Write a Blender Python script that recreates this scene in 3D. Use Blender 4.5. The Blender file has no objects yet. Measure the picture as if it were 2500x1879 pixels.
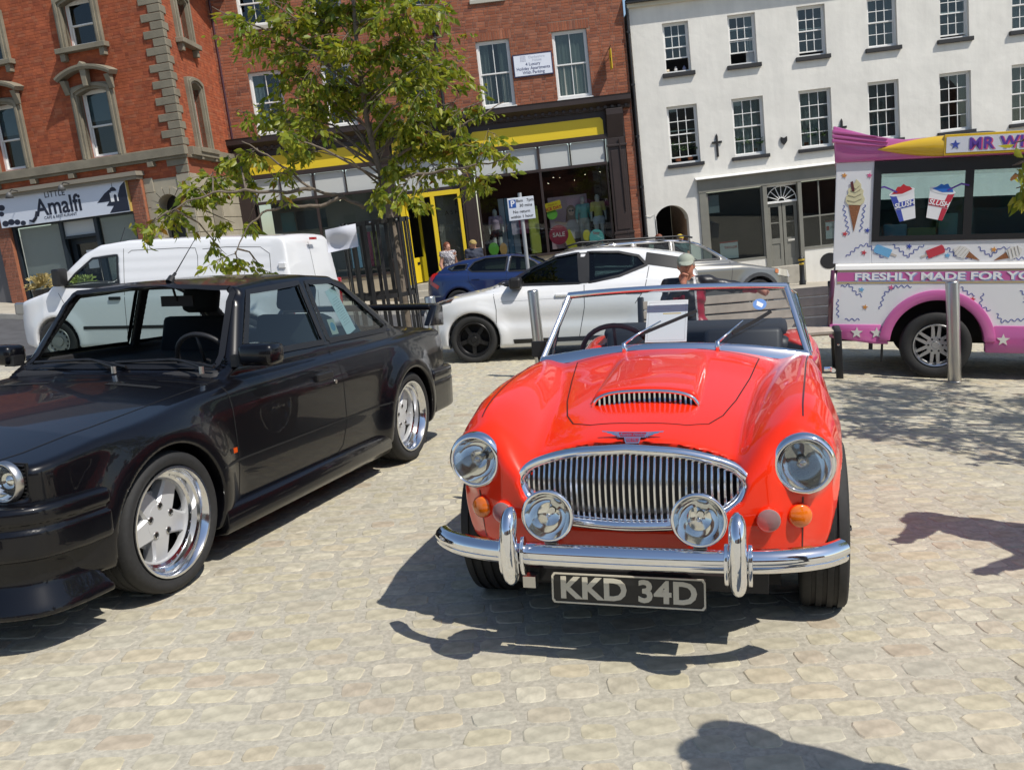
import bpy, bmesh, math, random
import numpy as np
from mathutils import Vector, Matrix
from mathutils.bvhtree import BVHTree
R = math.radians
rng = random.Random(7)
nrg = np.random.default_rng(7)
scene = bpy.context.scene
COL = scene.collection

# ------------------------------------------------------------------ camera
CAM_H = 1.435
PIT, ROL, FPX = R(10.679), R(6.735), 2178.0
_fw = Vector((0, math.cos(PIT), -math.sin(PIT))); _up = Vector((0, math.sin(PIT), math.cos(PIT))); _r = Vector((1, 0, 0))
_R = _r * math.cos(ROL) - _up * math.sin(ROL); _U = _r * math.sin(ROL) + _up * math.cos(ROL)
cd = bpy.data.cameras.new('camera'); cam = bpy.data.objects.new('camera', cd); COL.objects.link(cam)
cd.sensor_fit = 'HORIZONTAL'; cd.sensor_width = 36.0; cd.lens = 36.0 * FPX / 2500.0
cd.clip_start = 0.05; cd.clip_end = 500
m = Matrix((( _R.x, _U.x, -_fw.x, 0), (_R.y, _U.y, -_fw.y, 0), (_R.z, _U.z, -_fw.z, 0), (0, 0, 0, 1)))
cam.matrix_world = Matrix.Translation((0, 0, CAM_H)) @ m
scene.camera = cam

# ------------------------------------------------------------------ world, sun, exposure
SUN_EL, SUN_AZ = R(53), R(-37)           # azimuth measured from +x towards +y
SUN = Vector((math.cos(SUN_AZ) * math.cos(SUN_EL), math.sin(SUN_AZ) * math.cos(SUN_EL), math.sin(SUN_EL)))
world = bpy.data.worlds.new('World'); scene.world = world; world.use_nodes = True
wn = world.node_tree.nodes; wl = world.node_tree.links
sky = wn.new('ShaderNodeTexSky'); sky.sky_type = 'NISHITA'; sky.sun_disc = False
sky.sun_elevation = SUN_EL; sky.sun_rotation = math.atan2(SUN.x, SUN.y); sky.air_density = 1.0; sky.dust_density = 0.6; sky.ozone_density = 1.0
wl.new(sky.outputs[0], wn['Background'].inputs[0]); wn['Background'].inputs[1].default_value = 0.13
sd = bpy.data.lights.new('sun', 'SUN'); sd.energy = 4.6; sd.angle = R(0.53); sd.color = (1.0, 0.95, 0.87)
sun = bpy.data.objects.new('sun', sd); COL.objects.link(sun); sun.rotation_euler = SUN.to_track_quat('Z', 'Y').to_euler(); sun.location = (10, -8, 20)
scene.view_settings.view_transform = 'Standard'; scene.view_settings.look = 'None'
scene.view_settings.exposure = 0.0; scene.view_settings.gamma = 1.0
scene.render.engine = 'CYCLES'
scene.cycles.use_denoising = True
scene.cycles.max_bounces = 8; scene.cycles.transparent_max_bounces = 14; scene.cycles.glossy_bounces = 4
scene.cycles.diffuse_bounces = 3; scene.cycles.caustics_reflective = False; scene.cycles.caustics_refractive = False
scene.cycles.sample_clamp_indirect = 6.0

# ------------------------------------------------------------------ materials
MATS = {}
def mat(name, col, rough=0.6, metal=0.0, coat=0.0, spec=0.5, noise=None, bump=None, emit=None, alpha=None, trans=0.0):
    """noise=(scale, amount, detail) value variation; bump=(scale, strength)"""
    if name in MATS: return MATS[name]
    m = bpy.data.materials.new(name); m.use_nodes = True; nt = m.node_tree; b = nt.nodes['Principled BSDF']
    b.inputs['Base Color'].default_value = (*col, 1); b.inputs['Roughness'].default_value = rough; b.inputs['Metallic'].default_value = metal
    b.inputs['Specular IOR Level'].default_value = spec
    if coat: b.inputs['Coat Weight'].default_value = coat; b.inputs['Coat Roughness'].default_value = 0.02
    tc = None
    if noise or bump: tc = nt.nodes.new('ShaderNodeTexCoord')
    if noise:
        n = nt.nodes.new('ShaderNodeTexNoise'); n.inputs['Scale'].default_value = noise[0]; n.inputs['Detail'].default_value = noise[2] if len(noise) > 2 else 6
        nt.links.new(tc.outputs['Object'], n.inputs['Vector'])
        r = nt.nodes.new('ShaderNodeMapRange'); r.inputs[1].default_value = .25; r.inputs[2].default_value = .75
        r.inputs[3].default_value = 1 - noise[1]; r.inputs[4].default_value = 1 + noise[1]
        nt.links.new(n.outputs[0], r.inputs[0])
        x = nt.nodes.new('ShaderNodeMix'); x.data_type = 'RGBA'; x.blend_type = 'MULTIPLY'; x.inputs[0].default_value = 1
        x.inputs[6].default_value = (*col, 1); nt.links.new(r.outputs[0], x.inputs[7]); nt.links.new(x.outputs[2], b.inputs['Base Color'])
    if bump:
        n2 = nt.nodes.new('ShaderNodeTexNoise'); n2.inputs['Scale'].default_value = bump[0]; n2.inputs['Detail'].default_value = 6
        nt.links.new(tc.outputs['Object'], n2.inputs['Vector'])
        bp = nt.nodes.new('ShaderNodeBump'); bp.inputs['Strength'].default_value = bump[1]; bp.inputs['Distance'].default_value = bump[2] if len(bump) > 2 else .01
        nt.links.new(n2.outputs[0], bp.inputs['Height']); nt.links.new(bp.outputs[0], b.inputs['Normal'])
    if emit: b.inputs['Emission Color'].default_value = (*emit[:3], 1); b.inputs['Emission Strength'].default_value = emit[3]
    MATS[name] = m; return m

def glass(name, tint=(.8, .85, .83), ior=1.5, rough=0.0, bump=None):
    if name in MATS: return MATS[name]
    m = bpy.data.materials.new(name); m.use_nodes = True; nt = m.node_tree; nt.nodes.clear()
    o = nt.nodes.new('ShaderNodeOutputMaterial'); mx = nt.nodes.new('ShaderNodeMixShader'); f = nt.nodes.new('ShaderNodeFresnel'); ge = nt.nodes.new('ShaderNodeNewGeometry'); ir = nt.nodes.new('ShaderNodeMapRange'); ir.inputs[3].default_value = ior; ir.inputs[4].default_value = 1/ior; nt.links.new(ge.outputs['Backfacing'], ir.inputs[0]); nt.links.new(ir.outputs[0], f.inputs[0])
    t = nt.nodes.new('ShaderNodeBsdfTransparent'); t.inputs[0].default_value = (*tint, 1); g = nt.nodes.new('ShaderNodeBsdfGlossy'); g.inputs['Roughness'].default_value = rough
    nt.links.new(f.outputs[0], mx.inputs[0]); nt.links.new(t.outputs[0], mx.inputs[1]); nt.links.new(g.outputs[0], mx.inputs[2]); nt.links.new(mx.outputs[0], o.inputs[0])
    if bump:
        tc = nt.nodes.new('ShaderNodeTexCoord'); w = nt.nodes.new('ShaderNodeTexWave'); w.bands_direction = bump[2]; w.inputs['Scale'].default_value = bump[0]
        bp = nt.nodes.new('ShaderNodeBump'); bp.inputs['Strength'].default_value = bump[1]; bp.inputs['Distance'].default_value = .004
        nt.links.new(tc.outputs['Object'], w.inputs[0]); nt.links.new(w.outputs[1], bp.inputs['Height']); nt.links.new(bp.outputs[0], g.inputs['Normal']); nt.links.new(bp.outputs[0], f.inputs['Normal'])
    MATS[name] = m; return m

def attr_mat(name, ramp, rough=.8, src='attr', bump=None, noise=(25, .18), stain=0):
    """colour picked from a ramp by a per-piece random value (attribute 'rnd' or Object Info)"""
    m = bpy.data.materials.new(name); m.use_nodes = True; nt = m.node_tree; b = nt.nodes['Principled BSDF']; b.inputs['Roughness'].default_value = rough
    b.inputs['Specular IOR Level'].default_value = .3
    if src == 'attr':
        a = nt.nodes.new('ShaderNodeAttribute'); a.attribute_name = 'rnd'; out = a.outputs['Fac']
    else:
        a = nt.nodes.new('ShaderNodeObjectInfo'); out = a.outputs['Random']
    cr = nt.nodes.new('ShaderNodeValToRGB'); els = cr.color_ramp.elements
    while len(els) < len(ramp): els.new(.5)
    for e, (p, c) in zip(els, ramp): e.position = p; e.color = (*c, 1)
    nt.links.new(out, cr.inputs[0])
    tc = nt.nodes.new('ShaderNodeTexCoord'); n = nt.nodes.new('ShaderNodeTexNoise'); n.inputs['Scale'].default_value = noise[0]; n.inputs['Detail'].default_value = 8
    nt.links.new(tc.outputs['Object'], n.inputs['Vector'])
    r = nt.nodes.new('ShaderNodeMapRange'); r.inputs[1].default_value = .25; r.inputs[2].default_value = .75; r.inputs[3].default_value = 1 - noise[1]; r.inputs[4].default_value = 1 + noise[1]
    nt.links.new(n.outputs[0], r.inputs[0])
    x = nt.nodes.new('ShaderNodeMix'); x.data_type = 'RGBA'; x.blend_type = 'MULTIPLY'; x.inputs[0].default_value = 1
    nt.links.new(cr.outputs[0], x.inputs[6]); nt.links.new(r.outputs[0], x.inputs[7]); nt.links.new(x.outputs[2], b.inputs['Base Color'])
    if stain:
        ge = nt.nodes.new('ShaderNodeNewGeometry'); n3 = nt.nodes.new('ShaderNodeTexNoise'); n3.inputs['Scale'].default_value = 1.3; n3.inputs['Detail'].default_value = 9; n3.inputs['Roughness'].default_value = .65; nt.links.new(ge.outputs['Position'], n3.inputs['Vector'])
        r3 = nt.nodes.new('ShaderNodeMapRange'); r3.inputs[1].default_value = .3; r3.inputs[2].default_value = .7; r3.inputs[3].default_value = 1-stain; r3.inputs[4].default_value = 1+stain*.6; nt.links.new(n3.outputs[0], r3.inputs[0])
        x3 = nt.nodes.new('ShaderNodeMix'); x3.data_type = 'RGBA'; x3.blend_type = 'MULTIPLY'; x3.inputs[0].default_value = 1; nt.links.new(x.outputs[2], x3.inputs[6]); nt.links.new(r3.outputs[0], x3.inputs[7]); nt.links.new(x3.outputs[2], b.inputs['Base Color'])
    if bump:
        bp = nt.nodes.new('ShaderNodeBump'); bp.inputs['Strength'].default_value = bump; bp.inputs['Distance'].default_value = .006
        nt.links.new(n.outputs[0], bp.inputs['Height']); nt.links.new(bp.outputs[0], b.inputs['Normal'])
    MATS[name] = m; return m

# ------------------------------------------------------------------ objects
def tag(o, label=None, cat=None, group=None, kind=None):
    if label: o['label'] = label
    if cat: o['category'] = cat
    if group: o['group'] = group
    if kind: o['kind'] = kind
    return o
def thing(name, label, cat, mw=None, group=None):
    o = bpy.data.objects.new(name, None); COL.objects.link(o); o.empty_display_size = .2
    if mw is not None: o.matrix_world = mw if isinstance(mw, Matrix) else Matrix.Translation(mw)
    return tag(o, label, cat, group)
def link(name, me, mats, parent=None, smooth=True, mw=None):
    o = bpy.data.objects.new(name, me); COL.objects.link(o)
    if mats is not None:
        for mm in (mats if isinstance(mats, (list, tuple)) else [mats]): me.materials.append(mm)
    if parent is not None: o.parent = parent
    if mw is not None: o.matrix_local = mw if isinstance(mw, Matrix) else Matrix.Translation(mw)
    if smooth and me.polygons: me.polygons.foreach_set('use_smooth', [True] * len(me.polygons))
    return o

class MB:
    """mesh collector: boxes, tubes, lathes, prisms joined to one mesh"""
    def __init__(s): s.v = []; s.f = []; s.mi = []
    def add(s, vs, fs, mi=0):
        n = len(s.v); s.v += [tuple(p) for p in vs]; s.f += [tuple(i + n for i in f) for f in fs]; s.mi += [mi] * len(fs); return s
    def box(s, x0, x1, y0, y1, z0, z1, mi=0, M=None):
        vs = [Vector(p) for p in ((x0,y0,z0),(x1,y0,z0),(x1,y1,z0),(x0,y1,z0),(x0,y0,z1),(x1,y0,z1),(x1,y1,z1),(x0,y1,z1))]
        if M: vs = [M @ p for p in vs]
        return s.add(vs, [(0,3,2,1),(4,5,6,7),(0,1,5,4),(1,2,6,5),(2,3,7,6),(3,0,4,7)], mi)
    def prism(s, pts, axis, a, b, mi=0, M=None):
        """polygon pts (2-D) extruded along axis from a to b; the plane is the other two axes in order"""
        n = len(pts); vs = []
        for t in (a, b):
            for p in pts:
                q = {'x': (t, p[0], p[1]), 'y': (p[0], t, p[1]), 'z': (p[0], p[1], t)}[axis]; vs.append(Vector(q) if M is None else M @ Vector(q))
        return s.add(vs, [tuple(range(n)), tuple(range(2*n-1, n-1, -1))] + [(i, i+n, (i+1)%n+n, (i+1)%n) for i in range(n)], mi)
    def ring(s, outer, inner, axis, a, b, mi=0, closed=True):
        n = len(outer); vs = []
        for loop in (outer, inner):
            for t in (a, b):
                for p in loop: vs.append({'x': (t, p[0], p[1]), 'y': (p[0], t, p[1]), 'z': (p[0], p[1], t)}[axis])
        fs = []
        for i in range(n if closed else n - 1):
            j = (i+1) % n
            fs += [(i, j, 2*n+j, 2*n+i), (n+i, 3*n+i, 3*n+j, n+j), (i, n+i, n+j, j), (2*n+i, 2*n+j, 3*n+j, 3*n+i)]
        if not closed: fs += [(0, 2*n, 3*n, n), (n-1, 2*n-1, 4*n-1, 3*n-1)]
        return s.add(vs, fs, mi)
    def tube(s, pts, rad, n=8, mi=0, caps=True, closed=False):
        pts = [Vector(p) for p in pts]; k = len(pts); rads = rad if isinstance(rad, (list, tuple)) else [rad] * k
        vs = []; prev = None
        for i, p in enumerate(pts):
            a = pts[(i-1) % k] if (i or closed) else p; b = pts[(i+1) % k] if (i < k-1 or closed) else p
            t = (b - a).normalized() if (b-a).length > 1e-9 else Vector((0,0,1))
            if prev is None: u = t.orthogonal().normalized()
            else:
                u = prev - t * prev.dot(t); u = u.normalized() if u.length > 1e-6 else t.orthogonal().normalized()
            prev = u; w = t.cross(u)
            for q in range(n):
                c = 2*math.pi*q/n; vs.append(p + (u*math.cos(c) + w*math.sin(c)) * rads[i])
        fs = []
        for i in range(k if closed else k-1):
            for q in range(n):
                i2 = (i+1) % k; fs.append((i*n+q, i*n+(q+1)%n, i2*n+(q+1)%n, i2*n+q))
        if caps and not closed: fs += [tuple(range(n-1, -1, -1)), tuple(range((k-1)*n, k*n))]
        return s.add(vs, fs, mi)
    def sweep(s, pts, prof, up=(0,0,1), mi=0, closed=False, caps=True):
        """profile (2-D: side, up) swept along pts"""
        pts = [Vector(p) for p in pts]; k = len(pts); n = len(prof); up = Vector(up); vs = []
        for i, p in enumerate(pts):
            a = pts[(i-1) % k] if (i or closed) else p; b = pts[(i+1) % k] if (i < k-1 or closed) else p
            t = (b-a).normalized(); sd_ = t.cross(up).normalized(); u2 = sd_.cross(t)
            for q in prof: vs.append(p + sd_*q[0] + u2*q[1])
        fs = []
        for i in range(k if closed else k-1):
            for q in range(n): fs.append((i*n+q, ((i+1)%k)*n+q, ((i+1)%k)*n+(q+1)%n, i*n+(q+1)%n))
        if caps and not closed: fs += [tuple(range(n)), tuple(range(k*n-1, (k-1)*n-1, -1))]
        return s.add(vs, fs, mi)
    def lathe(s, prof, n=32, M=None, mi=0, close=False):
        """prof: (r, h) pairs about local z"""
        vs = []; fs = []; k = len(prof)
        for r_, h_ in prof:
            for q in range(n):
                a = 2*math.pi*q/n; p = Vector((r_*math.cos(a), r_*math.sin(a), h_)); vs.append(M @ p if M else p)
        for i in range(k if close else k-1):
            i2 = (i+1) % k
            for q in range(n): fs.append((i*n+q, i*n+(q+1)%n, i2*n+(q+1)%n, i2*n+q))
        return s.add(vs, fs, mi)
    def disc(s, r_, n=24, M=None, mi=0, h=0.0):
        vs = [(M or Matrix()) @ Vector((r_*math.cos(2*math.pi*q/n), r_*math.sin(2*math.pi*q/n), h)) for q in range(n)]
        return s.add(vs, [tuple(range(n))], mi)
    def mesh(s, name):
        me = bpy.data.meshes.new(name); me.from_pydata([tuple(p) for p in s.v], [], s.f)
        if any(s.mi): me.polygons.foreach_set('material_index', s.mi)
        me.update(); return me
    def build(s, name, mats, parent=None, smooth=False, bevel=0, mw=None, fixn=True, auto=None):
        me = s.mesh(name)
        if fixn or bevel:
            bm = bmesh.new(); bm.from_mesh(me)
            if fixn: bmesh.ops.recalc_face_normals(bm, faces=bm.faces)
            if bevel: bmesh.ops.bevel(bm, geom=[e for e in bm.edges if e.calc_face_angle(0) > .5], offset=bevel, segments=2, profile=.5, affect='EDGES', clamp_overlap=True)
            bm.to_mesh(me); bm.free()
        o = link(name, me, mats, parent, smooth or auto is not None, mw)
        if auto is not None: me.set_sharp_from_angle(angle=R(auto))
        return o

def copytree(o, parent=None):
    c = o.copy(); COL.objects.link(c); c.parent = parent
    if parent is not None: c.matrix_parent_inverse = o.matrix_parent_inverse; c.matrix_local = o.matrix_local
    for ch in [q for q in o.children]: copytree(ch, c)
    return c

def text(name, body, size, M, mt, parent=None, ext=.001, align='CENTER', shear=0.0, bold=0.0, sx=1.0, sp=1.0):
    cu = bpy.data.curves.new(name, 'FONT'); cu.body = body; cu.size = size; cu.align_x = align; cu.align_y = 'CENTER'; cu.extrude = ext; cu.shear = shear; cu.offset = bold; cu.space_character = sp
    cu.resolution_u = 3
    ob = bpy.data.objects.new(name, cu); COL.objects.link(ob); dg = bpy.context.evaluated_depsgraph_get()
    me = bpy.data.meshes.new_from_object(ob.evaluated_get(dg)); COL.objects.unlink(ob); bpy.data.objects.remove(ob); bpy.data.curves.remove(cu)
    me.materials.clear(); me.transform(Matrix.Diagonal((sx, 1, 1, 1)))
    return link(name, me, mt, parent, False, M)

def face_M(u, z, d=0.0):       # text plane on a facade (local x along, z up, facing -y)
    return Matrix.Translation((u, -d, z)) @ Matrix.Rotation(R(90), 4, 'X')

# ------------------------------------------------------------------ ground shape
def sst(t): t = min(1, max(0, t)); return t*t*(3-2*t)
_xs = np.linspace(-60, 60, 2401)
_sl = np.interp(_xs, [-60, -1.2, -.6, 1.4, 3.6, 60], [.0761, .0761, .0588, .0588, .105, .105])
_Gx = np.concatenate([[0], np.cumsum((_sl[1:]+_sl[:-1])/2*np.diff(_xs))]); _Gx -= np.interp(0, _xs, _Gx)
def gz(x, y):
    g1 = -float(np.interp(x, _xs, _Gx)); g2 = -.0761*x + .02*max(0, x-3)
    t = sst((y-10)/8.0)
    z = -.0387*min(y, 40) + g1*(1-t) + g2*t
    z += .6*max(0, (-x-2)/12)*sst((y-14)/10.0)
    return z
def gnorm(x, y, e=.25):
    return Vector((-(gz(x+e,y)-gz(x-e,y))/(2*e), -(gz(x,y+e)-gz(x,y-e))/(2*e), 1)).normalized()
def on_ground(x, y, yaw, n=None, dz=0.0):
    n = n or gnorm(x, y); F = Vector((math.cos(yaw), math.sin(yaw), 0)); F = (F - n*F.dot(n)).normalized(); L = n.cross(F)
    return Matrix(((F.x, L.x, n.x, x), (F.y, L.y, n.y, y), (F.z, L.z, n.z, gz(x,y)+dz), (0,0,0,1)))
def upright(x, y, yaw=0, dz=0.0):
    return Matrix.Translation((x, y, gz(x,y)+dz)) @ Matrix.Rotation(yaw, 4, 'Z')

# ------------------------------------------------------------------ signed-distance bodies
def smin(a, b, k): h = np.clip(.5+.5*(b-a)/k, 0, 1); return b+(a-b)*h-k*h*(1-h)
def smax(a, b, k): return -smin(-a, -b, k)
def sstep(a, b, x): t = np.clip((x-a)/(b-a), 0, 1); return t*t*(3-2*t)
def spl(xs, ys):
    o = np.argsort(xs); xs = np.array(xs, float)[o]; ys = np.array(ys, float)[o]; d = np.diff(ys)/np.diff(xs)
    mm = np.zeros_like(xs); mm[0] = d[0]; mm[-1] = d[-1]
    for i in range(1, len(xs)-1): mm[i] = 0 if d[i-1]*d[i] <= 0 else 2*d[i-1]*d[i]/(d[i-1]+d[i])
    def f(x):
        x = np.clip(x, xs[0], xs[-1]); i = np.clip(np.searchsorted(xs, x)-1, 0, len(xs)-2); h = xs[i+1]-xs[i]; t = (x-xs[i])/h
        return ys[i]*(2*t**3-3*t**2+1)+mm[i]*h*(t**3-2*t**2+t)+ys[i+1]*(-2*t**3+3*t**2)+mm[i+1]*h*(t**3-t**2)
    return f
def poly2(A, B, pts):
    A, B = np.broadcast_arrays(A, B); d = np.full(A.shape, 1e9); sg = np.ones(A.shape); n = len(pts)
    for i in range(n):
        (ax, ay), (bx, by) = pts[i], pts[(i+1) % n]; ex, ey = bx-ax, by-ay; wx, wy = A-ax, B-ay
        t = np.clip((wx*ex+wy*ey)/(ex*ex+ey*ey), 0, 1); d = np.minimum(d, (wx-ex*t)**2+(wy-ey*t)**2)
        c1 = B >= ay; c2 = B < by; c3 = ex*wy > ey*wx; fl = (c1&c2&c3)|(~c1&~c2&~c3); sg = np.where(fl, -sg, sg)
    return (sg*np.sqrt(d)).astype(np.float32)
class Grid:
    def __init__(s, x0, x1, y0, y1, z0, z1, h):
        s.h = h; s.o = (x0, y0, z0)
        s.n = tuple(int(math.ceil((b-a)/h))+1 for a, b in ((x0,x1),(y0,y1),(z0,z1)))
        s.X = (x0+h*np.arange(s.n[0], dtype=np.float32)).reshape(-1,1,1); s.Y = (y0+h*np.arange(s.n[1], dtype=np.float32)).reshape(1,-1,1); s.Z = (z0+h*np.arange(s.n[2], dtype=np.float32)).reshape(1,1,-1)
def sample(F, G, P):
    q = (P-np.array(G.o))/G.h; q = np.clip(q, 0, np.array(F.shape)-1.001); i = q.astype(int); t = q-i; out = 0
    for dx in (0,1):
        for dy in (0,1):
            for dz in (0,1):
                w = (t[:,0] if dx else 1-t[:,0])*(t[:,1] if dy else 1-t[:,1])*(t[:,2] if dz else 1-t[:,2])
                out = out + w*F[i[:,0]+dx, i[:,1]+dy, i[:,2]+dz]
    return out
def nets(F, G):
    F = np.ascontiguousarray(np.broadcast_to(F, G.n), dtype=np.float32); s = F < 0
    c = np.zeros(tuple(n-1 for n in F.shape), np.uint8); cr = [(a,b,d) for a in (0,1) for b in (0,1) for d in (0,1)]
    sl = lambda a, n: slice(a, n-1+a)
    for a, b, d in cr: c += s[sl(a,F.shape[0]), sl(b,F.shape[1]), sl(d,F.shape[2])]
    ijk = np.argwhere((c > 0) & (c < 8)); idx = np.full(c.shape, -1, np.int32); idx[tuple(ijk.T)] = np.arange(len(ijk))
    val = np.stack([F[ijk[:,0]+a, ijk[:,1]+b, ijk[:,2]+d] for a,b,d in cr], 1); cor = np.array(cr, float)
    acc = np.zeros((len(ijk),3)); cnt = np.zeros(len(ijk))
    for p in range(8):
        for q in range(p+1, 8):
            if np.abs(cor[p]-cor[q]).sum() != 1: continue
            va, vb = val[:,p], val[:,q]; mk = (va < 0) != (vb < 0); t = np.where(mk, va/np.where(mk, va-vb, 1), 0)
            acc += np.where(mk[:,None], cor[p]+(cor[q]-cor[p])*t[:,None], 0); cnt += mk
    V = np.array(G.o)+G.h*(ijk+acc/cnt[:,None]); quads = []
    for ax in range(3):
        o1, o2 = [(1,2),(2,0),(0,1)][ax]; A = [slice(None)]*3; B = [slice(None)]*3; A[ax] = slice(0,-1); B[ax] = slice(1,None)
        e = np.argwhere(s[tuple(A)] != s[tuple(B)]); e = e[(e[:,o1] > 0) & (e[:,o2] > 0) & (e[:,o1] < F.shape[o1]-1) & (e[:,o2] < F.shape[o2]-1)]
        def cell(d1, d2):
            k = e.copy(); k[:,o1] -= d1; k[:,o2] -= d2; return idx[tuple(k.T)]
        qd = np.stack([cell(1,1), cell(0,1), cell(0,0), cell(1,0)], 1); inside = s[tuple(e.T)]; qd[~inside] = qd[~inside][:, ::-1]; quads.append(qd)
    Q = np.concatenate(quads); gr = np.gradient(F, G.h)
    for _ in range(2):
        g = np.stack([sample(q, G, V) for q in gr], 1); f = sample(F, G, V); st = f[:,None]*g/np.maximum((g*g).sum(1), .05)[:,None]
        ln = np.linalg.norm(st, axis=1); st *= np.minimum(1, .5*G.h/np.maximum(ln, 1e-9))[:,None]; V = V-st
    g = np.stack([sample(q, G, V) for q in gr], 1); N = g/np.maximum(np.linalg.norm(g, axis=1), 1e-9)[:,None]
    return V, Q, N
def np_mesh(name, V, Q, N=None, mi=None):
    used = np.unique(Q); mp = np.full(len(V), -1); mp[used] = np.arange(len(used)); V = V[used]; Q = mp[Q]
    me = bpy.data.meshes.new(name); me.vertices.add(len(V)); me.vertices.foreach_set('co', V.astype(np.float32).ravel())
    me.loops.add(Q.size); me.loops.foreach_set('vertex_index', Q.astype(np.int32).ravel()); me.polygons.add(len(Q))
    me.polygons.foreach_set('loop_start', np.arange(0, Q.size, Q.shape[1], dtype=np.int32)); me.polygons.foreach_set('use_smooth', np.ones(len(Q), bool))
    if mi is not None: me.polygons.foreach_set('material_index', mi.astype(np.int32))
    me.update(calc_edges=True); me.validate()
    if N is not None and len(me.vertices) == len(used): me.normals_split_custom_set_from_vertices(N[used].astype(np.float32).tolist())
    return me
def mirror(F): return np.concatenate([F[:, :0:-1, :], F], axis=1)
def sdf_obj(name, F, G, mats, parent, keep=None, mi=None):
    V, Q, N = nets(F, G)
    C = V[Q].mean(1)
    if keep is not None: Q = Q[keep(C)]; C = V[Q].mean(1)
    me = np_mesh(name, V, Q, N, mi(C) if mi is not None else None)
    return link(name, me, mats, parent, False)
def capsule(X, Y, Z, a, b, ra, rb):
    a = np.array(a, float); b = np.array(b, float); d = b-a; l2 = d@d+1e-12
    t = np.clip(((X-a[0])*d[0]+(Y-a[1])*d[1]+(Z-a[2])*d[2])/l2, 0, 1)
    return np.sqrt((X-a[0]-d[0]*t)**2+(Y-a[1]-d[1]*t)**2+(Z-a[2]-d[2]*t)**2)-(ra+(rb-ra)*t)
def ellip(X, Y, Z, c, r_):
    q = np.sqrt(((X-c[0])/r_[0])**2+((Y-c[1])/r_[1])**2+((Z-c[2])/r_[2])**2); return (q-1)*min(r_)
# ================================================================== shared materials
M_black = mat('black_trim', (.012,.012,.013), .45)
M_rubber = mat('rubber', (.018,.018,.018), .75, noise=(60,.25))
M_chrome = mat('chrome', (.82,.83,.85), .06, 1.0)
M_steel = mat('brushed_steel', (.55,.54,.52), .3, 1.0)
M_alu = mat('alloy_silver', (.62,.63,.65), .28, 1.0)
M_white = mat('white_paint', (.78,.77,.74), .5)
M_paper = mat('paper', (.8,.81,.82), .7)
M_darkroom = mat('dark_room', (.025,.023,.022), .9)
M_glass = glass('window_glass', (.62,.68,.68), 1.6)
M_shopglass = glass('shop_glass', (.78,.82,.82), 1.5)
M_carglass = glass('car_glass', (.55,.66,.63), 1.5)
M_darkglass = glass('tinted_glass', (.13,.16,.17), 1.5)
M_ink = mat('ink_black', (.015,.015,.016), .6)
M_inkgrey = mat('ink_grey', (.3,.3,.32), .6)

# ================================================================== ground
def sheet(name, xs, ys, zf, mt, kind='structure', skip=None):
    vs = [(x, y, zf(x, y)) for y in ys for x in xs]; nx = len(xs); fs = []
    for j in range(len(ys)-1):
        for i in range(nx-1):
            if skip and skip((xs[i]+xs[i+1])/2, (ys[j]+ys[j+1])/2): continue
            fs.append((j*nx+i, j*nx+i+1, (j+1)*nx+i+1, (j+1)*nx+i))
    me = bpy.data.meshes.new(name); me.from_pydata(vs, [], fs); me.update(); o = link(name, me, mt); tag(o, kind=kind); return o
def lin(a, b, n): return [a+(b-a)*i/n for i in range(n+1)]

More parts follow.
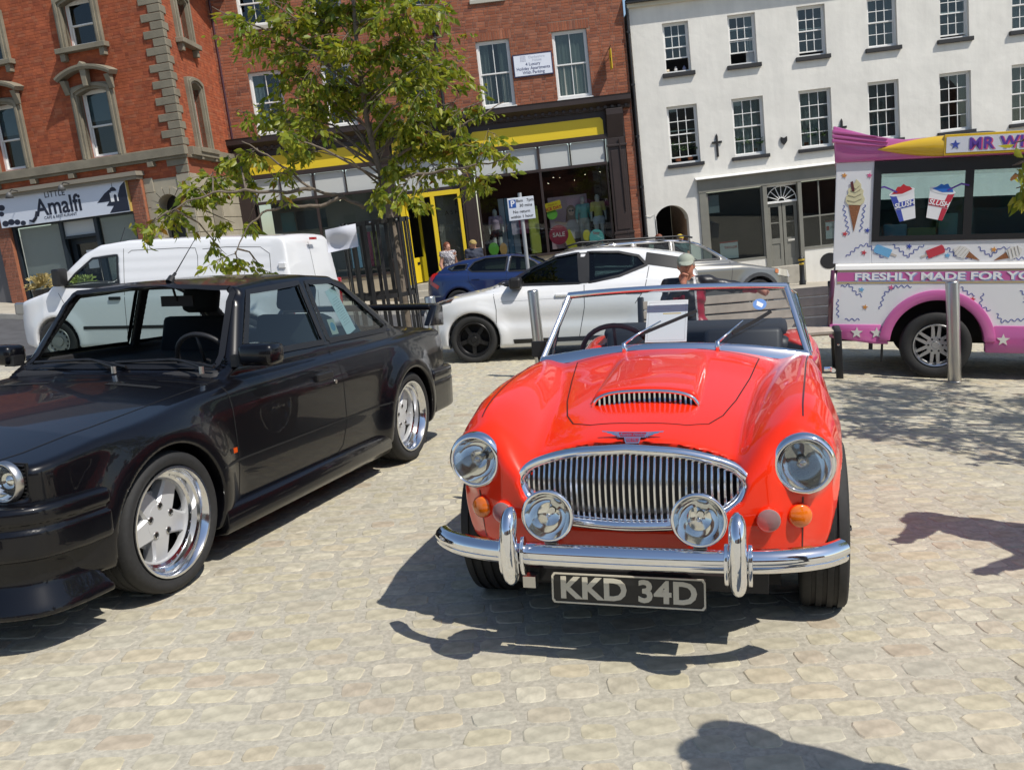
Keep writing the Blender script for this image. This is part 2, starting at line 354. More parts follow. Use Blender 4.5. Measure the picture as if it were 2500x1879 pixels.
def ground_material():
    m = bpy.data.materials.new('sanded_joints'); m.use_nodes = True; nt = m.node_tree; b = nt.nodes['Principled BSDF']; b.inputs['Roughness'].default_value = .9; b.inputs['Specular IOR Level'].default_value = .2
    tc = nt.nodes.new('ShaderNodeTexCoord')
    n1 = nt.nodes.new('ShaderNodeTexNoise'); n1.inputs['Scale'].default_value = 1.1; n1.inputs['Detail'].default_value = 7; nt.links.new(tc.outputs['Object'], n1.inputs[0])
    n2 = nt.nodes.new('ShaderNodeTexNoise'); n2.inputs['Scale'].default_value = 55; n2.inputs['Detail'].default_value = 8; nt.links.new(tc.outputs['Object'], n2.inputs[0])
    c1 = nt.nodes.new('ShaderNodeValToRGB'); n1.inputs['Roughness'].default_value = .7; c1.color_ramp.elements[0].position = .35; c1.color_ramp.elements[0].color = (.40,.37,.30,1); c1.color_ramp.elements[1].position = .65; c1.color_ramp.elements[1].color = (.46,.428,.345,1)
    nt.links.new(n1.outputs[0], c1.inputs[0])
    r = nt.nodes.new('ShaderNodeMapRange'); r.inputs[1].default_value = .3; r.inputs[2].default_value = .7; r.inputs[3].default_value = .8; r.inputs[4].default_value = 1.15; nt.links.new(n2.outputs[0], r.inputs[0])
    # far setts that are too small to build: a brick pattern beyond the built ones
    br = nt.nodes.new('ShaderNodeTexBrick'); br.inputs['Scale'].default_value = 1; br.inputs['Brick Width'].default_value = .15; br.inputs['Row Height'].default_value = .11; br.inputs['Mortar Size'].default_value = .012
    br.inputs['Color1'].default_value = (.46,.42,.33,1); br.inputs['Color2'].default_value = (.36,.34,.29,1); br.inputs['Mortar'].default_value = (.32,.30,.26,1); nt.links.new(tc.outputs['Object'], br.inputs[0])
    sx = nt.nodes.new('ShaderNodeSeparateXYZ'); nt.links.new(tc.outputs['Object'], sx.inputs[0])
    gt = nt.nodes.new('ShaderNodeMath'); gt.operation = 'GREATER_THAN'; gt.inputs[1].default_value = 13.0; nt.links.new(sx.outputs[1], gt.inputs[0])
    mx = nt.nodes.new('ShaderNodeMix'); mx.data_type = 'RGBA'; nt.links.new(gt.outputs[0], mx.inputs[0]); nt.links.new(c1.outputs[0], mx.inputs[6]); nt.links.new(br.outputs[0], mx.inputs[7])
    x = nt.nodes.new('ShaderNodeMix'); x.data_type = 'RGBA'; x.blend_type = 'MULTIPLY'; x.inputs[0].default_value = 1; nt.links.new(mx.outputs[2], x.inputs[6]); nt.links.new(r.outputs[0], x.inputs[7]); nt.links.new(x.outputs[2], b.inputs['Base Color'])
    bp = nt.nodes.new('ShaderNodeBump'); bp.inputs['Strength'].default_value = .5; bp.inputs['Distance'].default_value = .006; nt.links.new(n2.outputs[0], bp.inputs['Height']); nt.links.new(bp.outputs[0], b.inputs['Normal'])
    return m
xs_g = sorted(set([round(v,3) for v in lin(-90,-8,16)+lin(-8,8,64)+lin(8,90,16)])); ys_g = sorted(set([round(v,3) for v in lin(-60,0,10)+lin(0,14,42)+lin(14,30,24)+lin(30,120,9)]))
square = sheet('cobbled_square', xs_g, ys_g, gz, ground_material())

KERB = [(-40,27.5),(-14,21.6),(-7.4,20.0),(-6.2,21.4),(0,22.4),(12,22.0),(40,21.0)]
def kerb_y(x): return float(np.interp(x, [p[0] for p in KERB], [p[1] for p in KERB]))
M_asph = mat('asphalt', (.075,.075,.078), .9, noise=(3,.25), bump=(220,.5,.004))
M_flag = mat('paving', (.40,.36,.29), .85, noise=(2.2,.2), bump=(30,.4,.006))
xr = lin(-40,40,80)
def strip(name, mt, f0, f1, dz, n=4):
    vs = []; fs = []
    for i, x in enumerate(xr):
        for j in range(n+1): y = f0(x)+(f1(x)-f0(x))*j/n; vs.append((x, y, gz(x,y)+dz))
    for i in range(len(xr)-1):
        for j in range(n): a = i*(n+1)+j; fs.append((a, a+n+1, a+n+2, a+1))
    me = bpy.data.meshes.new(name); me.from_pydata(vs, [], fs); me.update(); o = link(name, me, mt); return tag(o, kind='structure')
strip('road', M_asph, lambda x: 14.6, lambda x: kerb_y(x), .004, 8)
strip('pavement', M_flag, lambda x: kerb_y(x)+.14, lambda x: 31, .11, 8)
kb = MB()
vsl = [(x, kerb_y(x)) for x in xr]
for i in range(len(xr)-1):
    (xa, ya), (xb, yb) = vsl[i], vsl[i+1]
    kb.add([(xa,ya,gz(xa,ya)-.1),(xb-.012,yb,gz(xb,yb)-.1),(xb-.012,yb+.14,gz(xb,yb)-.1),(xa,ya+.14,gz(xa,ya)-.1),(xa,ya,gz(xa,ya)+.115),(xb-.012,yb,gz(xb,yb)+.115),(xb-.012,yb+.14,gz(xb,yb)+.115),(xa,ya+.14,gz(xa,ya)+.115)],
           [(0,3,2,1),(4,5,6,7),(0,1,5,4),(1,2,6,5),(2,3,7,6),(3,0,4,7)])
tag(kb.build('kerb', mat('kerb_stone', (.36,.34,.3), .85, noise=(4,.2))), kind='structure')

# setts: rounded stones slightly proud of the sanded joints; the nearest 300 are separate
STONE_RAMP = [(0,(0.443,0.410,0.314)),(.16,(0.475,0.427,0.298)),(.32,(0.437,0.404,0.314)),(.48,(0.491,0.448,0.325)),(.6,(0.421,0.396,0.319)),(.72,(0.470,0.410,0.292)),(.82,(0.513,0.479,0.373)),(.94,(0.421,0.355,0.265)),(1,(0.453,0.416,0.314))]
M_sett = attr_mat('sett_stone', STONE_RAMP, .85, 'obj', .6, (22,.28), .16); M_setts = attr_mat('sett_stones', STONE_RAMP, .85, 'attr', .6, (22,.28), .16)
def sett_shape(w, d, seed):
    r_ = random.Random(seed); n = 10; out = []; inn = []
    for q in range(n):
        a = 2*math.pi*(q+.5)/n; c, s = math.cos(a), math.sin(a); e = 2.0/4.2
        px = math.copysign(abs(c)**e, c)*w/2; py = math.copysign(abs(s)**e, s)*d/2; k = 1+r_.uniform(-.09,.06)
        out.append((px*k, py*k)); inn.append((px*k*r_.uniform(.84,.91), py*k*r_.uniform(.82,.89)))
    tl = r_.uniform(.001,.004); t = [tl+r_.uniform(-.0008,.0008) for _ in range(n)]; tc_ = tl+r_.uniform(-.0005,.0015)
    vs = [(x, y, -.003) for x, y in out]+[(x, y, t[i]) for i, (x, y) in enumerate(inn)]+[(0,0,tc_)]
    fs = [(i, (i+1)%n, n+(i+1)%n, n+i) for i in range(n)]+[(n+i, n+(i+1)%n, 2*n) for i in range(n)]
    return vs, fs
def place_setts():
    cand = []; y = 1.9; row = 0
    while y < 13.2:
        d = rng.uniform(.112,.138); half = .64*y+1.3; x = -half+rng.uniform(0,.1)
        while x < half:
            w = rng.choice([.11,.125,.135,.145,.155,.17,.185]); gap = rng.uniform(.012,.024); xc = x+w/2; yc = y+d/2+.02*math.sin(xc*1.3+row*.05)+.012*math.sin(xc*4.1+row)
            cand.append((xc, yc, w, d-rng.uniform(.010,.022))); x += w+gap
        y += d; row += 1
    vis = [(c, (c[0]/c[1])) for c in cand]
    cx = lambda c: 1250+2178*(c[0]/c[1])*1.0
    # keep clear of the picture's hidden parts when picking the 300 nearest
    def rank(c):
        u = cx(c); hid = (-2.9 < c[0] < -.85 and c[1] > 2.9+.45*(c[0]+2.9)) or (-.55 < c[0] < 1.35 and c[1] > 3.3)
        out = abs(c[0]) > .57*c[1]+.02 or c[1] < 2.12
        return c[1]+(50 if hid or out else 0)
    order = sorted(range(len(cand)), key=lambda i: rank(cand[i])); near = set(order[:300])
    V = []; F = []; rn = []
    meshes = {}
    k = 0
    for i, (x, y, w, d) in enumerate(cand):
        n_ = gnorm(x, y); a = rng.uniform(-.06,.06)
        M = Matrix.Translation((x, y, gz(x,y))) @ Vector((0,0,1)).rotation_difference(n_).to_matrix().to_4x4() @ Matrix.Rotation(a, 4, 'Z') @ Matrix.Rotation(rng.uniform(-.02,.02), 4, 'X')
        if i in near:
            key = k % 24
            if key not in meshes:
                vs, fs = sett_shape(.12, .09, 100+key); me = bpy.data.meshes.new('sett'); me.from_pydata(vs, [], fs); me.materials.append(M_sett); me.update(); meshes[key] = me
            o = bpy.data.objects.new('sett', meshes[key]); COL.objects.link(o); o.parent = square; o.matrix_local = M @ Matrix.Diagonal((w/.12, d/.09, 1, 1)); k += 1
        else:
            vs, fs = sett_shape(w, d, i % 997); n0 = len(V); V += [tuple(M @ Vector(p)) for p in vs]; F += [tuple(q+n0 for q in f) for f in fs]; rn += [rng.random()]*len(fs)
    me = bpy.data.meshes.new('setts'); me.from_pydata(V, [], F); at_ = me.attributes.new('rnd', 'FLOAT', 'FACE'); at_.data.foreach_set('value', rn); me.update()
    o = link('setts', me, M_setts, square, False); tag(o, kind='stuff')
place_setts()

# ================================================================== building helpers
def frame_M(org, ang): return Matrix.Translation((org[0], org[1], 0)) @ Matrix.Rotation(R(ang), 4, 'Z')
def fbox(mb, u0, u1, z0, z1, d0, d1, mi=0): return mb.box(u0, u1, -d1, -d0, z0, z1, mi)      # d = distance out of the facade
def wall(mb, u0, u1, z0, z1, holes, rev=.2, d=0.0):
    us = sorted({u0, u1, *[v for h in holes for v in h[:2] if u0 < v < u1]}); zs = sorted({z0, z1, *[v for h in holes for v in h[2:4] if z0 < v < z1]})
    for a, b in zip(us, us[1:]):
        for c, e in zip(zs, zs[1:]):
            mu, mz = (a+b)/2, (c+e)/2
            if any(h[0] < mu < h[1] and h[2] < mz < h[3] for h in holes): continue
            mb.add([(a,-d,c),(b,-d,c),(b,-d,e),(a,-d,e)], [(0,1,2,3)])
    for h in holes:
        a, b, c, e = h[:4]
        mb.add([(a,-d,c),(a,-d,e),(a,rev,e),(a,rev,c)], [(0,1,2,3)]); mb.add([(b,-d,c),(b,rev,c),(b,rev,e),(b,-d,e)], [(0,1,2,3)])
        mb.add([(a,-d,e),(b,-d,e),(b,rev,e),(a,rev,e)], [(0,1,2,3)]); mb.add([(a,-d,c),(a,rev,c),(b,rev,c),(b,-d,c)], [(0,1,2,3)])
def bricks(name, parent, u0, u1, z0, z1, holes, mt, H=.065, J=.01, L=.215, proud=.005, lintels=()):
    vs = []; fs = []; rn = []; z = z0; row = 0
    def one(a, b, c, e):
        if b-a < .02: return
        p = proud+rng.uniform(-.0015,.002); n = len(vs); i = .004
        vs.extend([(a,0,c),(b,0,c),(b,0,e),(a,0,e),(a+i,-p,c+i),(b-i,-p,c+i),(b-i,-p,e-i),(a+i,-p,e-i)])
        fs.extend([(n+4,n+5,n+6,n+7),(n,n+1,n+5,n+4),(n+1,n+2,n+6,n+5),(n+2,n+3,n+7,n+6),(n+3,n,n+4,n+7)]); rn.extend([rng.random()]*5)
    for lu0, lu1, lz0, lz1 in lintels:
        k = int((lu1-lu0)/.075); w = (lu1-lu0)/k
        for q in range(k): one(lu0+q*w, lu0+(q+1)*w-J, lz0, lz1)
    hs = list(holes)+list(lintels)
    while z+H <= z1:
        u = u0-(L/2 if row % 2 else 0)-(.05 if row % 4 > 1 else 0); hd = row % 2
        while u < u1:
            w = L if hd == 0 else L*.48; a, b = max(u, u0), min(u+w, u1); segs = [(a,b)]
            for h in hs:
                if h[2]-.005 < z+H/2 < h[3]+.005:
                    ns = []
                    for s_, e_ in segs:
                        if e_ <= h[0] or s_ >= h[1]: ns.append((s_,e_))
                        else:
                            if s_ < h[0]: ns.append((s_,h[0]))
                            if e_ > h[1]: ns.append((h[1],e_))
                    segs = ns
            for s_, e_ in segs: one(s_, e_, z, z+H)
            u += w+J; hd ^= 1
        z += H+J; row += 1
    me = bpy.data.meshes.new(name); me.from_pydata(vs, [], fs); a_ = me.attributes.new('rnd','FLOAT','FACE'); a_.data.foreach_set('value', rn); me.update()
    return tag(link(name, me, mt, parent, False), kind='stuff')
def sash(bld, u0, u1, z0, z1, cols, rows, mt=None, glassm=None, rec=.1, bar=.02, fr=.045, open_=0.0, sill=None, curtain=None, meet=.5):
    """a sash window: frame with glazing bars, its panes, its sill"""
    mt = mt or M_white; glassm = glassm or M_glass; mb = MB()
    fbox(mb, u0, u0+fr, z0, z1, -rec-.07, -rec); fbox(mb, u1-fr, u1, z0, z1, -rec-.07, -rec); fbox(mb, u0+fr, u1-fr, z1-fr, z1, -rec-.07, -rec); fbox(mb, u0+fr, u1-fr, z0, z0+fr*1.2, -rec-.07, -rec)
    a, b, c, e = u0+fr, u1-fr, z0+fr*1.2, z1-fr; zm = c+(e-c)*meet; lift = open_
    out = mb; panes = []
    # upper sash (front), lower sash (set back), the lower one may be raised
    for k, (za, zb, dd) in enumerate(((zm, e, -rec-.025), (c+lift, zm+.02+lift, -rec-.055))):
        zb = min(zb, e)
        fbox(mb, a, b, za, za+.035, dd-.02, dd); fbox(mb, a, b, zb-.03, zb, dd-.02, dd+.0015); fbox(mb, a, a+.028, za+.035, zb-.03, dd-.02, dd); fbox(mb, b-.028, b, za+.035, zb-.03, dd-.02, dd)
        pa, pb, pc, pe = a+.028, b-.028, za+.035, zb-.03; rr = max(1, rows//2)
        for i in range(1, cols): x = pa+(pb-pa)*i/cols; fbox(mb, x-bar/2, x+bar/2, pc, pe, dd-.016, dd-.001)
        for j in range(1, rr): z = pc+(pe-pc)*j/rr; fbox(mb, pa, pb, z-bar/2, z+bar/2, dd-.0165, dd-.0025)
        for i in range(cols):
            for j in range(rr): panes.append((pa+(pb-pa)*i/cols, pa+(pb-pa)*(i+1)/cols, pc+(pe-pc)*j/rr, pc+(pe-pc)*(j+1)/rr, dd-.011))
    w = mb.build('window', mt, bld)
    pm_ = {}
    for p in panes:
        key = (round(p[1]-p[0],3), round(p[3]-p[2],3))
        if key not in pm_:
            q = MB(); ww, hh = key; q.box(-ww/2, ww/2, -.002, .002, -hh/2, hh/2); pm_[key] = q.mesh('pane'); pm_[key].materials.append(glassm)
        o = bpy.data.objects.new('pane', pm_[key]); COL.objects.link(o); o.parent = w
        o.matrix_local = Matrix.Translation(((p[0]+p[1])/2, -p[4], (p[2]+p[3])/2)) @ Matrix.Rotation(rng.uniform(-.006,.006), 4, 'Z') @ Matrix.Rotation(rng.uniform(-.006,.006), 4, 'X')
    if sill:
        s_ = MB(); fbox(s_, u0-sill[0], u1+sill[0], z0-sill[1], z0, -rec, sill[2]); s_.build('sill', sill[3], w, bevel=.006)
    if curtain:
        side, cm, dp = curtain; cmb = MB()
        spans = {'both': ((u0+.03, u0+(u1-u0)*.36), (u1-(u1-u0)*.36, u1-.03)), 'full': ((u0+.02, u1-.02),), 'left': ((u0+.03, u0+(u1-u0)*.4),), 'right': ((u1-(u1-u0)*.35, u1-.03),), 'blind': ((u0+.02, u1-.02),)}[side]
        for s0, s1 in spans:
            n = 28; vs = []
            for q in range(n+1):
                x = s0+(s1-s0)*q/n; yy = rec+dp+(.018*math.sin(q*1.9+u0)+.008*math.sin(q*.7) if side != 'blind' else 0)
                vs += [(x, yy, z0+.02 if side != 'blind' else z0+(z1-z0)*.55), (x, yy, z1-.03)]
            cmb.add(vs, [(2*q, 2*q+2, 2*q+3, 2*q+1) for q in range(n)])
        cmb.build('curtain', cm, w, smooth=True)
    return w
def arc_pts(cx, cz, r_, a0, a1, n, sq=1.0): return [(cx+r_*math.cos(R(a0+(a1-a0)*i/n)), cz+sq*r_*math.sin(R(a0+(a1-a0)*i/n))) for i in range(n+1)]

# ================================================================== white rendered building
W = thing('white_building', 'white rendered three storey building with rows of small-paned sash windows', 'building', frame_M((4.34,26), -2))
M_render = mat('white_render', (.75,.725,.66), .85, noise=(1.2,.09), bump=(4,.45,.02))
def streaks(m, amt, sx=5.0, sz=.35):
    nt = m.node_tree; b = nt.nodes['Principled BSDF']; src = b.inputs['Base Color'].links[0].from_socket; tc = nt.nodes.new('ShaderNodeTexCoord'); mp = nt.nodes.new('ShaderNodeMapping'); mp.inputs['Scale'].default_value = (sx, sx, sz); n = nt.nodes.new('ShaderNodeTexNoise'); n.inputs['Scale'].default_value = 1; n.inputs['Detail'].default_value = 8; n.inputs['Roughness'].default_value = .65
    nt.links.new(tc.outputs['Object'], mp.inputs[0]); nt.links.new(mp.outputs[0], n.inputs[0]); r = nt.nodes.new('ShaderNodeMapRange'); r.inputs[1].default_value = .42; r.inputs[2].default_value = .68; r.inputs[3].default_value = 1; r.inputs[4].default_value = 1-amt; nt.links.new(n.outputs[0], r.inputs[0]); x = nt.nodes.new('ShaderNodeMix'); x.data_type = 'RGBA'; x.blend_type = 'MULTIPLY'; x.inputs[0].default_value = 1; nt.links.new(src, x.inputs[6]); nt.links.new(r.outputs[0], x.inputs[7]); nt.links.new(x.outputs[2], b.inputs['Base Color'])
streaks(M_render, .06)
M_sillblack = mat('black_sill', (.02,.02,.022), .6)
M_shopgrey = mat('grey_green_timber', (.20,.195,.165), .6, noise=(3,.1))
M_net = mat('net_curtain', (.55,.56,.55), .9); M_netd = mat('grey_curtain', (.24,.25,.26), .9); M_plantg = mat('plant_green', (.06,.12,.03), .6)
R1 = [(.94,1.66),(2.74,3.5),(4.64,5.41),(6.56,7.36),(8.53,9.32),(10.49,11.29)]; R2 = [(.88,1.73),(2.7,3.58),(4.57,5.47),(6.49,7.35),(8.47,9.34),(10.46,11.32)]
holesW = [(a,b,4.79,6.12) for a,b in R1]+[(a,b,2.31,3.9) for a,b in R2]
archw = (.3,1.26,-3,1.19); shopw = (1.72,6.1,-3,1.46)
mb = MB(); wall(mb, .06, 13.5, -3, 6.62, holesW+[archw, shopw], .35)
ap = arc_pts(.78, .75, .48, 180, 0, 16, .92)
for (x0,z0),(x1,z1) in zip(ap, ap[1:]):
    mb.add([(x0,0,z0),(x1,0,z1),(x1,0,1.19),(x0,0,1.19)], [(0,1,2,3)]); mb.add([(x0,0,z0),(x1,0,z1),(x1,.6,z1),(x0,.6,z0)], [(0,1,2,3)])
mb.box(.06, .07, .0, 6, -3, 6.62)
mb.build('wall', M_render, W, fixn=True)
for i, (a,b) in enumerate(R1):
    sash(W, a, b, 4.79, 6.12, 3, 4, open_=[.33,.27,.07,0,.05,0][i], sill=(.09,.11,.09,M_sillblack), curtain=[None,('right',M_net,.08),None,('both',M_netd,.1),None,('full',M_netd,.1)][i], bar=.02)
for i, (a,b) in enumerate(R2):
    sash(W, a, b, 2.31, 3.9, 3, 4, open_=[.12,0,0,0,0,0][i], sill=(.09,.1,.09,M_sillblack), curtain=[None,('full',M_net,.12),('full',M_net,.14),('full',M_netd,.12),('both',M_netd,.12),('full',M_netd,.12)][i], bar=.02)
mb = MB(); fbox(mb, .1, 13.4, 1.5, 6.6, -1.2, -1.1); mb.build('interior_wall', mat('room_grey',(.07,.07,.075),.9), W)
# eaves, gutter and roof
mb = MB(); fbox(mb, .0, 13.5, 6.62, 6.72, 0, .1); mb.build('eaves_board', mat('cream_paint', (.68,.63,.5), .6), W)
mb = MB(); fbox(mb, -.02, 13.5, 6.722, 6.82, -.02, .24); mb.build('gutter', M_black, W)
mb = MB(); mb.add([(-.02,-.26,6.83),(13.5,-.26,6.83),(13.5,4,10.4),(-.02,4,10.4),(-.02,-.26,6.80),(13.5,-.26,6.80),(13.5,4,10.3),(-.02,4,10.3)], [(0,1,2,3),(7,6,5,4),(0,4,5,1),(3,2,6,7),(0,3,7,4),(1,5,6,2)]); mb.build('roof', mat('roof_tile', (.08,.075,.075), .8, noise=(8,.3)), W)
# grey shopfront
mb = MB(); fbox(mb, 1.58, 6.3, 1.43, 1.8, 0, .06); fbox(mb, 1.6, 1.8, -3, 1.43, 0, .05); fbox(mb, 3.4, 3.52, -3, 1.43, -.1, .05); fbox(mb, 4.39, 4.5, -3, 1.43, -.1, .05); fbox(mb, 6.02, 6.2, -3, 1.43, 0, .05)
mb.build('shopfront_frame', M_shopgrey, W, bevel=.006)
mb = MB(); mb.prism([(1.52,0),(6.35,0),(6.35,.001),(1.52,.001)], 'z', 1.8, 1.801); mb.v.clear(); mb.f.clear(); mb.mi.clear()
mb.add([(1.52,-.2,1.82),(6.36,-.2,1.82),(6.36,.0,1.87),(1.52,.0,1.87),(1.52,-.2,1.805),(6.36,-.2,1.805),(6.36,.0,1.805),(1.52,.0,1.805)], [(0,1,2,3),(4,7,6,5),(0,4,5,1),(1,5,6,2),(3,2,6,7),(0,3,7,4)]); mb.build('shopfront_ledge', M_white, W)
for a_ in ((1.8,3.4,-.62),(4.5,6.02,-.5)): mb = MB(); fbox(mb, a_[0], a_[1], -3, a_[2], -.02, .02); mb.build('stall_riser', M_render, W)
for a,b,c,e in ((1.8,3.4,-.62,1.42),):
    mb = MB(); fbox(mb, a, b, c, c+.06, -.08, .03); fbox(mb, a, a+.05, c+.06, e, -.08, 0); fbox(mb, b-.05, b, c+.06, e, -.08, 0)
    sw = mb.build('shop_window', M_shopgrey, W); q = MB(); fbox(q, a+.05, b-.05, c+.06, e, -.05, -.045); q.build('pane', M_glass, sw)
mb = MB(); fbox(mb, 4.5, 6.02, -.5, -.43, -.08, .04)
for u in (5.0, 5.52): fbox(mb, u-.018, u+.018, -.43, 1.42, -.06, -.02)
fbox(mb, 4.5, 6.02, .40, .44, -.058, -.022)
sw = mb.build('shop_window', M_shopgrey, W)
for a, b in ((4.5,4.98),(5.02,5.5),(5.54,6.02)):
    for c, e in ((-.43,.4),(.44,1.42)): q = MB(); fbox(q, a, b, c, e, -.045, -.04); q.build('pane', M_glass, sw)
# door pair with fanlight
mb = MB()
for a, b in ((3.53,3.945),(3.965,4.38)):
    fbox(mb, a, a+.09, -.9, .9, -.14, -.1); fbox(mb, b-.09, b, -.9, .9, -.14, -.1); fbox(mb, a+.09, b-.09, .8, .9, -.14, -.1); fbox(mb, a+.09, b-.09, -.9, -.7, -.14, -.1); fbox(mb, a+.09, b-.09, -.25, -.1, -.14, -.1); fbox(mb, a+.09, b-.09, -.7, -.25, -.135, -.118)
    fbox(mb, a+.09, b-.09, .33, .36, -.135, -.11)
dr = mb.build('door', M_shopgrey, W, bevel=.004)
for a, b in ((3.62,3.855),(4.055,4.29)):
    for c, e in ((-.1,.33),(.36,.8)): q = MB(); fbox(q, a, b, c, e, -.13, -.125); q.build('pane', M_glass, dr)
q = MB(); fbox(q, 4.08, 4.27, -.21, -.15, -.1, -.09); q.build('letter_plate', M_chrome, dr)
mb = MB(); fbox(mb, 3.52, 4.39, .9, .95, -.14, -.06); fbox(mb, 3.52, 4.39, 1.37, 1.43, -.14, -.06)
for k in range(9):
    a = R(k*22.5); x0, z0 = 3.955+.1*math.cos(a), .95+.1*math.sin(a)*.9; x1, z1 = 3.955+.43*math.cos(a), .95+.42*math.sin(a)
    mb.tube([(x0,.1,z0),(x1,.1,z1)], .012, 5)
mb.tube([(x,.1,z) for x, z in arc_pts(3.955,.95,.1,0,180,8,.9)], .012, 5); mb.tube([(x,.1,z) for x, z in arc_pts(3.955,.95,.43,0,180,14,.98)], .014, 5)
fl = mb.build('fanlight', M_white, W); q = MB(); fbox(q, 3.53, 4.38, .95, 1.37, -.125, -.12); q.build('pane', M_glass, fl)
mb = MB(); fbox(mb, 3.5, 4.41, -3, -.9, -.1, .25); mb.build('door_step', mat('stone_step', (.4,.37,.31), .85, noise=(5,.15)), W)
# oval cellar vent, wall plates, shield, drainpipe
mb = MB(); mb.prism(arc_pts(5.2,-.9,.27,0,345,23,.85), 'y', -.03, .01); mb.build('oval_vent', M_black, W)
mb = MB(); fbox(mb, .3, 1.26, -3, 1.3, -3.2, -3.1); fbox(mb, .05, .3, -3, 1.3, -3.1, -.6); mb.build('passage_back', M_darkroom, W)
M_brickramp = [(0,(.26,.085,.045)),(.3,(.33,.115,.06)),(.55,(.23,.075,.042)),(.8,(.36,.14,.08)),(1,(.17,.065,.045))]
M_brickw = attr_mat('passage_brick', [(0,(.35,.2,.12)),(1,(.45,.3,.2))], .9)
mb = MB(); mb.box(1.262, 1.4, .35, 3.1, -3, 1.25); mb.build('passage_side', mat('buff_brick', (.36,.22,.13), .9, noise=(18,.3)), W)
for u, z, sc in ((2.215,2.66,1.0),(5.72,2.66,1.0)):
    mb = MB(); fbox(mb, u-.03, u+.03, z-.28*sc, z+.29*sc, .01, .04); fbox(mb, u-.14, u-.031, z+.09, z+.15, .01, .04); fbox(mb, u+.031, u+.14, z+.09, z+.15, .01, .04)
    mb.prism([(u-.03,z+.29),(u+.03,z+.29),(u,z+.36)], 'y', -.04, -.01); fbox(mb, u-.015, u+.015, z+.1, z+.14, -.02, .01)
    o = mb.build('wall_plate', M_black, W, bevel=.004)
mb = MB(); mb.prism([(4.0,2.72),(4.09,2.68),(4.18,2.72),(4.18,2.6),(4.15,2.55),(4.09,2.49),(4.03,2.55),(4.0,2.6)], 'y', -.05, -.01); fbox(mb, 4.08, 4.1, 2.58, 2.62, -.02, .012); mb.build('shield_plaque', M_black, W, bevel=.004)
mb = MB(); mb.tube([(0,-.07,6.7),(0,-.07,-1.3)], .035, 8)
for z in (6,4.6,3.2,1.8,.4): fbox(mb, -.05, .05, z-.03, z+.03, 0, .11)
mb.build('drainpipe', M_black, W)
mb = MB(); mb.tube([(.03,-.02,.98),(.2,-.02,.95),(.32,-.02,1.02),(.33,-.02,.3)], .006, 5); mb.build('cable', M_white, W)
# plants and odds on the sills inside
def leafy(mb, c, n, r_, ln, w, up=1.0, mi=0):
    for _ in range(n):
        a = rng.uniform(0, 6.28); el = rng.uniform(-.1, 1.2)*up; d = Vector((math.cos(a)*math.cos(el), math.sin(a)*math.cos(el), math.sin(el))); p = Vector(c)+d*rng.uniform(.1,1)*r_; s_ = d.orthogonal().normalized()*w*rng.uniform(.6,1.2); q = p+d*ln*rng.uniform(.6,1.2)+Vector((0,0,-.1*ln))
        mb.add([p, (p+q)/2+s_, q, (p+q)/2-s_], [(0,1,2,3)], mi)
for u, z in ((1.15,2.4),(1.5,2.4),(2.95,2.36),(3.35,2.36),(4.8,2.36),(5.2,2.36)):
    t = thing('potted_plant', '%s of two potted plants inside the %s lower window of white building' % ('left' if u in (1.15,2.95,4.8) else 'right', 'leftmost' if u < 2 else 'second' if u < 4 else 'third'), 'plant', W.matrix_world @ Matrix.Translation((u,.3,z)), 'plants behind the white building windows')
    q = MB(); q.lathe([(0,0),(.07,0),(.09,.14),(.075,.14),(.07,.1),(0,.1)], 12); q.build('pot', mat('terracotta', (.35,.12,.06), .8), t); q = MB(); leafy(q, (0,0,.3), 70, .2, .16, .03); q.build('foliage', M_plantg, t)
for k, u in enumerate((1.02,1.28,1.52)):
    q = MB(); q.lathe([(0,0),(.05,0),(.055,.09),(.03,.12),(.02,.16),(0,.16)] if k else [(0,0),(.08,0),(.08,.1),(0,.1)], 12); o = q.build('jar', [mat('jar_cream',(.5,.42,.3),.5), mat('jar_white',(.7,.68,.65),.4), mat('jar_blue',(.2,.22,.35),.4)][k], None, smooth=True, mw=W.matrix_world @ Matrix.Translation((u,.3,4.83)))
    tag(o, ['cream tub inside open top left window of white building', 'white bottle inside open top left window of white building', 'bluish bottle inside open top left window of white building'][k], 'jar', 'jars inside an open window')
# estate agent boards behind the glass
def board(name, label, u, z, w, h, mt, M0, d=-.12, tilt=0, cat='sign'):
    t = thing(name, label, cat, M0 @ Matrix.Translation((u, -d, z)) @ Matrix.Rotation(tilt, 4, 'Y')); q = MB(); q.box(-w/2, w/2, 0, .012, -h/2, h/2); q.build('board', mt, t); return t
t = board('window_sign', 'white property sign lettered TAYLOR inside left window of grey shopfront', 2.38, -.27, .52, .5, M_paper, W.matrix_world)
M_red = mat('print_red', (.5,.03,.03), .6)
text('lettering', 'TAYLOR', .1, face_M(.05,.07,.004), M_red, t, bold=.002); q = MB(); q.box(-.26,.26,-.003,0,.21,.25); q.build('red_band', M_red, t)
t = board('window_sign', 'small white property sign lettered FID inside right window of grey shopfront', 5.33, -.02, .3, .52, M_paper, W.matrix_world)
text('lettering', 'FID', .1, face_M(.06,.05,.004), M_inkgrey, t, bold=.002); q = MB(); q.box(-.13,-.05,-.003,0,-.02,.1); q.box(-.15,.15,-.0035,0,.22,.26); q.build('red_mark', M_red, t)
t = board('window_notice', 'blank white card at top left inside the grey shopfront window', 2.02, 1.08, .32, .5, mat('pale_card',(.45,.45,.46),.7), W.matrix_world, cat='notice')
mb = MB(); fbox(mb, 1.75, 6.1, -3, 1.4, -1.6, -1.5); mb.build('shop_back_wall', mat('dim_interior', (.045,.03,.028), .9, noise=(2,.4)), W)
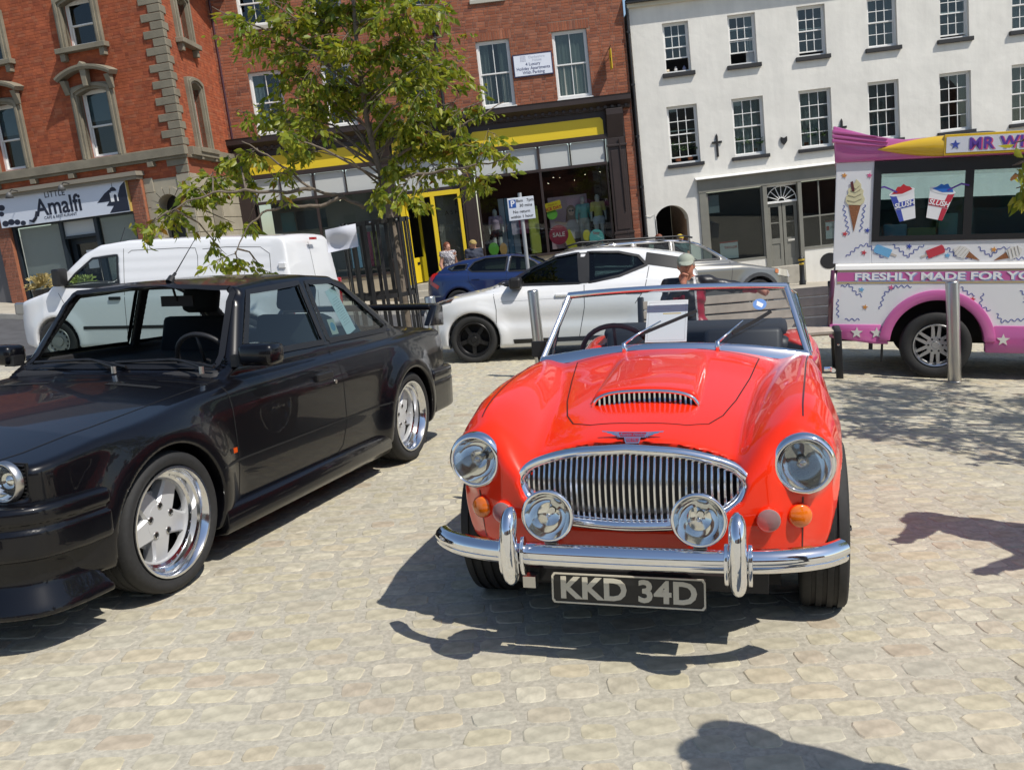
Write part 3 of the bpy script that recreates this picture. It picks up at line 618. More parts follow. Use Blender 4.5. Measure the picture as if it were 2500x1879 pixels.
mb = MB(); fbox(mb, 1.78, 3.4, -.75, -.66, -1.5, -.1); fbox(mb, 4.5, 6.05, -.75, -.66, -1.5, -.1); mb.build('window_bed', mat('dark_blue_cloth', (.03,.04,.06), .9), W)

# ================================================================== brick building with the brown and yellow shopfront
S = thing('brick_shop_building', 'red brick building with dark brown and yellow shopfront', 'building', frame_M((-7.2,26), 0))
M_mortar = mat('mortar', (.24,.15,.11), .95)
M_brick = attr_mat('red_brick', M_brickramp, .85, 'attr', .3, (40,.2), .22)
M_brown = mat('brown_timber', (.032,.02,.017), .45, noise=(4,.15)); M_yellow = mat('yellow_paint', (.72,.52,.02), .45)
M_frost = mat('frosted_panel', (.50,.51,.49), .5); M_lead = mat('lead', (.2,.2,.2), .7)
F1 = [(.94,1.84),(2.95,3.78),(5.25,6.02),(7.3,8.23),(9.42,10.39)]; zf1 = [(4.42,6.12),(4.42,6.1),(4.46,6.1),(4.44,6.22),(4.44,6.25)]
holesS = [(a,b,c,e) for (a,b),(c,e) in zip(F1, zf1)]+[(a,b,7.3,8.5) for a,b in F1]
mb = MB(); wall(mb, .0, 11.45, 4.3, 8.7, holesS, .25); fbox(mb, 11.2, 11.45, -3, 4.3, -.3, 0); mb.box(11.45, 11.46, 0, 6, -3, 8.7); mb.build('wall', M_mortar, S)
bricks('brickwork', S, .0, 11.45, 4.34, 8.68, holesS, M_brick, lintels=[(a-.08,b+.08,e,e+.24) for (a,b,c,e) in holesS])
bricks('brickwork', S, 11.2, 11.45, -1.6, 4.3, [], M_brick)
for i, ((a,b),(c,e)) in enumerate(zip(F1, zf1)): sash(S, a, b, c, e, 2, 2, rec=.08, fr=.06, curtain=[('left',M_net,.1),None,None,('both',mat('lace_curtain',(.42,.41,.36),.9),.08),('full',MATS['lace_curtain'],.08)][i], sill=(.03,.06,.05,M_white))
for a, b in F1: sash(S, a, b, 7.3, 8.5, 2, 2, rec=.08, fr=.06, sill=(.03,.1,.06,mat('stone_sill',(.42,.4,.34),.8)))
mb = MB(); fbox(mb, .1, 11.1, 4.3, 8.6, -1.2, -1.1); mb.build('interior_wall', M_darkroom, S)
mb = MB(); mb.prism([(0,4.02),(-.1,4.02),(-.12,4.1),(-.3,4.2),(-.34,4.22),(-.34,4.36),(-.36,4.38),(-.02,4.42),(0,4.42)], 'x', 0, 11.4); mb.build('cornice', M_brown, S)
mb = MB()
for k in range(58): fbox(mb, .12+k*.195, .2+k*.195, 4.05, 4.12, .1, .17)
tag(mb.build('dentils', M_brown, S), kind='stuff')
for a, b in ((.57,4.2),(4.62,6.36),(6.86,10.6)):
    mb = MB(); mb.prism([(a+.06,3.37),(b,3.37),(b,3.75),(b-.07,3.84),(a+.07,3.84),(a,3.77),(a,3.43)], 'y', -.05, .0); mb.build('fascia_panel', M_yellow, S)
text('house_number', 'No 24', .2, face_M(1.0,3.52,.053), mat('dull_gold',(.3,.19,.03),.5), S)
mb = MB(); fbox(mb, 0, 11.2, 3.24, 4.02, -.1, -.002); fbox(mb, 0, 11.2, 3.24, 3.37, -.002, .08); mb.build('fascia_backing', M_brown, S)
for u0, u1 in ((0,.56),(4.22,4.6),(6.38,6.84),(10.64,11.2)):
    mb = MB(); fbox(mb, u0, u1, -3, .55, -.3, .12); fbox(mb, u0+.03, u1-.03, .55, 3.24, -.3, .08); fbox(mb, u0+.1, u1-.1, .68, 2.9, .08, .1); fbox(mb, u0-.01, u1+.01, .55, .62, .08, .14); fbox(mb, u0-.01, u1+.01, 3.0, 3.06, .08, .13); fbox(mb, u0+.1, u1-.1, -.3, .45, .12, .14)
    mb.prism([(-.08,3.24),(-.26,3.86),(-.26,4.02),(0,4.02),(0,3.24)], 'x', u0+.05, u1-.05); mb.build('pilaster', M_brown, S, bevel=.008)
def shopwin(u0, u1, cuts, zt=2.57, zb=.26, mull=None, z2=3.24):
    mb = MB(); fbox(mb, u0, u1, zt-.03, zt+.05, -.06, .06); fbox(mb, u0, u1, zb-.06, zb, -.12, .1)
    for u in mull or []: fbox(mb, u-.035, u+.035, zb, z2, -.05, .05)
    for u in cuts: fbox(mb, u-.022, u+.022, zt+.05, z2, -.04, .03)
    fbox(mb, u0, u0+.04, zb, z2, -.06, .02); fbox(mb, u1-.04, u1, zb, z2, -.06, .02)
    w = mb.build('shop_window', M_brown, S, bevel=.004)
    ed = sorted([u0]+list(mull or [])+[u1])
    for a, b in zip(ed, ed[1:]): q = MB(); fbox(q, a+.035, b-.035, zb, zt-.03, -.02, -.014); q.build('pane', M_shopglass, w)
    ed = sorted([u0]+list(mull or [])+list(cuts)+[u1])
    for a, b in zip(ed, ed[1:]): q = MB(); q.prism([(a+.03,zt+.05),(b-.03,zt+.05),(b-.03,z2-.06),(b-.07,z2-.01),(a+.07,z2-.01),(a+.03,z2-.06)], 'y', .012, .02); q.build('transom_pane', M_frost, w)
    return w
shopwin(.6, 4.2, (1.35,3.2), mull=(2.3,)); shopwin(6.86, 10.62, (7.74,9.6), mull=(8.7,))
for a_ in ((.56,4.22),(6.84,10.64)): mb = MB(); fbox(mb, a_[0], a_[1], -3, .2, -.1, .05); mb.build('stall_riser', mat('stall_stone', (.33,.28,.2), .85, noise=(3,.2)), S)
for a in (1.0,2.6): mb = MB(); fbox(mb, a, a+.7, -.55, -.25, .05, .06); mb.build('cellar_grille', M_black, S)
# display rooms
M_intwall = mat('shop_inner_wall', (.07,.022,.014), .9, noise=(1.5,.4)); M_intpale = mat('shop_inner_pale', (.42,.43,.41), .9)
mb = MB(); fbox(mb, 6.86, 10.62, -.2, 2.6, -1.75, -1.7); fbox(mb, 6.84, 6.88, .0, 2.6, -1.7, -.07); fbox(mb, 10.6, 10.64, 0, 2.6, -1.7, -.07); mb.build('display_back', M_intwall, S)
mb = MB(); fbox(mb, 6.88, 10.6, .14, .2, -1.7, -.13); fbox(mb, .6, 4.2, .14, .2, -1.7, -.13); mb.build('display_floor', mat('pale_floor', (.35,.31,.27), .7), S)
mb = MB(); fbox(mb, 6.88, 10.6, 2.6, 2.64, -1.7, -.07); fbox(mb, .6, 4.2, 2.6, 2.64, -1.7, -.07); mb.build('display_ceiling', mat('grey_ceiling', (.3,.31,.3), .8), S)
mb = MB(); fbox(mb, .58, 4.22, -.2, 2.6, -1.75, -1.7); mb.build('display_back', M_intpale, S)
M_lampw = mat('spot_lamp', (1,.9,.7), .4, emit=(1,.85,.6,18)); 
for u, d, z in ((7.4,.9,2.5),(9.1,.6,2.42),(9.35,1.3,2.42),(10.1,1.2,2.42),(10.45,.5,2.42),(9.0,1.5,2.3),(9.8,1.6,2.3),(2.6,.7,2.5),(2.8,1.0,2.5)):
    q = MB(); q.lathe([(0,-.05),(.028,-.05),(.03,0),(.03,.05),(0,.05)], 10); t = q.build('spotlight', M_black, S, mw=Matrix.Translation((u, d, z))); q = MB(); q.disc(.024, 10, None, 0, -.051); q.build('bulb', M_lampw, t)
# entrance
mb = MB()
for a, b in ((4.62,4.75),(5.5,5.62),(6.28,6.37)): fbox(mb, a, b, -.2, 2.22, -.02, .06)
fbox(mb, 4.62, 6.37, 2.22, 2.35, -.02, .06); mb.build('door_frame', M_yellow, S, bevel=.006)
mb = MB(); fbox(mb, 4.6, 6.4, 2.35, 2.45, -.06, .05); fbox(mb, 5.3, 5.34, 2.45, 3.24, -.04, .03); mb.build('door_head', M_brown, S)
for a, b in ((4.62,5.3),(5.34,6.38)): q = MB(); fbox(q, a, b, 2.45, 3.24, -.02, -.012); q.build('transom_pane', M_frost, S)
q = MB(); Md = Matrix.Translation((4.78,.03,0)) @ Matrix.Rotation(R(62), 4, 'Z')
for bx in ((0,.1,-.17,2.18),(.62,.72,-.17,2.18),(.1,.62,2.06,2.18),(.1,.62,-.17,.55)): q.box(bx[0],bx[1],0,.045,bx[2],bx[3],M=Md)
dd = q.build('open_door', M_yellow, S); q = MB(); q.box(.1,.62,.018,.024,.55,2.06,M=Md); q.build('pane', M_shopglass, dd); q = MB(); q.box(.22,.34,-.02,0,.35,.42,M=Md); q.build('letter_plate', M_black, dd)
q = MB(); fbox(q, 5.62, 6.28, .1, 2.22, -.02, -.014); q.build('pane', M_shopglass, S)
q = MB(); fbox(q, 5.62, 6.28, -.2, .1, -.03, .03); q.build('door_panel', M_yellow, S)
mb = MB(); fbox(mb, 4.6, 6.4, -.25, 2.6, -3.0, -2.9); fbox(mb, 4.58, 4.6, -.25, 2.6, -2.9, -.05); fbox(mb, 6.38, 6.4, -.25, 2.6, -2.9, -.05); mb.build('entrance_walls', mat('entrance_dark', (.12,.11,.1), .9), S)
text('wall_lettering', 'A S H', .17, face_M(6.06,1.72,-.3), M_ink, S); text('wall_lettering', 'R', .26, face_M(6.24,1.98,-.3), M_ink, S)
q = MB(); fbox(q, 5.64, 6.27, .1, 2.2, -.35, -.31); q.build('inner_panel', mat('inner_grey', (.17,.165,.15), .8), S)
mb = MB(); fbox(mb, 4.5, 6.5, -3, -.2, -3, .08); fbox(mb, 4.5, 6.5, -3, -.38, .08, .36); fbox(mb, 4.5, 6.5, -3, -.56, .36, .64); mb.build('entrance_steps', MATS['stone_step'], S, bevel=.01)
# downpipe with hopper, bracket light, hanging sign, apartments board
mb = MB(); mb.tube([(6.22,-.1,8.7),(6.22,-.1,4.45)], .045, 8); fbox(mb, 6.08, 6.36, 6.55, 6.75, 0, .2); mb.build('downpipe', M_black, S)
mb = MB(); mb.tube([(11.0,-.12,3.2),(11.02,-.12,1.2)], .02, 6); mb.build('conduit', M_brown, S)
t = thing('wall_lamp', 'small black lamp bracketed on brick wall left of curtained windows', 'lamp', S.matrix_world @ Matrix.Translation((6.72,0,5.02)))
q = MB(); q.tube([(0,0,0),(0,-.2,.04)], .015, 6); q.build('bracket', M_black, t); q = MB(); q.lathe([(0,.08),(.05,.06),(.08,-.06),(.03,-.1),(0,-.1)], 12, Matrix.Translation((0,-.22,0))); q.build('lantern', M_black, t)
t = thing('apartment_sign', 'white board advertising holiday apartments between two brick building windows', 'sign', S.matrix_world @ Matrix.Translation((8.82,0,5.45)))
q = MB(); q.box(-.55,.55,-.04,0,-.3,.3); q.build('frame', mat('navy_frame',(.03,.03,.08),.5), t); q = MB(); q.box(-.52,.52,-.046,-.041,-.27,.27); q.build('board', mat('board_white',(.72,.75,.82),.5), t)
M_blueink = mat('blue_ink', (.06,.07,.16), .6); M_paleink = mat('pale_ink', (.45,.47,.55), .6)
for k, (s_, z) in enumerate((('4 Luxury',.02),('Holiday Apartments',-.09),('With Parking',-.2))): text('lettering', s_, .115, face_M(0,z,.0475), M_blueink, t, bold=.0015)
for s_, z in (('Derbyshire',.2),('House',.12)): text('lettering', s_, .1, face_M(.12,z,.0475), M_paleink, t)
q = MB()
for i in range(4):
    for j in range(4): q.box(-.34+i*.04, -.31+i*.04, -.0475, -.046, .1+j*.04, .13+j*.04)
q.build('house_logo', M_paleink, t)
t = thing('hanging_sign', 'narrow yellow sign hanging from bracket beside the rightmost brick building window', 'sign', S.matrix_world @ Matrix.Translation((10.95,0,5.3)))
q = MB(); q.tube([(0,0,.32),(0,-.5,.34)], .012, 6); q.tube([(0,0,.1),(0,-.3,.33)], .01, 6); q.build('bracket', M_black, t); q = MB(); q.box(-.01,.01,-.46,-.1,-.25,.27); q.build('panel', M_yellow, t); q = MB(); q.prism(arc_pts(-.28,.02,.06,0,330,11), 'x', -.013, .013); q.build('emblem', M_ink, t)
# window display: posters, discs, clothes
def flat(name, label, cat, u, z, w, h, d, mt, tilt=0.0, disc=False, group=None):
    t = thing(name, label, cat, S.matrix_world @ Matrix.Translation((u, d, z)) @ Matrix.Rotation(tilt, 4, 'Y'), group); q = MB()
    if disc: q.prism([(w/2*math.cos(a), h/2*math.sin(a)) for a in [2*math.pi*i/36 for i in range(36)]], 'y', 0, .01)
    else: q.box(-w/2, w/2, 0, .01, -h/2, h/2)
    q.build('card', mt, t); return t
t = flat('fashion_poster', 'large pink fashion poster of a woman in sunglasses behind SALE disc', 'poster', 9.45, 1.06, 1.15, 1.5, .75, mat('poster_pink', (.55,.36,.40), .6))
M_skinp = mat('print_skin', (.55,.33,.24), .6); M_hairp = mat('print_hair', (.22,.12,.07), .6); M_creamp = mat('print_cream', (.6,.52,.48), .6)
q = MB(); q.prism(arc_pts(.08,.3,.14,0,345,20,1.25), 'y', -.004, -.001); q.prism([(-.05,.3),(-.12,-.02),(.0,.05),(.18,.05),(.3,-.02),(.24,.3)], 'y', -.0035, -.001); q.build('printed_hair', M_hairp, t)
q = MB(); q.prism(arc_pts(.08,.28,.085,0,345,18,1.35), 'y', -.006, -.004); q.prism([(-.42,.0),(-.45,.08),(-.05,-.02),(-.02,-.12)], 'y', -.0055, -.0035); q.build('printed_face', M_skinp, t)
q = MB(); q.prism([(-.12,-.06),(.06,.04),(.28,-.02),(.36,-.5),(-.02,-.52)], 'y', -.007, -.0045); q.build('printed_top', M_creamp, t)
q = MB(); q.prism([(-.0,-.5),(.36,-.5),(.42,-.75),(-.02,-.75)], 'y', -.006, -.004); q.build('printed_skirt', mat('print_brown',(.2,.13,.11),.6), t)
q = MB(); q.prism(arc_pts(.045,.31,.032,0,330,9), 'y', -.009, -.0065); q.prism(arc_pts(.125,.31,.032,0,330,9), 'y', -.009, -.0065); q.build('printed_sunglasses', M_ink, t)
t = flat('sale_disc', 'large dark red disc lettered SALE in shop window', 'sign', 9.06, .73, .56, .56, .2, mat('sale_red', (.28,.02,.045), .5), disc=True)
text('lettering', 'SALE', .17, face_M(0,0,.003), M_creamp, t, bold=.003)
t = flat('ice_sticker', 'yellow slanted sticker lettered ICE DAY in shop window', 'sign', 8.98, 1.56, .46, .24, .15, M_yellow, R(-8)); text('lettering', 'ICE DAY', .12, face_M(0,-.06,.003), M_red, t, bold=.004); text('lettering', 'Have an', .08, face_M(0,.05,.003), mat('print_orange',(.5,.2,.02),.6), t)
M_lime = mat('print_lime', (.16,.45,.05), .6)
flat('round_sticker', 'lime green disc below the yellow ICE DAY sticker', 'sign', 8.93, 1.33, .3, .3, .18, M_lime, disc=True)
flat('round_sticker', 'lime green disc low in the left pane of right display window', 'sign', 7.14, .55, .3, .36, .16, M_lime, disc=True)
flat('round_sticker', 'orange oval disc low in the left pane of right display window', 'sign', 7.42, .52, .22, .34, .17, mat('print_apricot',(.55,.3,.1),.6), disc=True)
flat('round_sticker', 'yellow oval disc between SALE and turquoise disc', 'sign', 9.86, .62, .22, .32, .17, mat('print_yellow',(.6,.5,.05),.6), disc=True)
t = flat('stay_cool_disc', 'turquoise disc lettered Stay Cool in shop window', 'sign', 10.14, .52, .42, .5, .15, mat('print_turquoise',(.15,.5,.47),.6), disc=True); text('lettering', 'Stay', .12, face_M(0,.14,.003), M_red, t); text('lettering', 'Cool', .13, face_M(0,-.15,.003), M_red, t)
t = flat('yellow_banner', 'yellow cloth strip lying across the lower fashion poster', 'banner', 9.42, .45, .26, .75, .6, mat('cloth_yellow',(.55,.48,.03),.7), R(-18))
for u, z, w, h, mt, lb in ((7.5,1.1,.16,1.7,(.55,.6,.66),'pale'),(7.68,1.1,.16,1.7,(.2,.36,.5),'blue'),(7.86,1.1,.18,1.7,(.55,.6,.66),'white')): flat('hanging_cloth', '%s upright strip of striped backdrop in left shop display' % lb, 'backdrop', u, z, w, h, .95, mat('cloth_'+lb, mt, .8))
t = flat('lime_poster', 'tall lime yellow panel at right of left display pane', 'poster', 8.38, .95, .3, 1.35, .4, mat('panel_lime',(.42,.42,.07),.6))
flat('draped_skirt', 'red pink garment hanging behind the parking sign', 'garment', 8.1, 1.1, .3, .45, .5, mat('garment_pink',(.45,.1,.16),.8))
flat('draped_shirt', 'striped pale garment hanging left of the red pink one', 'garment', 7.85, 1.15, .24, .55, .55, mat('garment_stripe',(.5,.42,.5),.8))
for k, (u, mt) in enumerate(((3.1,'cloth_blue'),(3.45,'garment_pink'),(3.75,'panel_lime'))): flat('display_poster', ['blue poster low in left shop display', 'pink poster low in left shop display', 'green poster low in left shop display'][k], 'poster', u, .95, .28, 1.0, .6, MATS[mt])
flat('display_screen', 'dark grey panel high in the left shop display', 'panel', 1.9, 2.0, .9, .55, .9, mat('panel_slate',(.06,.08,.09),.6)); flat('display_screen', 'pale teal panel beside dark panel in left shop display', 'panel', 1.2, 2.0, .4, .55, .95, mat('panel_teal',(.2,.32,.32),.6))
# security alarm box
q = MB(); fbox(q, -.08, .08, -.12, .12, 0, .08); o = q.build('alarm_box', M_white, None, bevel=.01, mw=S.matrix_world @ Matrix.Translation((6.42,-.1,2.72))); tag(o, 'small white alarm box fixed above the shop entrance pilaster', 'alarm box')

mb = MB(); mb.add([(0,-.15,8.71),(11.45,-.15,8.71),(11.45,4,11),(0,4,11),(0,8,8.71),(11.45,8,8.71)], [(0,1,2,3),(3,2,5,4),(0,3,4),(1,5,2),(0,4,5,1)]); mb.build('roof', MATS['roof_tile'], S)
# ================================================================== corner brick building (cafe)
A = thing('corner_building', 'orange brick corner building with grey stone quoins and arched windows', 'building', frame_M((-7.2,22.4), -14))
M_stone = mat('grey_stone', (.21,.185,.135), .85, noise=(2.5,.22), bump=(25,.4,.01)); M_ashlar = mat('ashlar', (.36,.32,.24), .85, noise=(2,.18), bump=(20,.3,.01))
M_obrick = attr_mat('orange_brick', [(0,(.33,.085,.036)),(.35,(.39,.105,.045)),(.7,(.28,.07,.034)),(1,(.36,.12,.06))], .85, 'attr', .2, (5,.25), .2); M_omortar = mat('orange_mortar', (.26,.075,.035), .95)
wA = [(-2.6,-1.76),(-5.25,-4.45),(-7.9,-7.1)]
holesA = [(a,b,4.0,5.62) for a,b in wA]+[(a,b,6.62,7.7) for a,b in wA]
mb = MB(); wall(mb, -10, 0, 3.3, 8.7, holesA, .3); mb.build('wall', M_omortar, A); bricks('brickwork', A, -8.6, 0, 3.32, 8.68, holesA, M_obrick, proud=.003, J=.006)
def arched_window(par, a, b, c, e, hood=False, curtain=None):
    w = b-a; rise = .1; top = [(a+w*i/10, e-rise+rise*math.sin(math.pi*i/10)*1.0) for i in range(11)]
    inner = [(a,c)]+top+[(b,c)]; sw = .18
    otop = [(a-sw+(w+2*sw)*i/10, e+sw*.8-(rise*.6)+(rise*.6)*math.sin(math.pi*i/10)) for i in range(11)]
    outer = [(a-sw,c)]+otop+[(b+sw,c)]
    m2 = MB(); m2.ring(outer, inner, 'y', -.09, .12, closed=False)
    in2 = [(a-.05,c)]+[(x+(-.05 if i < 5 else .05 if i > 5 else 0), z+.05) for i, (x, z) in enumerate(top)]+[(b+.05,c)]
    m2.ring([(p[0]+(-.07 if p[0] < (a+b)/2 else .07), p[1]+(.07 if k not in (0,len(in2)-1) else 0)) for k, p in enumerate(in2)], in2, 'y', -.13, -.09, closed=False)
    s_ = m2.build('window_surround', M_stone, par, bevel=.008)
    if hood:
        q = MB(); n = 14; hp = [(a-.34+(w+.68)*i/n, e+.27+.22*math.sin(math.pi*i/n)**.8) for i in range(n+1)]
        q.sweep([(x,-.12,z) for x, z in hp], [(-.16,-.03),(.16,-.06),(.2,0),(.2,.05),(-.16,.08)], up=(0,0,1)); q.build('hood_mould', M_stone, s_)
        q = MB(); q.prism([((a+b)/2-.09,e+.52),((a+b)/2+.09,e+.52),((a+b)/2+.06,e+.04),((a+b)/2-.06,e+.04)], 'y', -.26, -.09); q.prism([((a+b)/2-.12,e+.5),((a+b)/2+.12,e+.5),((a+b)/2,e+.62)], 'y', -.3, -.09); q.build('keystone', M_stone, s_, bevel=.015)
        for u in (a-.2, b+.2): q = MB(); q.prism([(-.09,e+.26),(-.26,e+.24),(-.2,e+.1),(-.13,e-.08),(-.09,e-.08)], 'x', u-.07, u+.07); q.build('bracket', M_stone, s_, bevel=.01)
    else:
        q = MB(); fbox(q, a-.28, b+.28, c-.12, c, 0, .2); fbox(q, a-.2, a-.06, c-.3, c-.12, 0, .14); fbox(q, b+.06, b+.2, c-.3, c-.12, 0, .14); q.build('sill', M_stone, s_, bevel=.012)
    sash(par, a, b, c, e, 1, 2, rec=.14, fr=.06, curtain=curtain, meet=.46)
M_blind = mat('blind_blue', (.30,.36,.42), .8)
for a, b in wA[:2]:
    arched_window(A, a, b, 4.0, 5.62, True, ('blind', M_blind, .08)); arched_window(A, a, b, 6.62, 7.7)
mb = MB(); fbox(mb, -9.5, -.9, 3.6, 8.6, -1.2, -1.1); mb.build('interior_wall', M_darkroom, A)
mb = MB(); fbox(mb, -9.5, .1, 3.78, 3.98, 0, .16); fbox(mb, -9.5, .06, 3.72, 3.78, 0, .1); fbox(mb, -9.5, .08, 3.98, 4.0, 0, .12)
for k in range(8): fbox(mb, -8.9+k*1.13, -8.74+k*1.13, 3.6, 3.72, 0, .14)
mb.build('band_course', M_stone, A, bevel=.008)
mb = MB(); fbox(mb, -9.5, -1.2, 3.44, 3.54, 0, .34); fbox(mb, -9.5, -1.25, 3.36, 3.44, 0, .28); mb.build('shop_cornice', mat('weathered_cornice', (.26,.23,.18), .8), A)
# quoins, one block each, alternately long on either face
Ar = thing('corner_building_side', 'side wall of orange brick corner building facing the brick shop', 'building', frame_M((-7.2,22.4), 88))
z = 4.02; k = 0
while z < 8.5:
    lf, lr = (.52,.17) if k % 2 else (.3,.34)
    q = MB(); q.box(-lf, .035, -.035, .02, z+.006, z+.184); o = q.build('quoin', M_stone, A, bevel=.012)
    q = MB(); q.box(.0, lr, -.03, .02, z+.006, z+.184); q.build('quoin', M_stone, Ar, bevel=.012)
    z += .19; k += 1
for k in range(2):
    z = 3.36+.19*k; lf = .3+.22*(k % 2); q = MB(); q.box(-lf, .035, -.035, .02, z+.006, z+.184); q.build('quoin', M_stone, A, bevel=.012)
# ashlar ground floor at the corner with arched doorway: courses of blocks
mb = MB(); wall(mb, -1.27, .0, -1, 3.3, [(-.98,-.35,-1,2.93)], .35)
for (x0,z0),(x1,z1) in zip(arc_pts(-.665,2.6,.315,180,0,12), arc_pts(-.665,2.6,.315,180,0,12)[1:]): mb.add([(x0,0,z0),(x1,0,z1),(x1,0,2.93),(x0,0,2.93)], [(0,1,2,3)]); mb.add([(x0,0,z0),(x1,0,z1),(x1,.35,z1),(x0,.35,z0)], [(0,1,2,3)])
mb.build('stone_base', M_ashlar, A)
for k in range(11):
    zz = -.6+.36*k
    for a, b in ((-1.26,-1.0),(-.33,.02)):
        if zz < 3.1: q = MB(); fbox(q, a, b, zz+.008, zz+.352, 0, .025); q.build('stone_block', M_ashlar, A, bevel=.008)
for a in range(7):
    t0, t1 = 180-a*180/7, 180-(a+1)*180/7; o_ = arc_pts(-.665,2.6,.5,t0-1.5,t1+1.5,3); i_ = arc_pts(-.665,2.6,.32,t0-1.5,t1+1.5,3); q = MB(); q.prism(o_+i_[::-1], 'y', -.03, 0); q.build('arch_stone', M_ashlar, A)
q = MB(); fbox(q, -1.0, -.33, -1, 3, -.4, -.35); q.build('arched_door', M_black, A)
mb = MB(); mb.add([(-10,-.2,8.71),(.2,-.2,8.71),(.2,3.6,8.71),(-10,3.6,8.71),(-8,1.7,10.5),(-1.8,1.7,10.5)], [(0,1,5,4),(1,2,5),(2,3,4,5),(3,0,4),(0,3,2,1)]); mb.build('roof', MATS['roof_tile'], A)
# cafe front
for a, b in ((-1.62,-1.27),(-5.7,-5.32)):
    mb = MB(); fbox(mb, a, b, -1, 3.46, -.2, .118); mb.build('brick_pier', M_mortar, A); o = bricks('pier_brickwork', A, a, b, -.6, 3.46, [], attr_mat('pier_brick_%d' % (a*10), [(0,(.2,.08,.05)),(1,(.28,.11,.07))], .85)); o.location.y = -.118
    mb = MB(); mb.box(b+.0005, b+.004, -.117, .0, -.6, 3.46); mb.build('pier_return', mat('pier_orange', (.33,.12,.06), .85, noise=(14,.2)), A)
mb = MB(); fbox(mb, -10, -5.7, -1, 3.6, -.1, 0); mb.build('neighbour_front', mat('dark_front', (.1,.1,.11), .6), A)
M_teal = mat('dark_teal_paint', (.012,.02,.028), .5); M_blindw = mat('roller_blind', (.50,.52,.51), .8)
mb = MB()
for u in (-5.28,-3.86,-2.83,-1.66): fbox(mb, u-.05, u+.05, -.6, 2.64, -.1, .02)
fbox(mb, -5.3, -1.64, 2.58, 2.66, -.1, .03); fbox(mb, -5.23, -3.91, -.6, .45, -.1, .0); fbox(mb, -2.78, -1.71, -.6, .45, -.1, .0); fbox(mb, -3.81, -2.88, 2.15, 2.22, -.1, .0)
cf = mb.build('shopfront_frame', M_teal, A)
for a, b in ((-5.23,-3.91),(-2.78,-1.71)):
    q = MB(); fbox(q, a, b, .45, 2.58, -.05, -.045); q.build('pane', M_shopglass, cf); q = MB(); fbox(q, a+.02, b-.02, .95 if a < -4 else .6, 2.56, -.12, -.11); q.build('blind', M_blindw, cf)
q = MB(); fbox(q, -3.81, -2.88, 2.22, 2.58, -.06, -.05); q.build('transom_pane', M_blindw, cf)
q = MB()
for a, b, c, e in ((-3.81,-3.68,-.5,2.15),(-3.0,-2.88,-.5,2.15),(-3.68,-3.0,2.0,2.15),(-3.68,-3.0,-.5,.2)): fbox(q, a, b, c, e, -.25, -.2)
d_ = q.build('cafe_door', M_teal, A); q = MB(); fbox(q, -3.68, -3.0, .2, 2.0, -.24, -.235); q.build('pane', M_shopglass, d_); q = MB(); q.tube([(-3.05,.17,.9),(-3.05,.17,1.7)], .015, 6); q.build('handle', M_chrome, d_)
q = MB(); fbox(q, -3.42, -3.12, 1.35, 1.82, -.2, -.195); o = q.build('door_notice', M_paper, None, mw=A.matrix_world.copy()); tag(o, 'white paper notice stuck on the dark cafe door', 'notice')
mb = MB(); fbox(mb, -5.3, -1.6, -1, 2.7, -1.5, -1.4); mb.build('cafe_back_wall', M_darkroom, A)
# shop sign
t = thing('cafe_sign', 'white sign board lettered LITTLE Amalfi above cafe window', 'sign', A.matrix_world @ Matrix.Translation((-3.52,-.2,3.02)))
q = MB(); q.box(-1.92,1.88,0,.12,-.4,.4); q.build('board', mat('sign_white',(.62,.66,.74),.5), t); q = MB(); q.box(1.88,1.9,-.002,.12,-.4,.4); q.box(-1.92,1.88,-.002,.12,.4,.41); q.build('edge_trim', mat('brass_edge',(.5,.36,.1),.4), t)
M_navy = mat('navy_ink', (.012,.016,.035), .6)
text('lettering', 'LITTLE', .2, face_M(-.17,.26,.003), M_navy, t, bold=.002, sp=1.05); text('lettering', 'Amalfi', .58, face_M(-.12,-.04,.003), M_navy, t, bold=.012, sx=.92); text('lettering', 'CAFE & RESTAURANT', .1, face_M(-.12,-.29,.003), M_navy, t)
q = MB(); q.tube([(-.78,-.003,-.1),(-.84,-.003,-.25),(-.95,-.003,-.33),(-1.05,-.003,-.3)], [.03,.04,.04,.02], 6); q.build('letter_flourish', M_navy, t); q = MB()
q.prism([(1.0,-.1),(1.25,.1),(1.4,.18),(1.5,.02),(1.62,.02),(1.72,.22),(1.87,.33),(1.87,-.38),(1.3,-.38),(1.45,-.22),(1.25,-.2),(1.35,-.1)], 'y', -.004, -.001); q.build('coast_picture', M_navy, t); q = MB(); q.prism(arc_pts(1.5,.13,.1,0,180,10), 'y', -.0045, -.001); q.prism([(1.49,.2),(1.51,.2),(1.5,.36)], 'y', -.0048, -.001); q.build('dome_picture', M_navy, t); q = MB(); q.box(1.4,1.62,-.0065,-.005,-.12,.1); q.build('printed_house', M_paper, t); q = MB(); q.prism([(1.5,-.12),(1.58,-.12),(1.58,.02),(1.54,.06),(1.5,.02)], 'y', -.008, -.0066); q.build('printed_arch', M_navy, t)
q = MB()
for cx, cz, r_ in ((-1.8,.1,.1),(-1.84,-.05,.08),(-1.6,-.28,.1),(-1.42,-.3,.09),(-1.25,-.34,.08),(-1.78,-.3,.1)): q.prism([(cx+r_*math.cos(a), cz+r_*.75*math.sin(a)) for a in [2*math.pi*i/14 for i in range(14)]], 'y', -.004, -.001)
q.build('lemon_picture', M_navy, t)
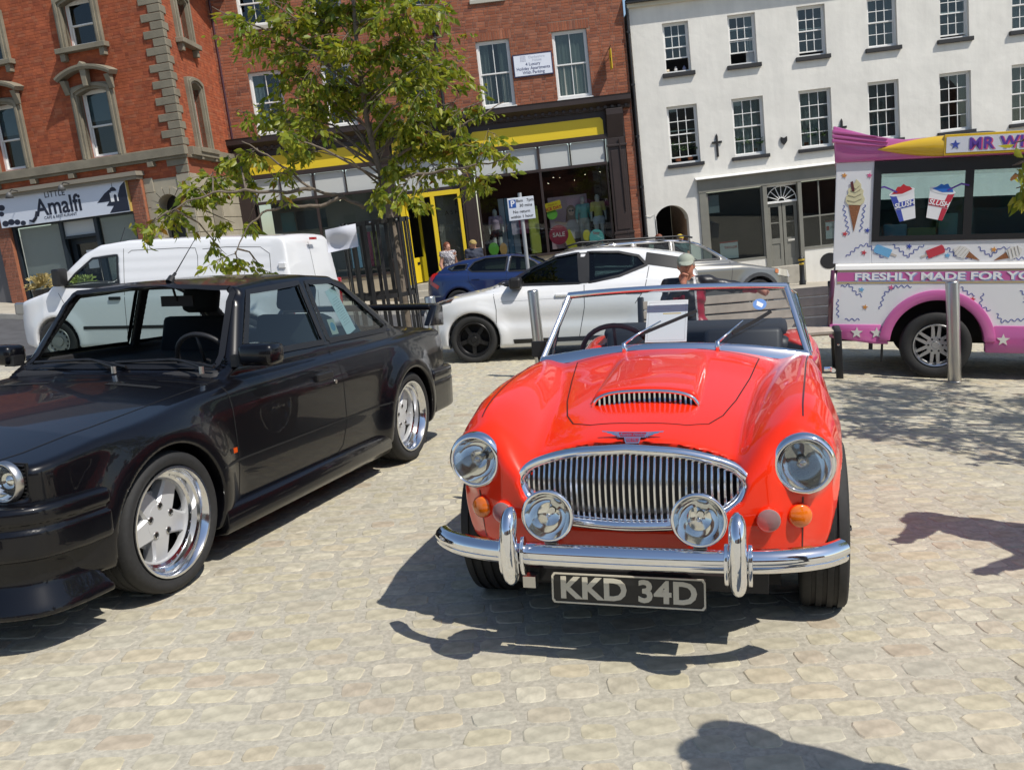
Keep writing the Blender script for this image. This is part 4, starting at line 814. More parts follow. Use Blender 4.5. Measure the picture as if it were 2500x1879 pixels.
for u in (-1.1, .42):
    l = thing('sign_lamp', 'dark swan-neck lamp over %s of the cafe sign' % ('the left half' if u < 0 else 'the middle'), 'lamp', A.matrix_world @ Matrix.Translation((-3.52+u,-.34,3.45)))
    q = MB(); q.tube([(0,.1,0),(0,-.2,.04),(0,-.3,-.04)], .012, 6); q.build('arm', M_black, l); q = MB(); q.lathe([(.02,.05),(.05,.03),(.1,-.1),(.095,-.1),(.04,.02),(0,.04)], 14, Matrix.Translation((0,-.31,-.06))); q.build('shade', mat('lamp_grey',(.1,.1,.1),.5), l, smooth=True)
# side wall
hr = [(1.0,1.75,4.0,5.62),(1.0,1.75,6.62,7.7)]
mb = MB(); wall(mb, 0, 3.75, 3.3, 8.7, hr, .3); mb.build('wall', M_omortar, Ar); bricks('brickwork', Ar, 0, 3.7, 3.62, 8.68, hr, M_obrick, proud=.003, J=.006)
arched_window(Ar, 1.0, 1.75, 4.0, 5.62, False); arched_window(Ar, 1.0, 1.75, 6.62, 7.7)
mb = MB(); fbox(mb, .6, 3.6, 3.6, 8.6, -1.0, -.9); mb.build('interior_wall', M_darkroom, Ar)
mb = MB(); fbox(mb, .17, 3.7, 3.78, 3.98, 0, .16); fbox(mb, .12, 3.7, 3.72, 3.78, 0, .1); mb.build('band_course', M_stone, Ar, bevel=.008)
mb = MB(); wall(mb, 0, 3.75, -1, 3.3, [(1.2,2.0,.3,2.95)], .3)
for (x0,z0),(x1,z1) in zip(arc_pts(1.6,2.55,.4,180,0,12), arc_pts(1.6,2.55,.4,180,0,12)[1:]): mb.add([(x0,0,z0),(x1,0,z1),(x1,0,2.95),(x0,0,2.95)], [(0,1,2,3)])
mb.build('stone_base', M_ashlar, Ar)
for k in range(11):
    zz = -.6+.36*k
    for a, b in ((.04,1.16),(2.04,3.7)):
        if zz < 3.1: q = MB(); fbox(q, a, b, zz+.008, zz+.352, 0, .025); q.build('stone_block', M_ashlar, Ar, bevel=.008)
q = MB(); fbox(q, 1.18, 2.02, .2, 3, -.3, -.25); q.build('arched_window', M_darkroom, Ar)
mb = MB(); mb.tube([(3.62,-.1,8.7),(3.62,-.1,0)], .04, 8); mb.build('drainpipe', mat('purple_pipe',(.06,.02,.03),.5), Ar)

for ch in list(Ar.children):
    ml = Ar.matrix_basis @ ch.matrix_basis; ch.parent = A; ch.matrix_local = A.matrix_basis.inverted() @ ml
bpy.data.objects.remove(Ar)
# ================================================================== vehicles
def paint(name, col, rough=.35, coat=1.0, metal=0.0, noise=None): return mat(name, col, rough, metal, coat, noise=noise)
M_redp = mat('red_paint', (.84,.028,.004), .3, 0, .85, .12); M_blackp = mat('black_paint', (.003,.003,.0045), .3, 0, .55, .2); M_whitep = paint('white_car_paint', (.74,.75,.76), .4)
M_vanp = paint('white_van_paint', (.74,.75,.77), .45); M_bluep = paint('blue_paint', (.006,.02,.09), .3); M_silverp = paint('silver_paint', (.20,.195,.178), .35, metal=.55)
M_pink = paint('pink_paint', (.55,.12,.34), .4); M_inter = mat('car_interior', (.018,.018,.02), .7); M_leather = mat('black_leather', (.015,.015,.017), .5)
M_amber = mat('amber_lens', (.75,.16,.005), .15, coat=1.0); M_clear = glass('clear_lens', (.9,.84,.84), 1.5); M_redlens = mat('red_lens', (.4,.006,.008), .15, coat=1.0)
M_lampglass = glass('lamp_glass', (.93,.94,.92), 1.5, bump=(60,.35,'Y'))
def frost(m, amt, col):
    nt = m.node_tree; mx = [n for n in nt.nodes if n.type == 'MIX_SHADER'][0]; o = [n for n in nt.nodes if n.type == 'OUTPUT_MATERIAL'][0]; d = nt.nodes.new('ShaderNodeBsdfDiffuse'); d.inputs[0].default_value = (*col,1); t = nt.nodes.new('ShaderNodeBsdfTranslucent'); t.inputs[0].default_value = (*col,1); a = nt.nodes.new('ShaderNodeMixShader'); nt.links.new(d.outputs[0], a.inputs[1]); nt.links.new(t.outputs[0], a.inputs[2]); b = nt.nodes.new('ShaderNodeMixShader'); b.inputs[0].default_value = amt; nt.links.new(mx.outputs[0], b.inputs[1]); nt.links.new(a.outputs[0], b.inputs[2]); nt.links.new(b.outputs[0], o.inputs[0])
frost(M_lampglass, .03, (.75,.76,.74)); frost(M_clear, .42, (.72,.68,.68)); M_lampclear = glass('lamp_clear', (.95,.95,.93), 1.5); M_refl = mat('reflector', (.92,.92,.9), .07, 1.0)
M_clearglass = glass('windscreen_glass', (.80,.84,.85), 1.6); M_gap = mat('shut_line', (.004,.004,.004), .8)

def dense(pts, k=5):
    P_ = [np.array(p, float) for p in pts]; out = []
    for i in range(len(P_)-1):
        p0, p1, p2, p3 = P_[max(i-1,0)], P_[i], P_[i+1], P_[min(i+2,len(P_)-1)]
        for j in range(k): t = j/k; out.append(tuple(.5*((2*p1)+(-p0+p2)*t+(2*p0-5*p1+4*p2-p3)*t*t+(-p0+3*p1-3*p2+p3)*t**3)))
    return out+[tuple(P_[-1])]
class Body:
    """half grid mirrored to a whole car field"""
    def __init__(s, x0, x1, y1, z0, z1, h):
        s.G = Grid(x0, x1, 0, y1, z0, z1, h); ny = s.G.n[1]; s.GF = Grid(x0, x1, 0, y1, z0, z1, h); s.GF.o = (x0, -(ny-1)*h, z0); s.GF.n = (s.G.n[0], 2*ny-1, s.G.n[2])
    def obj(s, name, F, mats, parent, keep=None, mi=None): return sdf_obj(name, mirror(np.ascontiguousarray(np.broadcast_to(F, s.G.n), dtype=np.float32)), s.GF, mats, parent, keep, mi)

def car_fields(B, P):
    X, Y, Z = B.G.X, B.G.Y, B.G.Z
    pl = dense(P['plan'], 4); fpl = poly2(X[:,:,0], Y[:,:,0], pl+[(pl[-1][0],-.8),(pl[0][0],-.8)])[:,:,None]
    fpl = fpl+P.get('pr',0)*0
    ins = spl([p[0] for p in P['sect']], [p[1] for p in P['sect']])(Z)
    rho = None; fl = 0
    for ax, az, ar, fa in P['arches']:
        rho = np.sqrt((X-ax)**2+(Z-az)**2); fl = fl+fa*np.exp(-((np.maximum(rho-ar-.03,0))/.10)**2)*(Z < az+ar+.3)
    fsd = poly2(X[:,0,:], Z[:,0,:], P['side']); gz_ = np.gradient(fsd, B.G.h, axis=1); up = np.clip(gz_, 0, 1)[:,None,:]; fsd = fsd[:,None,:]+P['crown']*up*Y**2
    body = smax(fpl+ins-fl, fsd, P.get('k',.05))
    g = poly2(X[:,0,:], Z[:,0,:], P['green']); gx = np.abs(np.gradient(g, B.G.h, axis=0))[:,None,:]; gup = np.clip(np.gradient(g, B.G.h, axis=1), 0, 1)[:,None,:]; g = g[:,None,:]+P.get('gcurve',.12)*gx*Y**2+P.get('rcurve',.05)*gup*Y**2
    (gz0, gy0), (gz1, gy1) = P['tumble']; th = math.atan2(gy0-gy1, gz1-gz0)
    pt = P.get('gplan'); off = 0 if pt is None else spl([p[0] for p in pt], [p[1] for p in pt])(X)
    side = (Y-off-(gy0+(gy1-gy0)*(Z-gz0)/(gz1-gz0)))*math.cos(th)
    green = smax(g, side, P.get('gk',.06)); outer = smin(body, green, P.get('bk',.02))
    for ax, az, ar, fa in P['arches']:
        cut = np.maximum(np.sqrt((X-ax)**2+(Z-az)**2)-ar, P.get('yin',.5)-Y); outer = smax(outer, -cut, .01)
    return outer
def glaze(B, outer, P):
    X, Y, Z = B.G.X, B.G.Y, B.G.Z; c = P['cab']
    inner = np.maximum(np.maximum(outer+.035, c[2]-Z), np.maximum(X-c[0], c[1]-X)); f = np.maximum(outer, -inner)
    for w in P['windows']: cut = np.maximum(poly2(X[:,0,:], Z[:,0,:], w)[:,None,:]-.012, .3-Y); f = smax(f, -cut, .012)
    for key, sg in (('screen',1),('rear',-1)):
        if key in P:
            xm, pg = P[key]; yz = poly2(Y[0,:,:], Z[0,:,:], pg+[(-.6,pg[-1][1]),(-.6,pg[0][1])])[None]-.012; cut = np.maximum(yz, sg*(xm-X)); f = smax(f, -cut, .012)
    return f, inner
def inside_mi(B, inner):
    Fm = mirror(np.ascontiguousarray(np.broadcast_to(inner, B.G.n), dtype=np.float32))
    return lambda C: (sample(Fm, B.GF, C) < .012).astype(int)
def panes(B, outer, P, parent, gm, gms=None):
    field = outer+.012; pp = [(lambda C, w=w, s=s: (poly2(C[:,0], C[:,2], w) < .02) & (C[:,1]*s > .3)) for w in P['windows'] for s in (1,-1)]
    V, Q, N = nets(mirror(np.ascontiguousarray(np.broadcast_to(field, B.G.n), dtype=np.float32)), B.GF); C = V[Q].mean(1)
    for kp in pp: k = kp(C); (k.any() and link('side_window', np_mesh('side_window', V, Q[k], N), gms or gm, parent, False))
    for key, sg, nm in (('screen',1,'windscreen'),('rear',-1,'rear_window')):
        if key in P:
            xm, pg = P[key]; full = [(-y, z) for y, z in pg[::-1]]; k = (poly2(C[:,1], C[:,2], pg+full) < .022) & ((C[:,0]-xm)*sg > 0) & (N[Q[:,0]][:,0]*sg > .15); (k.any() and link(nm, np_mesh(nm, V, Q[k], N), gm, parent, False))
def seals(B, outer, P, parent, mt=None, w=.03, lift=.0165):
    V, Q, N = nets(mirror(np.ascontiguousarray(np.broadcast_to(outer+.012, B.G.n), dtype=np.float32)), B.GF); T = BVHTree.FromPolygons([tuple(v) for v in V], [tuple(q) for q in Q])
    class T_:
        def ray(s_, o, d): h = T.ray_cast(Vector(o), Vector(d)); return (h[0], h[1]) if h[0] is not None else (None, None)
    S2 = T_()
    def grow(pg, e):
        cx = sum(p[0] for p in pg)/len(pg); cz = sum(p[1] for p in pg)/len(pg); out = []
        n = len(pg)
        for i in range(n):
            a, b, c = Vector(pg[i-1]), Vector(pg[i]), Vector(pg[(i+1)%n]); d1 = (b-a).normalized(); d2 = (c-b).normalized(); n1 = Vector((d1.y,-d1.x)); n2 = Vector((d2.y,-d2.x)); m_ = (n1+n2); m_ = m_/max(.5, m_.length_squared)*2*.5 if m_.length > 1e-6 else n1
            if m_.dot(b-Vector((cx,cz))) < 0: m_ = -m_
            out.append(tuple(b+m_.normalized()*e))
        return out
    for pg in P['windows']:
        g = grow(pg, .012)
        for s in (1,-1): ribbon(S2, [(x, s*1.6, z) for x, z in g+g[:1]], (0,-s,0), w, 'window_seal', mt or M_black, parent, lift=lift, seg=8)
    if 'screen' in P:
        xm, pg = P['screen']; g = grow(pg[1:-1], .0); lo = pg[0][1]; hi = pg[-1][1]; loop = [(0,lo-.012)]+[(y+.012, z+(.012 if z > (lo+hi)/2 else -.012)) for y, z in pg[1:-1]]+[(0,hi+.012)]; loop = loop+[(-y, z) for y, z in loop[::-1][1:]]
        ribbon(S2, [(1.5, y, z) for y, z in loop], (-1,0,0), w, 'screen_seal', mt or M_black, parent, lift=lift, seg=8)
def wheelM(x, y, z, s): return Matrix.Translation((x, y, z)) @ Matrix.Rotation(R(-90)*s, 4, 'X')      # local z points out of the car
def tyre_mesh(Rt, wd, Rr, grooves=True):
    q = MB(); h = wd/2; sh = .016
    pr = [(Rr,-h*.8),(Rr+.01,-h*.92),((Rt+Rr)/2,-h),(Rt-sh,-h*.96),(Rt-.004,-h*.86)]
    if grooves:
        for g in (-.45,0,.45): pr += [(Rt,h*(g-.1)),(Rt-.007,h*(g-.08)),(Rt-.007,h*(g+.08)),(Rt,h*(g+.1))]
    pr += [(Rt-.004,h*.86),(Rt-sh,h*.96),((Rt+Rr)/2+.012,h),((Rt+Rr)/2,h*1.005),(Rr+.012,h*.93),(Rr,h*.8),(Rr-.012,h*.6),(Rr-.012,-h*.6)]
    q.lathe(pr, 56, close=True); return q
def wheel(parent, M, Rt, wd, Rr, style, mt, dark=None):
    h = wd/2; q = MB(); n = 48
    if style == 'five':       # deep polished lip with five broad spokes
        q.lathe([(Rr+.006,h*.93),(Rr+.004,h*.98),(Rr-.006,h*.97),(Rr-.012,h*.9),(Rr-.022,h*.62),(Rr-.034,h*.56),(Rr-.036,h*.30),(Rr-.05,h*.24),(Rr-.052,-h*.7)], n)
        rim = q.build('wheel', mat('polished_lip',(.72,.73,.75),.12,1.0), parent, auto=35, mw=M)
        s = MB(); r1 = Rr-.05
        for k in range(5):
            a = R(90+72*k); Mk = Matrix.Rotation(a, 4, 'Z')
            pts = [(.05,.062),(.095,.056),(r1-.035,.047),(r1,.052)]
            vs = []
            for x, hw in pts:
                zt = h*(.30 if x < .08 else .26 if x < .13 else .18 if x < r1-.01 else .14); vs += [Mk @ Vector((x,-hw,zt-.06)), Mk @ Vector((x,-hw*.97,zt-.012)), Mk @ Vector((x,-hw*.78,zt)), Mk @ Vector((x,hw*.78,zt)), Mk @ Vector((x,hw*.97,zt-.012)), Mk @ Vector((x,hw,zt-.06))]
            s.add(vs, [(6*i+j, 6*i+j+1, 6*i+7+j, 6*i+6+j) for i in range(3) for j in range(5)]+[(0,1,2,3,4,5),(18,23,22,21,20,19)])
        s.lathe([(0,h*.305),(.06,h*.305),(.082,h*.28),(.085,0)], 30); s.lathe([(r1+.002,h*.24),(r1-.006,h*.24),(r1-.01,h*.15),(r1-.01,0)], 48)
        s.build('spokes', mat('satin_silver',(.58,.59,.60),.35,.35), rim, auto=35)
        b = MB()
        for k in range(5): a = R(90+36+72*k); b.lathe([(.0125,h*.3+.003),(.0125,h*.3+.004),(.016,h*.3+.003),(.016,h*.2)], 12, Matrix.Translation((.068*math.cos(a),.068*math.sin(a),0)))
        b.build('wheel_nuts', M_steel, rim, auto=35)
        b = MB()
        for k in range(5): a = R(90+36+72*k); b.disc(.0115, 10, Matrix.Translation((.068*math.cos(a),.068*math.sin(a),0)), 0, h*.3+.001)
        tag(b.build('nut_recess', M_gap, rim), kind='stuff')
        b = MB()
        for k in range(30): a = R(12*k+6); b.lathe([(0,h*.24+.007),(.004,h*.24+.006),(.005,h*.24)], 6, Matrix.Translation(((r1+.012)*math.cos(a),(r1+.012)*math.sin(a),0)))
        tag(b.build('rim_bolts', M_chrome, rim), kind='stuff')
        b = MB(); b.lathe([(.13,-h*.2),(.06,-h*.2)], 36); b.build('brake_disc', M_steel, rim)
        b = MB(); b.lathe([(Rr-.053,-h*.72),(.02,-h*.7)], 30); b.build('wheel_back', M_gap, rim)
    elif style in ('alloy6','alloy5'):
        q.lathe([(Rr+.004,h*.93),(Rr,h*.97),(Rr-.012,h*.95),(Rr-.02,h*.6),(Rr-.03,h*.5),(Rr-.034,-h*.6)], n); rim = q.build('wheel', mt, parent, auto=35, mw=M); s = MB(); nn = 6 if style == 'alloy6' else 5; r1 = Rr-.022; zc = h*.62
        for k in range(nn):
            for sgn in ((-1,1) if style == 'alloy6' else (0,)):
                Mk = Matrix.Rotation(R(90+360/nn*k), 4, 'Z')
                if sgn: P_ = [(.06,.008*sgn),(.06,.042*sgn),(r1,.046*sgn),(r1,.018*sgn),(r1-.07,.010*sgn)]
                else: P_ = [(.05,-.045),(.09,-.032),(r1,-.03),(r1,.02),(.11,.02),(.05,.045)]
                if sgn < 0: P_ = P_[::-1]
                s.prism(P_, 'z', zc-.03, zc-.012*(0 if sgn else 1), M=Mk)
        s.lathe([(0,zc+.008),(.035,zc+.008),(.04,zc+.002),(.09,zc),(.095,zc-.03)], 24); s.build('spokes', mt, rim, auto=30)
        b = MB()
        for k in range(nn): a = R(90+360/nn*k+180/nn); b.lathe([(0,zc+.012),(.009,zc+.012),(.011,zc)], 8, Matrix.Translation((.066*math.cos(a),.066*math.sin(a),0)))
        b.build('wheel_nuts', M_black if style == 'alloy6' else mt, rim)
        b = MB(); b.lathe([(Rr-.02,-h*.2),(.0,-h*.2)], 30); b.build('wheel_back', M_gap, rim)
    elif style == 'steel':
        q.lathe([(Rr+.004,h*.93),(Rr,h*.97),(Rr-.014,h*.94),(Rr-.02,h*.5),(Rr-.04,h*.42),(Rr-.075,h*.55),(.075,h*.5),(.07,h*.7),(0,h*.72)], n); rim = q.build('wheel', mt, parent, auto=35, mw=M); b = MB()
        for k in range(14): a = R(360/14*k); b.lathe([(0,h*.535),(.017,h*.535)], 10, Matrix.Translation(((Rr-.058)*math.cos(a),(Rr-.058)*math.sin(a),.004)))
        b.build('rim_holes', M_gap, rim)
    else:                     # wire
        q.lathe([(Rr+.004,h*.93),(Rr,h*.98),(Rr-.012,h*.95),(Rr-.02,h*.5),(Rr-.03,0),(Rr-.03,-h*.8)], n); rim = q.build('wheel', M_chrome, parent, auto=35, mw=M); b = MB()
        for k in range(36):
            a = R(10*k); c = a+R(28 if k % 2 else -28); b.tube([(.04*math.cos(c),.04*math.sin(c),h*(.75 if k % 3 else .2)),((Rr-.02)*math.cos(a),(Rr-.02)*math.sin(a),h*(.35 if k % 2 else -.2))], .0022, 4)
        tag(b.build('spokes', M_chrome, rim), kind='stuff'); b = MB(); b.lathe([(.045,-.02),(.045,h*.7),(.038,h*.95),(.03,h*1.0),(.03,h*1.1),(.022,h*1.16),(0,h*1.18)], 20)
        for s_ in (1,-1):
            b.add([(.02*s_,-.014,h*1.02),(.02*s_,.014,h*1.02),(.055*s_,.02,h*1.05),(.085*s_,.008,h*1.24),(.08*s_,-.012,h*1.22),(.055*s_,-.016,h*1.05),(.03*s_,0,h*1.14)], [(0,1,6),(1,2,3,6),(0,6,4,5),(3,4,6),(0,5,2,1),(2,5,4,3)])
        b.build('spinner', M_chrome, rim, auto=40); b = MB(); b.lathe([(Rr-.03,-h*.5),(.0,-h*.5)], 24); b.build('brake_drum', M_gap, rim)
    tyre_mesh(Rt, wd, Rr).build('tyre', M_rubber, rim, auto=50)
    return rim
class Surf:
    def __init__(s, o): me = o.data; s.t = BVHTree.FromPolygons([v.co.copy() for v in me.vertices], [tuple(p.vertices) for p in me.polygons])
    def ray(s, o, d):
        h = s.t.ray_cast(Vector(o), Vector(d)); return (h[0], h[1]) if h[0] is not None else (None, None)
def ribbon(surf, origins, d, w, name, mt, parent, lift=.0012, seg=6):
    """thin strip lying on a body surface below a polyline (shut lines, trim)"""
    pts = []
    for a, b in zip(origins, origins[1:]):
        for i in range(seg): pts.append(Vector(a).lerp(Vector(b), i/seg))
    pts.append(Vector(origins[-1])); hits = []
    for p in pts:
        h, n = surf.ray(p, d)
        if h is not None:
            if n.dot(Vector(d)) > 0: n = -n
            hits.append((h+n*lift, n))
    if len(hits) < 2: return None
    vs = []
    for i, (p, n) in enumerate(hits):
        t = (hits[min(i+1, len(hits)-1)][0]-hits[max(i-1,0)][0]).normalized(); s_ = n.cross(t).normalized()*w/2; vs += [p-s_, p+s_]
    q = MB(); q.add(vs, [(2*i, 2*i+2, 2*i+3, 2*i+1) for i in range(len(hits)-1)]); return q.build(name, mt, parent, smooth=True, fixn=False)
def lampM(x, y, z, yaw=0, pitch=0): return Matrix.Translation((x,y,z)) @ Matrix.Rotation(yaw, 4, 'Z') @ Matrix.Rotation(pitch, 4, 'Y') @ Matrix.Rotation(R(90), 4, 'Y')    # local z forward
def seat(parent, x, y, z, mt, w=.46, hr=True, name='seat', back=.6):
    b = MB(); b.box(-.25,.28,-w/2,w/2,0,.16); M_ = Matrix.Translation((-.24,0,.12)) @ Matrix.Rotation(R(-16), 4, 'Y'); b.box(-.09,.05,-w/2,w/2,0,back,M=M_)
    if hr: b.box(-.06,.03,-.13,.13,back+.03,back+.2,M=M_)
    return b.build(name, mt, parent, bevel=.035, auto=50, mw=(x,y,z))
def steering(parent, x, y, z, r_, mt, tilt=24):
    b = MB(); n = 32; b.tube([(0, r_*math.cos(2*math.pi*i/n), r_*math.sin(2*math.pi*i/n)) for i in range(n)], .014, 8, closed=True)
    for a in (90,210,330): b.tube([(.02,0,0),(0,r_*math.cos(R(a)),r_*math.sin(R(a)))], .009, 6)
    b.tube([(.25,0,0),(-.005,0,0)], .03, 10); return b.build('steering_wheel', mt, parent, smooth=True, mw=Matrix.Translation((x,y,z)) @ Matrix.Rotation(R(tilt), 4, 'Y'))

# ------------------------------------------------------------------ red open sports car
def red_car():
    M0 = on_ground(.2887, 2.8241, -1.8746, Vector((.0588,.0372,1)).normalized()); M0.translation.z = -1.5743+CAM_H+.0
    C = thing('red_sports_car', 'red open two-seat classic sports car with chrome grille, KKD 34D plate', 'car', M0)
    B = Body(-4.08, .02, .84, .18, 1.0, .011); X, Y, Z = B.G.X, B.G.Y, B.G.Z
    zc = spl([0,-.06,-.14,-.3,-.6,-1.0,-1.38,-1.6,-2.9,-3.3,-3.7,-4.0], [.60,.67,.725,.780,.838,.900,.955,.93,.86,.82,.72,.55])(X)
    aa = spl([0,-.2,-.6,-1.4,-2.9,-4], [.12,.115,.075,.055,.04,.06])(X)
    hood = zc-aa*(np.abs(Y)/.45)**2.2
    zf = spl([0,-.15,-.25,-.5,-.8,-1.2,-1.5,-2.0,-2.5,-2.75,-3.05,-3.4,-3.8,-4.02], [.70,.775,.828,.878,.900,.908,.900,.835,.80,.82,.85,.82,.72,.58])(X); yf = spl([0,-.8,-1.5,-4], [.575,.585,.615,.60])(X)
    fend = zf-.085*(np.abs((np.abs(Y)-yf)/.175))**2.0
    top = -smin(-hood, -fend, .035)
    pl = [(-.055,0),(-.062,.2),(-.085,.34),(-.135,.47),(-.215,.585),(-.33,.675),(-.5,.712),(-.75,.728),(-1.1,.728),(-1.6,.715),(-2.2,.715),(-2.7,.745),(-3.06,.755),(-3.45,.72),(-3.8,.6),(-3.98,.38),(-4.02,0)]
    fpl = poly2(X[:,:,0], Y[:,:,0], pl+[(-4.02,-.8),(-.055,-.8)])[:,:,None]; ins = spl([.18,.32,.42,.55,.65,.74,.82,.9,1.0], [.09,.05,.018,0,.004,.016,.036,.062,.11])(Z)
    fl = 0
    for ax in (-.72,-3.055): rho = np.sqrt((X-ax)**2+(Z-.325)**2); fl = fl+.012*np.exp(-((np.maximum(rho-.37,0))/.06)**2)
    f = smax(fpl+ins-fl, (Z-top)*.92, .06); f = smax(f, .34-.0*X-Z, .03)
    pod = capsule(X, Y, Z, (-.85,.585,.70), (-.27,.578,.69), .118, .109); pod = smax(pod, X+.193, .012); f = smin(f, pod, .05)
    f = smax(f, -np.maximum(np.sqrt((Y-.577)**2+(Z-.69)**2)-.090, -.32-X), .006)
    hs = spl([-.55,-.57,-.8,-1.1,-1.34], [.0,.060,.048,.026,-.01])(X)+zc-.02*(Y/.2)**2-.004; sc = smax(smax((Z-hs), np.abs(Y)-(.205), .03), X+.585, .006); sc = np.maximum(sc, -1.33-X); f = smin(f, sc, .01)
    gp = [(0,.497),(.2,.502),(.31,.528),(.378,.58),(.396,.628),(.372,.672),(.29,.712),(.16,.742),(0,.755)]
    yz = poly2(Y[0], Z[0], gp+[(-.3,.755),(-.3,.497)])[None]; cutg = np.maximum(yz, -.24-X); f = smax(f, -cutg, .008)
    for ax in (-.72,-3.055): f = smax(f, -np.maximum(np.sqrt((X-ax)**2+(Z-.325)**2)-.368, .52-Y), .008)
    ck = poly2(X[:,:,0], Y[:,:,0], [(-1.62,0),(-1.60,.45),(-1.66,.6),(-2.0,.635),(-2.6,.62),(-2.86,.5),(-2.93,.3),(-2.95,0),(-2.95,-.5),(-1.62,-.5)])[:,:,None]-.02
    cutc = np.maximum(ck, .34-Z); f = smax(f, -cutc, .02)
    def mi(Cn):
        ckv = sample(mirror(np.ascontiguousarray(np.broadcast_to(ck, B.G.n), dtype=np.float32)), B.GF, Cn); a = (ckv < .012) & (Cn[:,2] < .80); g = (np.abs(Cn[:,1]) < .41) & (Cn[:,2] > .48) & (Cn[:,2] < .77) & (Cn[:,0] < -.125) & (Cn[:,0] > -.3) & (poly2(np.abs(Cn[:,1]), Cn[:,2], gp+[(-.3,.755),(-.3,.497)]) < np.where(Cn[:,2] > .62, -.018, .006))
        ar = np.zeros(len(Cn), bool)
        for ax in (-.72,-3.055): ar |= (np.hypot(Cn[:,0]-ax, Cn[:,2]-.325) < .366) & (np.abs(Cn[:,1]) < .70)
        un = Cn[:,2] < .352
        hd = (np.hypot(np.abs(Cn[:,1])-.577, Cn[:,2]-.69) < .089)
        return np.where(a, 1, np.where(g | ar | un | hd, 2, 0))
    body = B.obj('body', f, [M_redp, M_leather, M_gap], C, None, mi); S_ = Surf(body); D = (0,0,-1)
    # shut lines and wing seams
    hb = [(-1.30,.42),(-1.0,.385),(-.7,.34),(-.52,.30),(-.42,.255),(-.375,.18),(-.36,0)]
    ribbon(S_, [(x,y,1.4) for x, y in hb]+[(x,-y,1.4) for x, y in hb[::-1][1:]], D, .005, 'bonnet_shut_line', M_gap, C, seg=8)
    ribbon(S_, [(-1.30,.42,1.4),(-1.335,.2,1.4),(-1.34,0,1.4),(-1.335,-.2,1.4),(-1.30,-.42,1.4)], D, .005, 'bonnet_shut_line', M_gap, C, seg=6)
    for s in (1,-1):
        ribbon(S_, [(-1.46,s*.635,1.4),(-1.1,s*.615,1.4),(-.7,s*.598,1.4),(-.38,s*.582,1.4),(-.30,s*.58,1.4)], D, .006, 'wing_beading', mat('dark_beading',(.12,.03,.03),.3,.4), C, seg=8)
        ribbon(S_, [(.2,s*.575,.60),(.2,s*.572,.38)], (-1,0,0), .006, 'wing_seam', mat('seam_dark',(.06,.004,.004),.4), C, seg=8)
    # grille: rim, inner rim and upright bars
    def gx(y): return -.058-.55*y*y*(1 if abs(y) < .3 else 1.05)
    full = gp+[(-y, z) for y, z in gp[::-1][1:-1]]; fine = []
    sy = spl(range(len(gp)), [p[0] for p in gp]); szf = spl(range(len(gp)), [p[1] for p in gp])
    half = [(float(sy(np.array(t))), float(szf(np.array(t)))) for t in np.linspace(0, len(gp)-1, 41)]; fine = half+[(-y, z) for y, z in half[::-1][1:-1]]
    q = MB(); q.tube([(gx(y)-.002-max(0,z-.66)*.5, y, z) for y, z in fine], .0195, 12, closed=True); gr = q.build('grille', M_chrome, C, smooth=True)
    q = MB(); q.tube([(gx(y)-.016-max(0,z-.66)*.5, y*.955, .628+(z-.628)*.9) for y, z in fine], .008, 8, closed=True); q.build('inner_rim', M_chrome, gr, smooth=True)
    topz = lambda y: float(np.interp(abs(y), [p[0] for p in half[20:]][::-1], [p[1] for p in half[20:]][::-1])); botz = lambda y: float(np.interp(abs(y), [p[0] for p in half[:21]], [p[1] for p in half[:21]]))
    n = 36; M_bar = mat('bar_chrome',(.86,.86,.85),.22,1.0)
    for i in range(n):
        y = -.365+.73*i/(n-1); a = .628+(topz(y)-.628)*.9; b = .628+(botz(y)-.628)*.9; q = MB(); k = 7; pts = []
        for j in range(k): t = j/(k-1); z = b+(a-b)*t; pts.append((gx(y)-.028+.014*math.sin(math.pi*min(1,t*1.05))-max(0,z-.66)*.35, y, z))
        q.sweep(pts, [(-.0052,-.004),(.0052,-.004),(.0052,.003),(.003,.0065),(-.003,.0065),(-.0052,.003)], up=(1,0,0)); q.build('bar', M_bar, gr, auto=40)
    # bonnet scoop grille
    st = [(-.205+.41*i/16, .0) for i in range(17)]
    zb = 0.826; prof = lambda y: .048*(1-abs(y/.207)**5)**.5 if abs(y) < .207 else 0
    cz = lambda y: .829-.078*(abs(y)/.45)**2.2
    o_ = [(y, cz(y)+prof(y)+.002) for y in np.linspace(-.206,.206,25)]+[(y, cz(y)-.004) for y in np.linspace(.206,-.206,25)]
    q = MB(); q.tube([(-.572,y,z) for y, z in o_], .0075, 8, closed=True); sg = q.build('scoop_grille', M_chrome, C, smooth=True)
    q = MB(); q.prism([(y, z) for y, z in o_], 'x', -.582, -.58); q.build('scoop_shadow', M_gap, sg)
    for i in range(19):
        y = -.178+.356*i/18; q = MB(); q.box(-.578,-.567,y-.0035,y+.0035,cz(y),cz(y)+prof(y)); q.build('bar', M_chrome, sg)
    # wing badge
    bx = Vector((-.30,0,0)); h, nn = S_.ray((-.245,0,1.4), D); bm_ = Matrix.Translation(h+nn*.006) @ Matrix.Rotation(R(-26), 4, 'Y') @ Matrix.Rotation(R(90), 4, 'Z') @ Matrix.Rotation(R(90), 4, 'X')
    # badge plane: local x = car left (image right), local y = up, local z = forward
    bd = MB(); bd.prism([(-.056,.016),(.056,.016),(.048,-.005),(.03,-.005),(.024,-.026),(-.024,-.026),(-.03,-.005),(-.048,-.005)], 'z', -.006, .006); bo = bd.build('badge', M_chrome, C, mw=bm_)
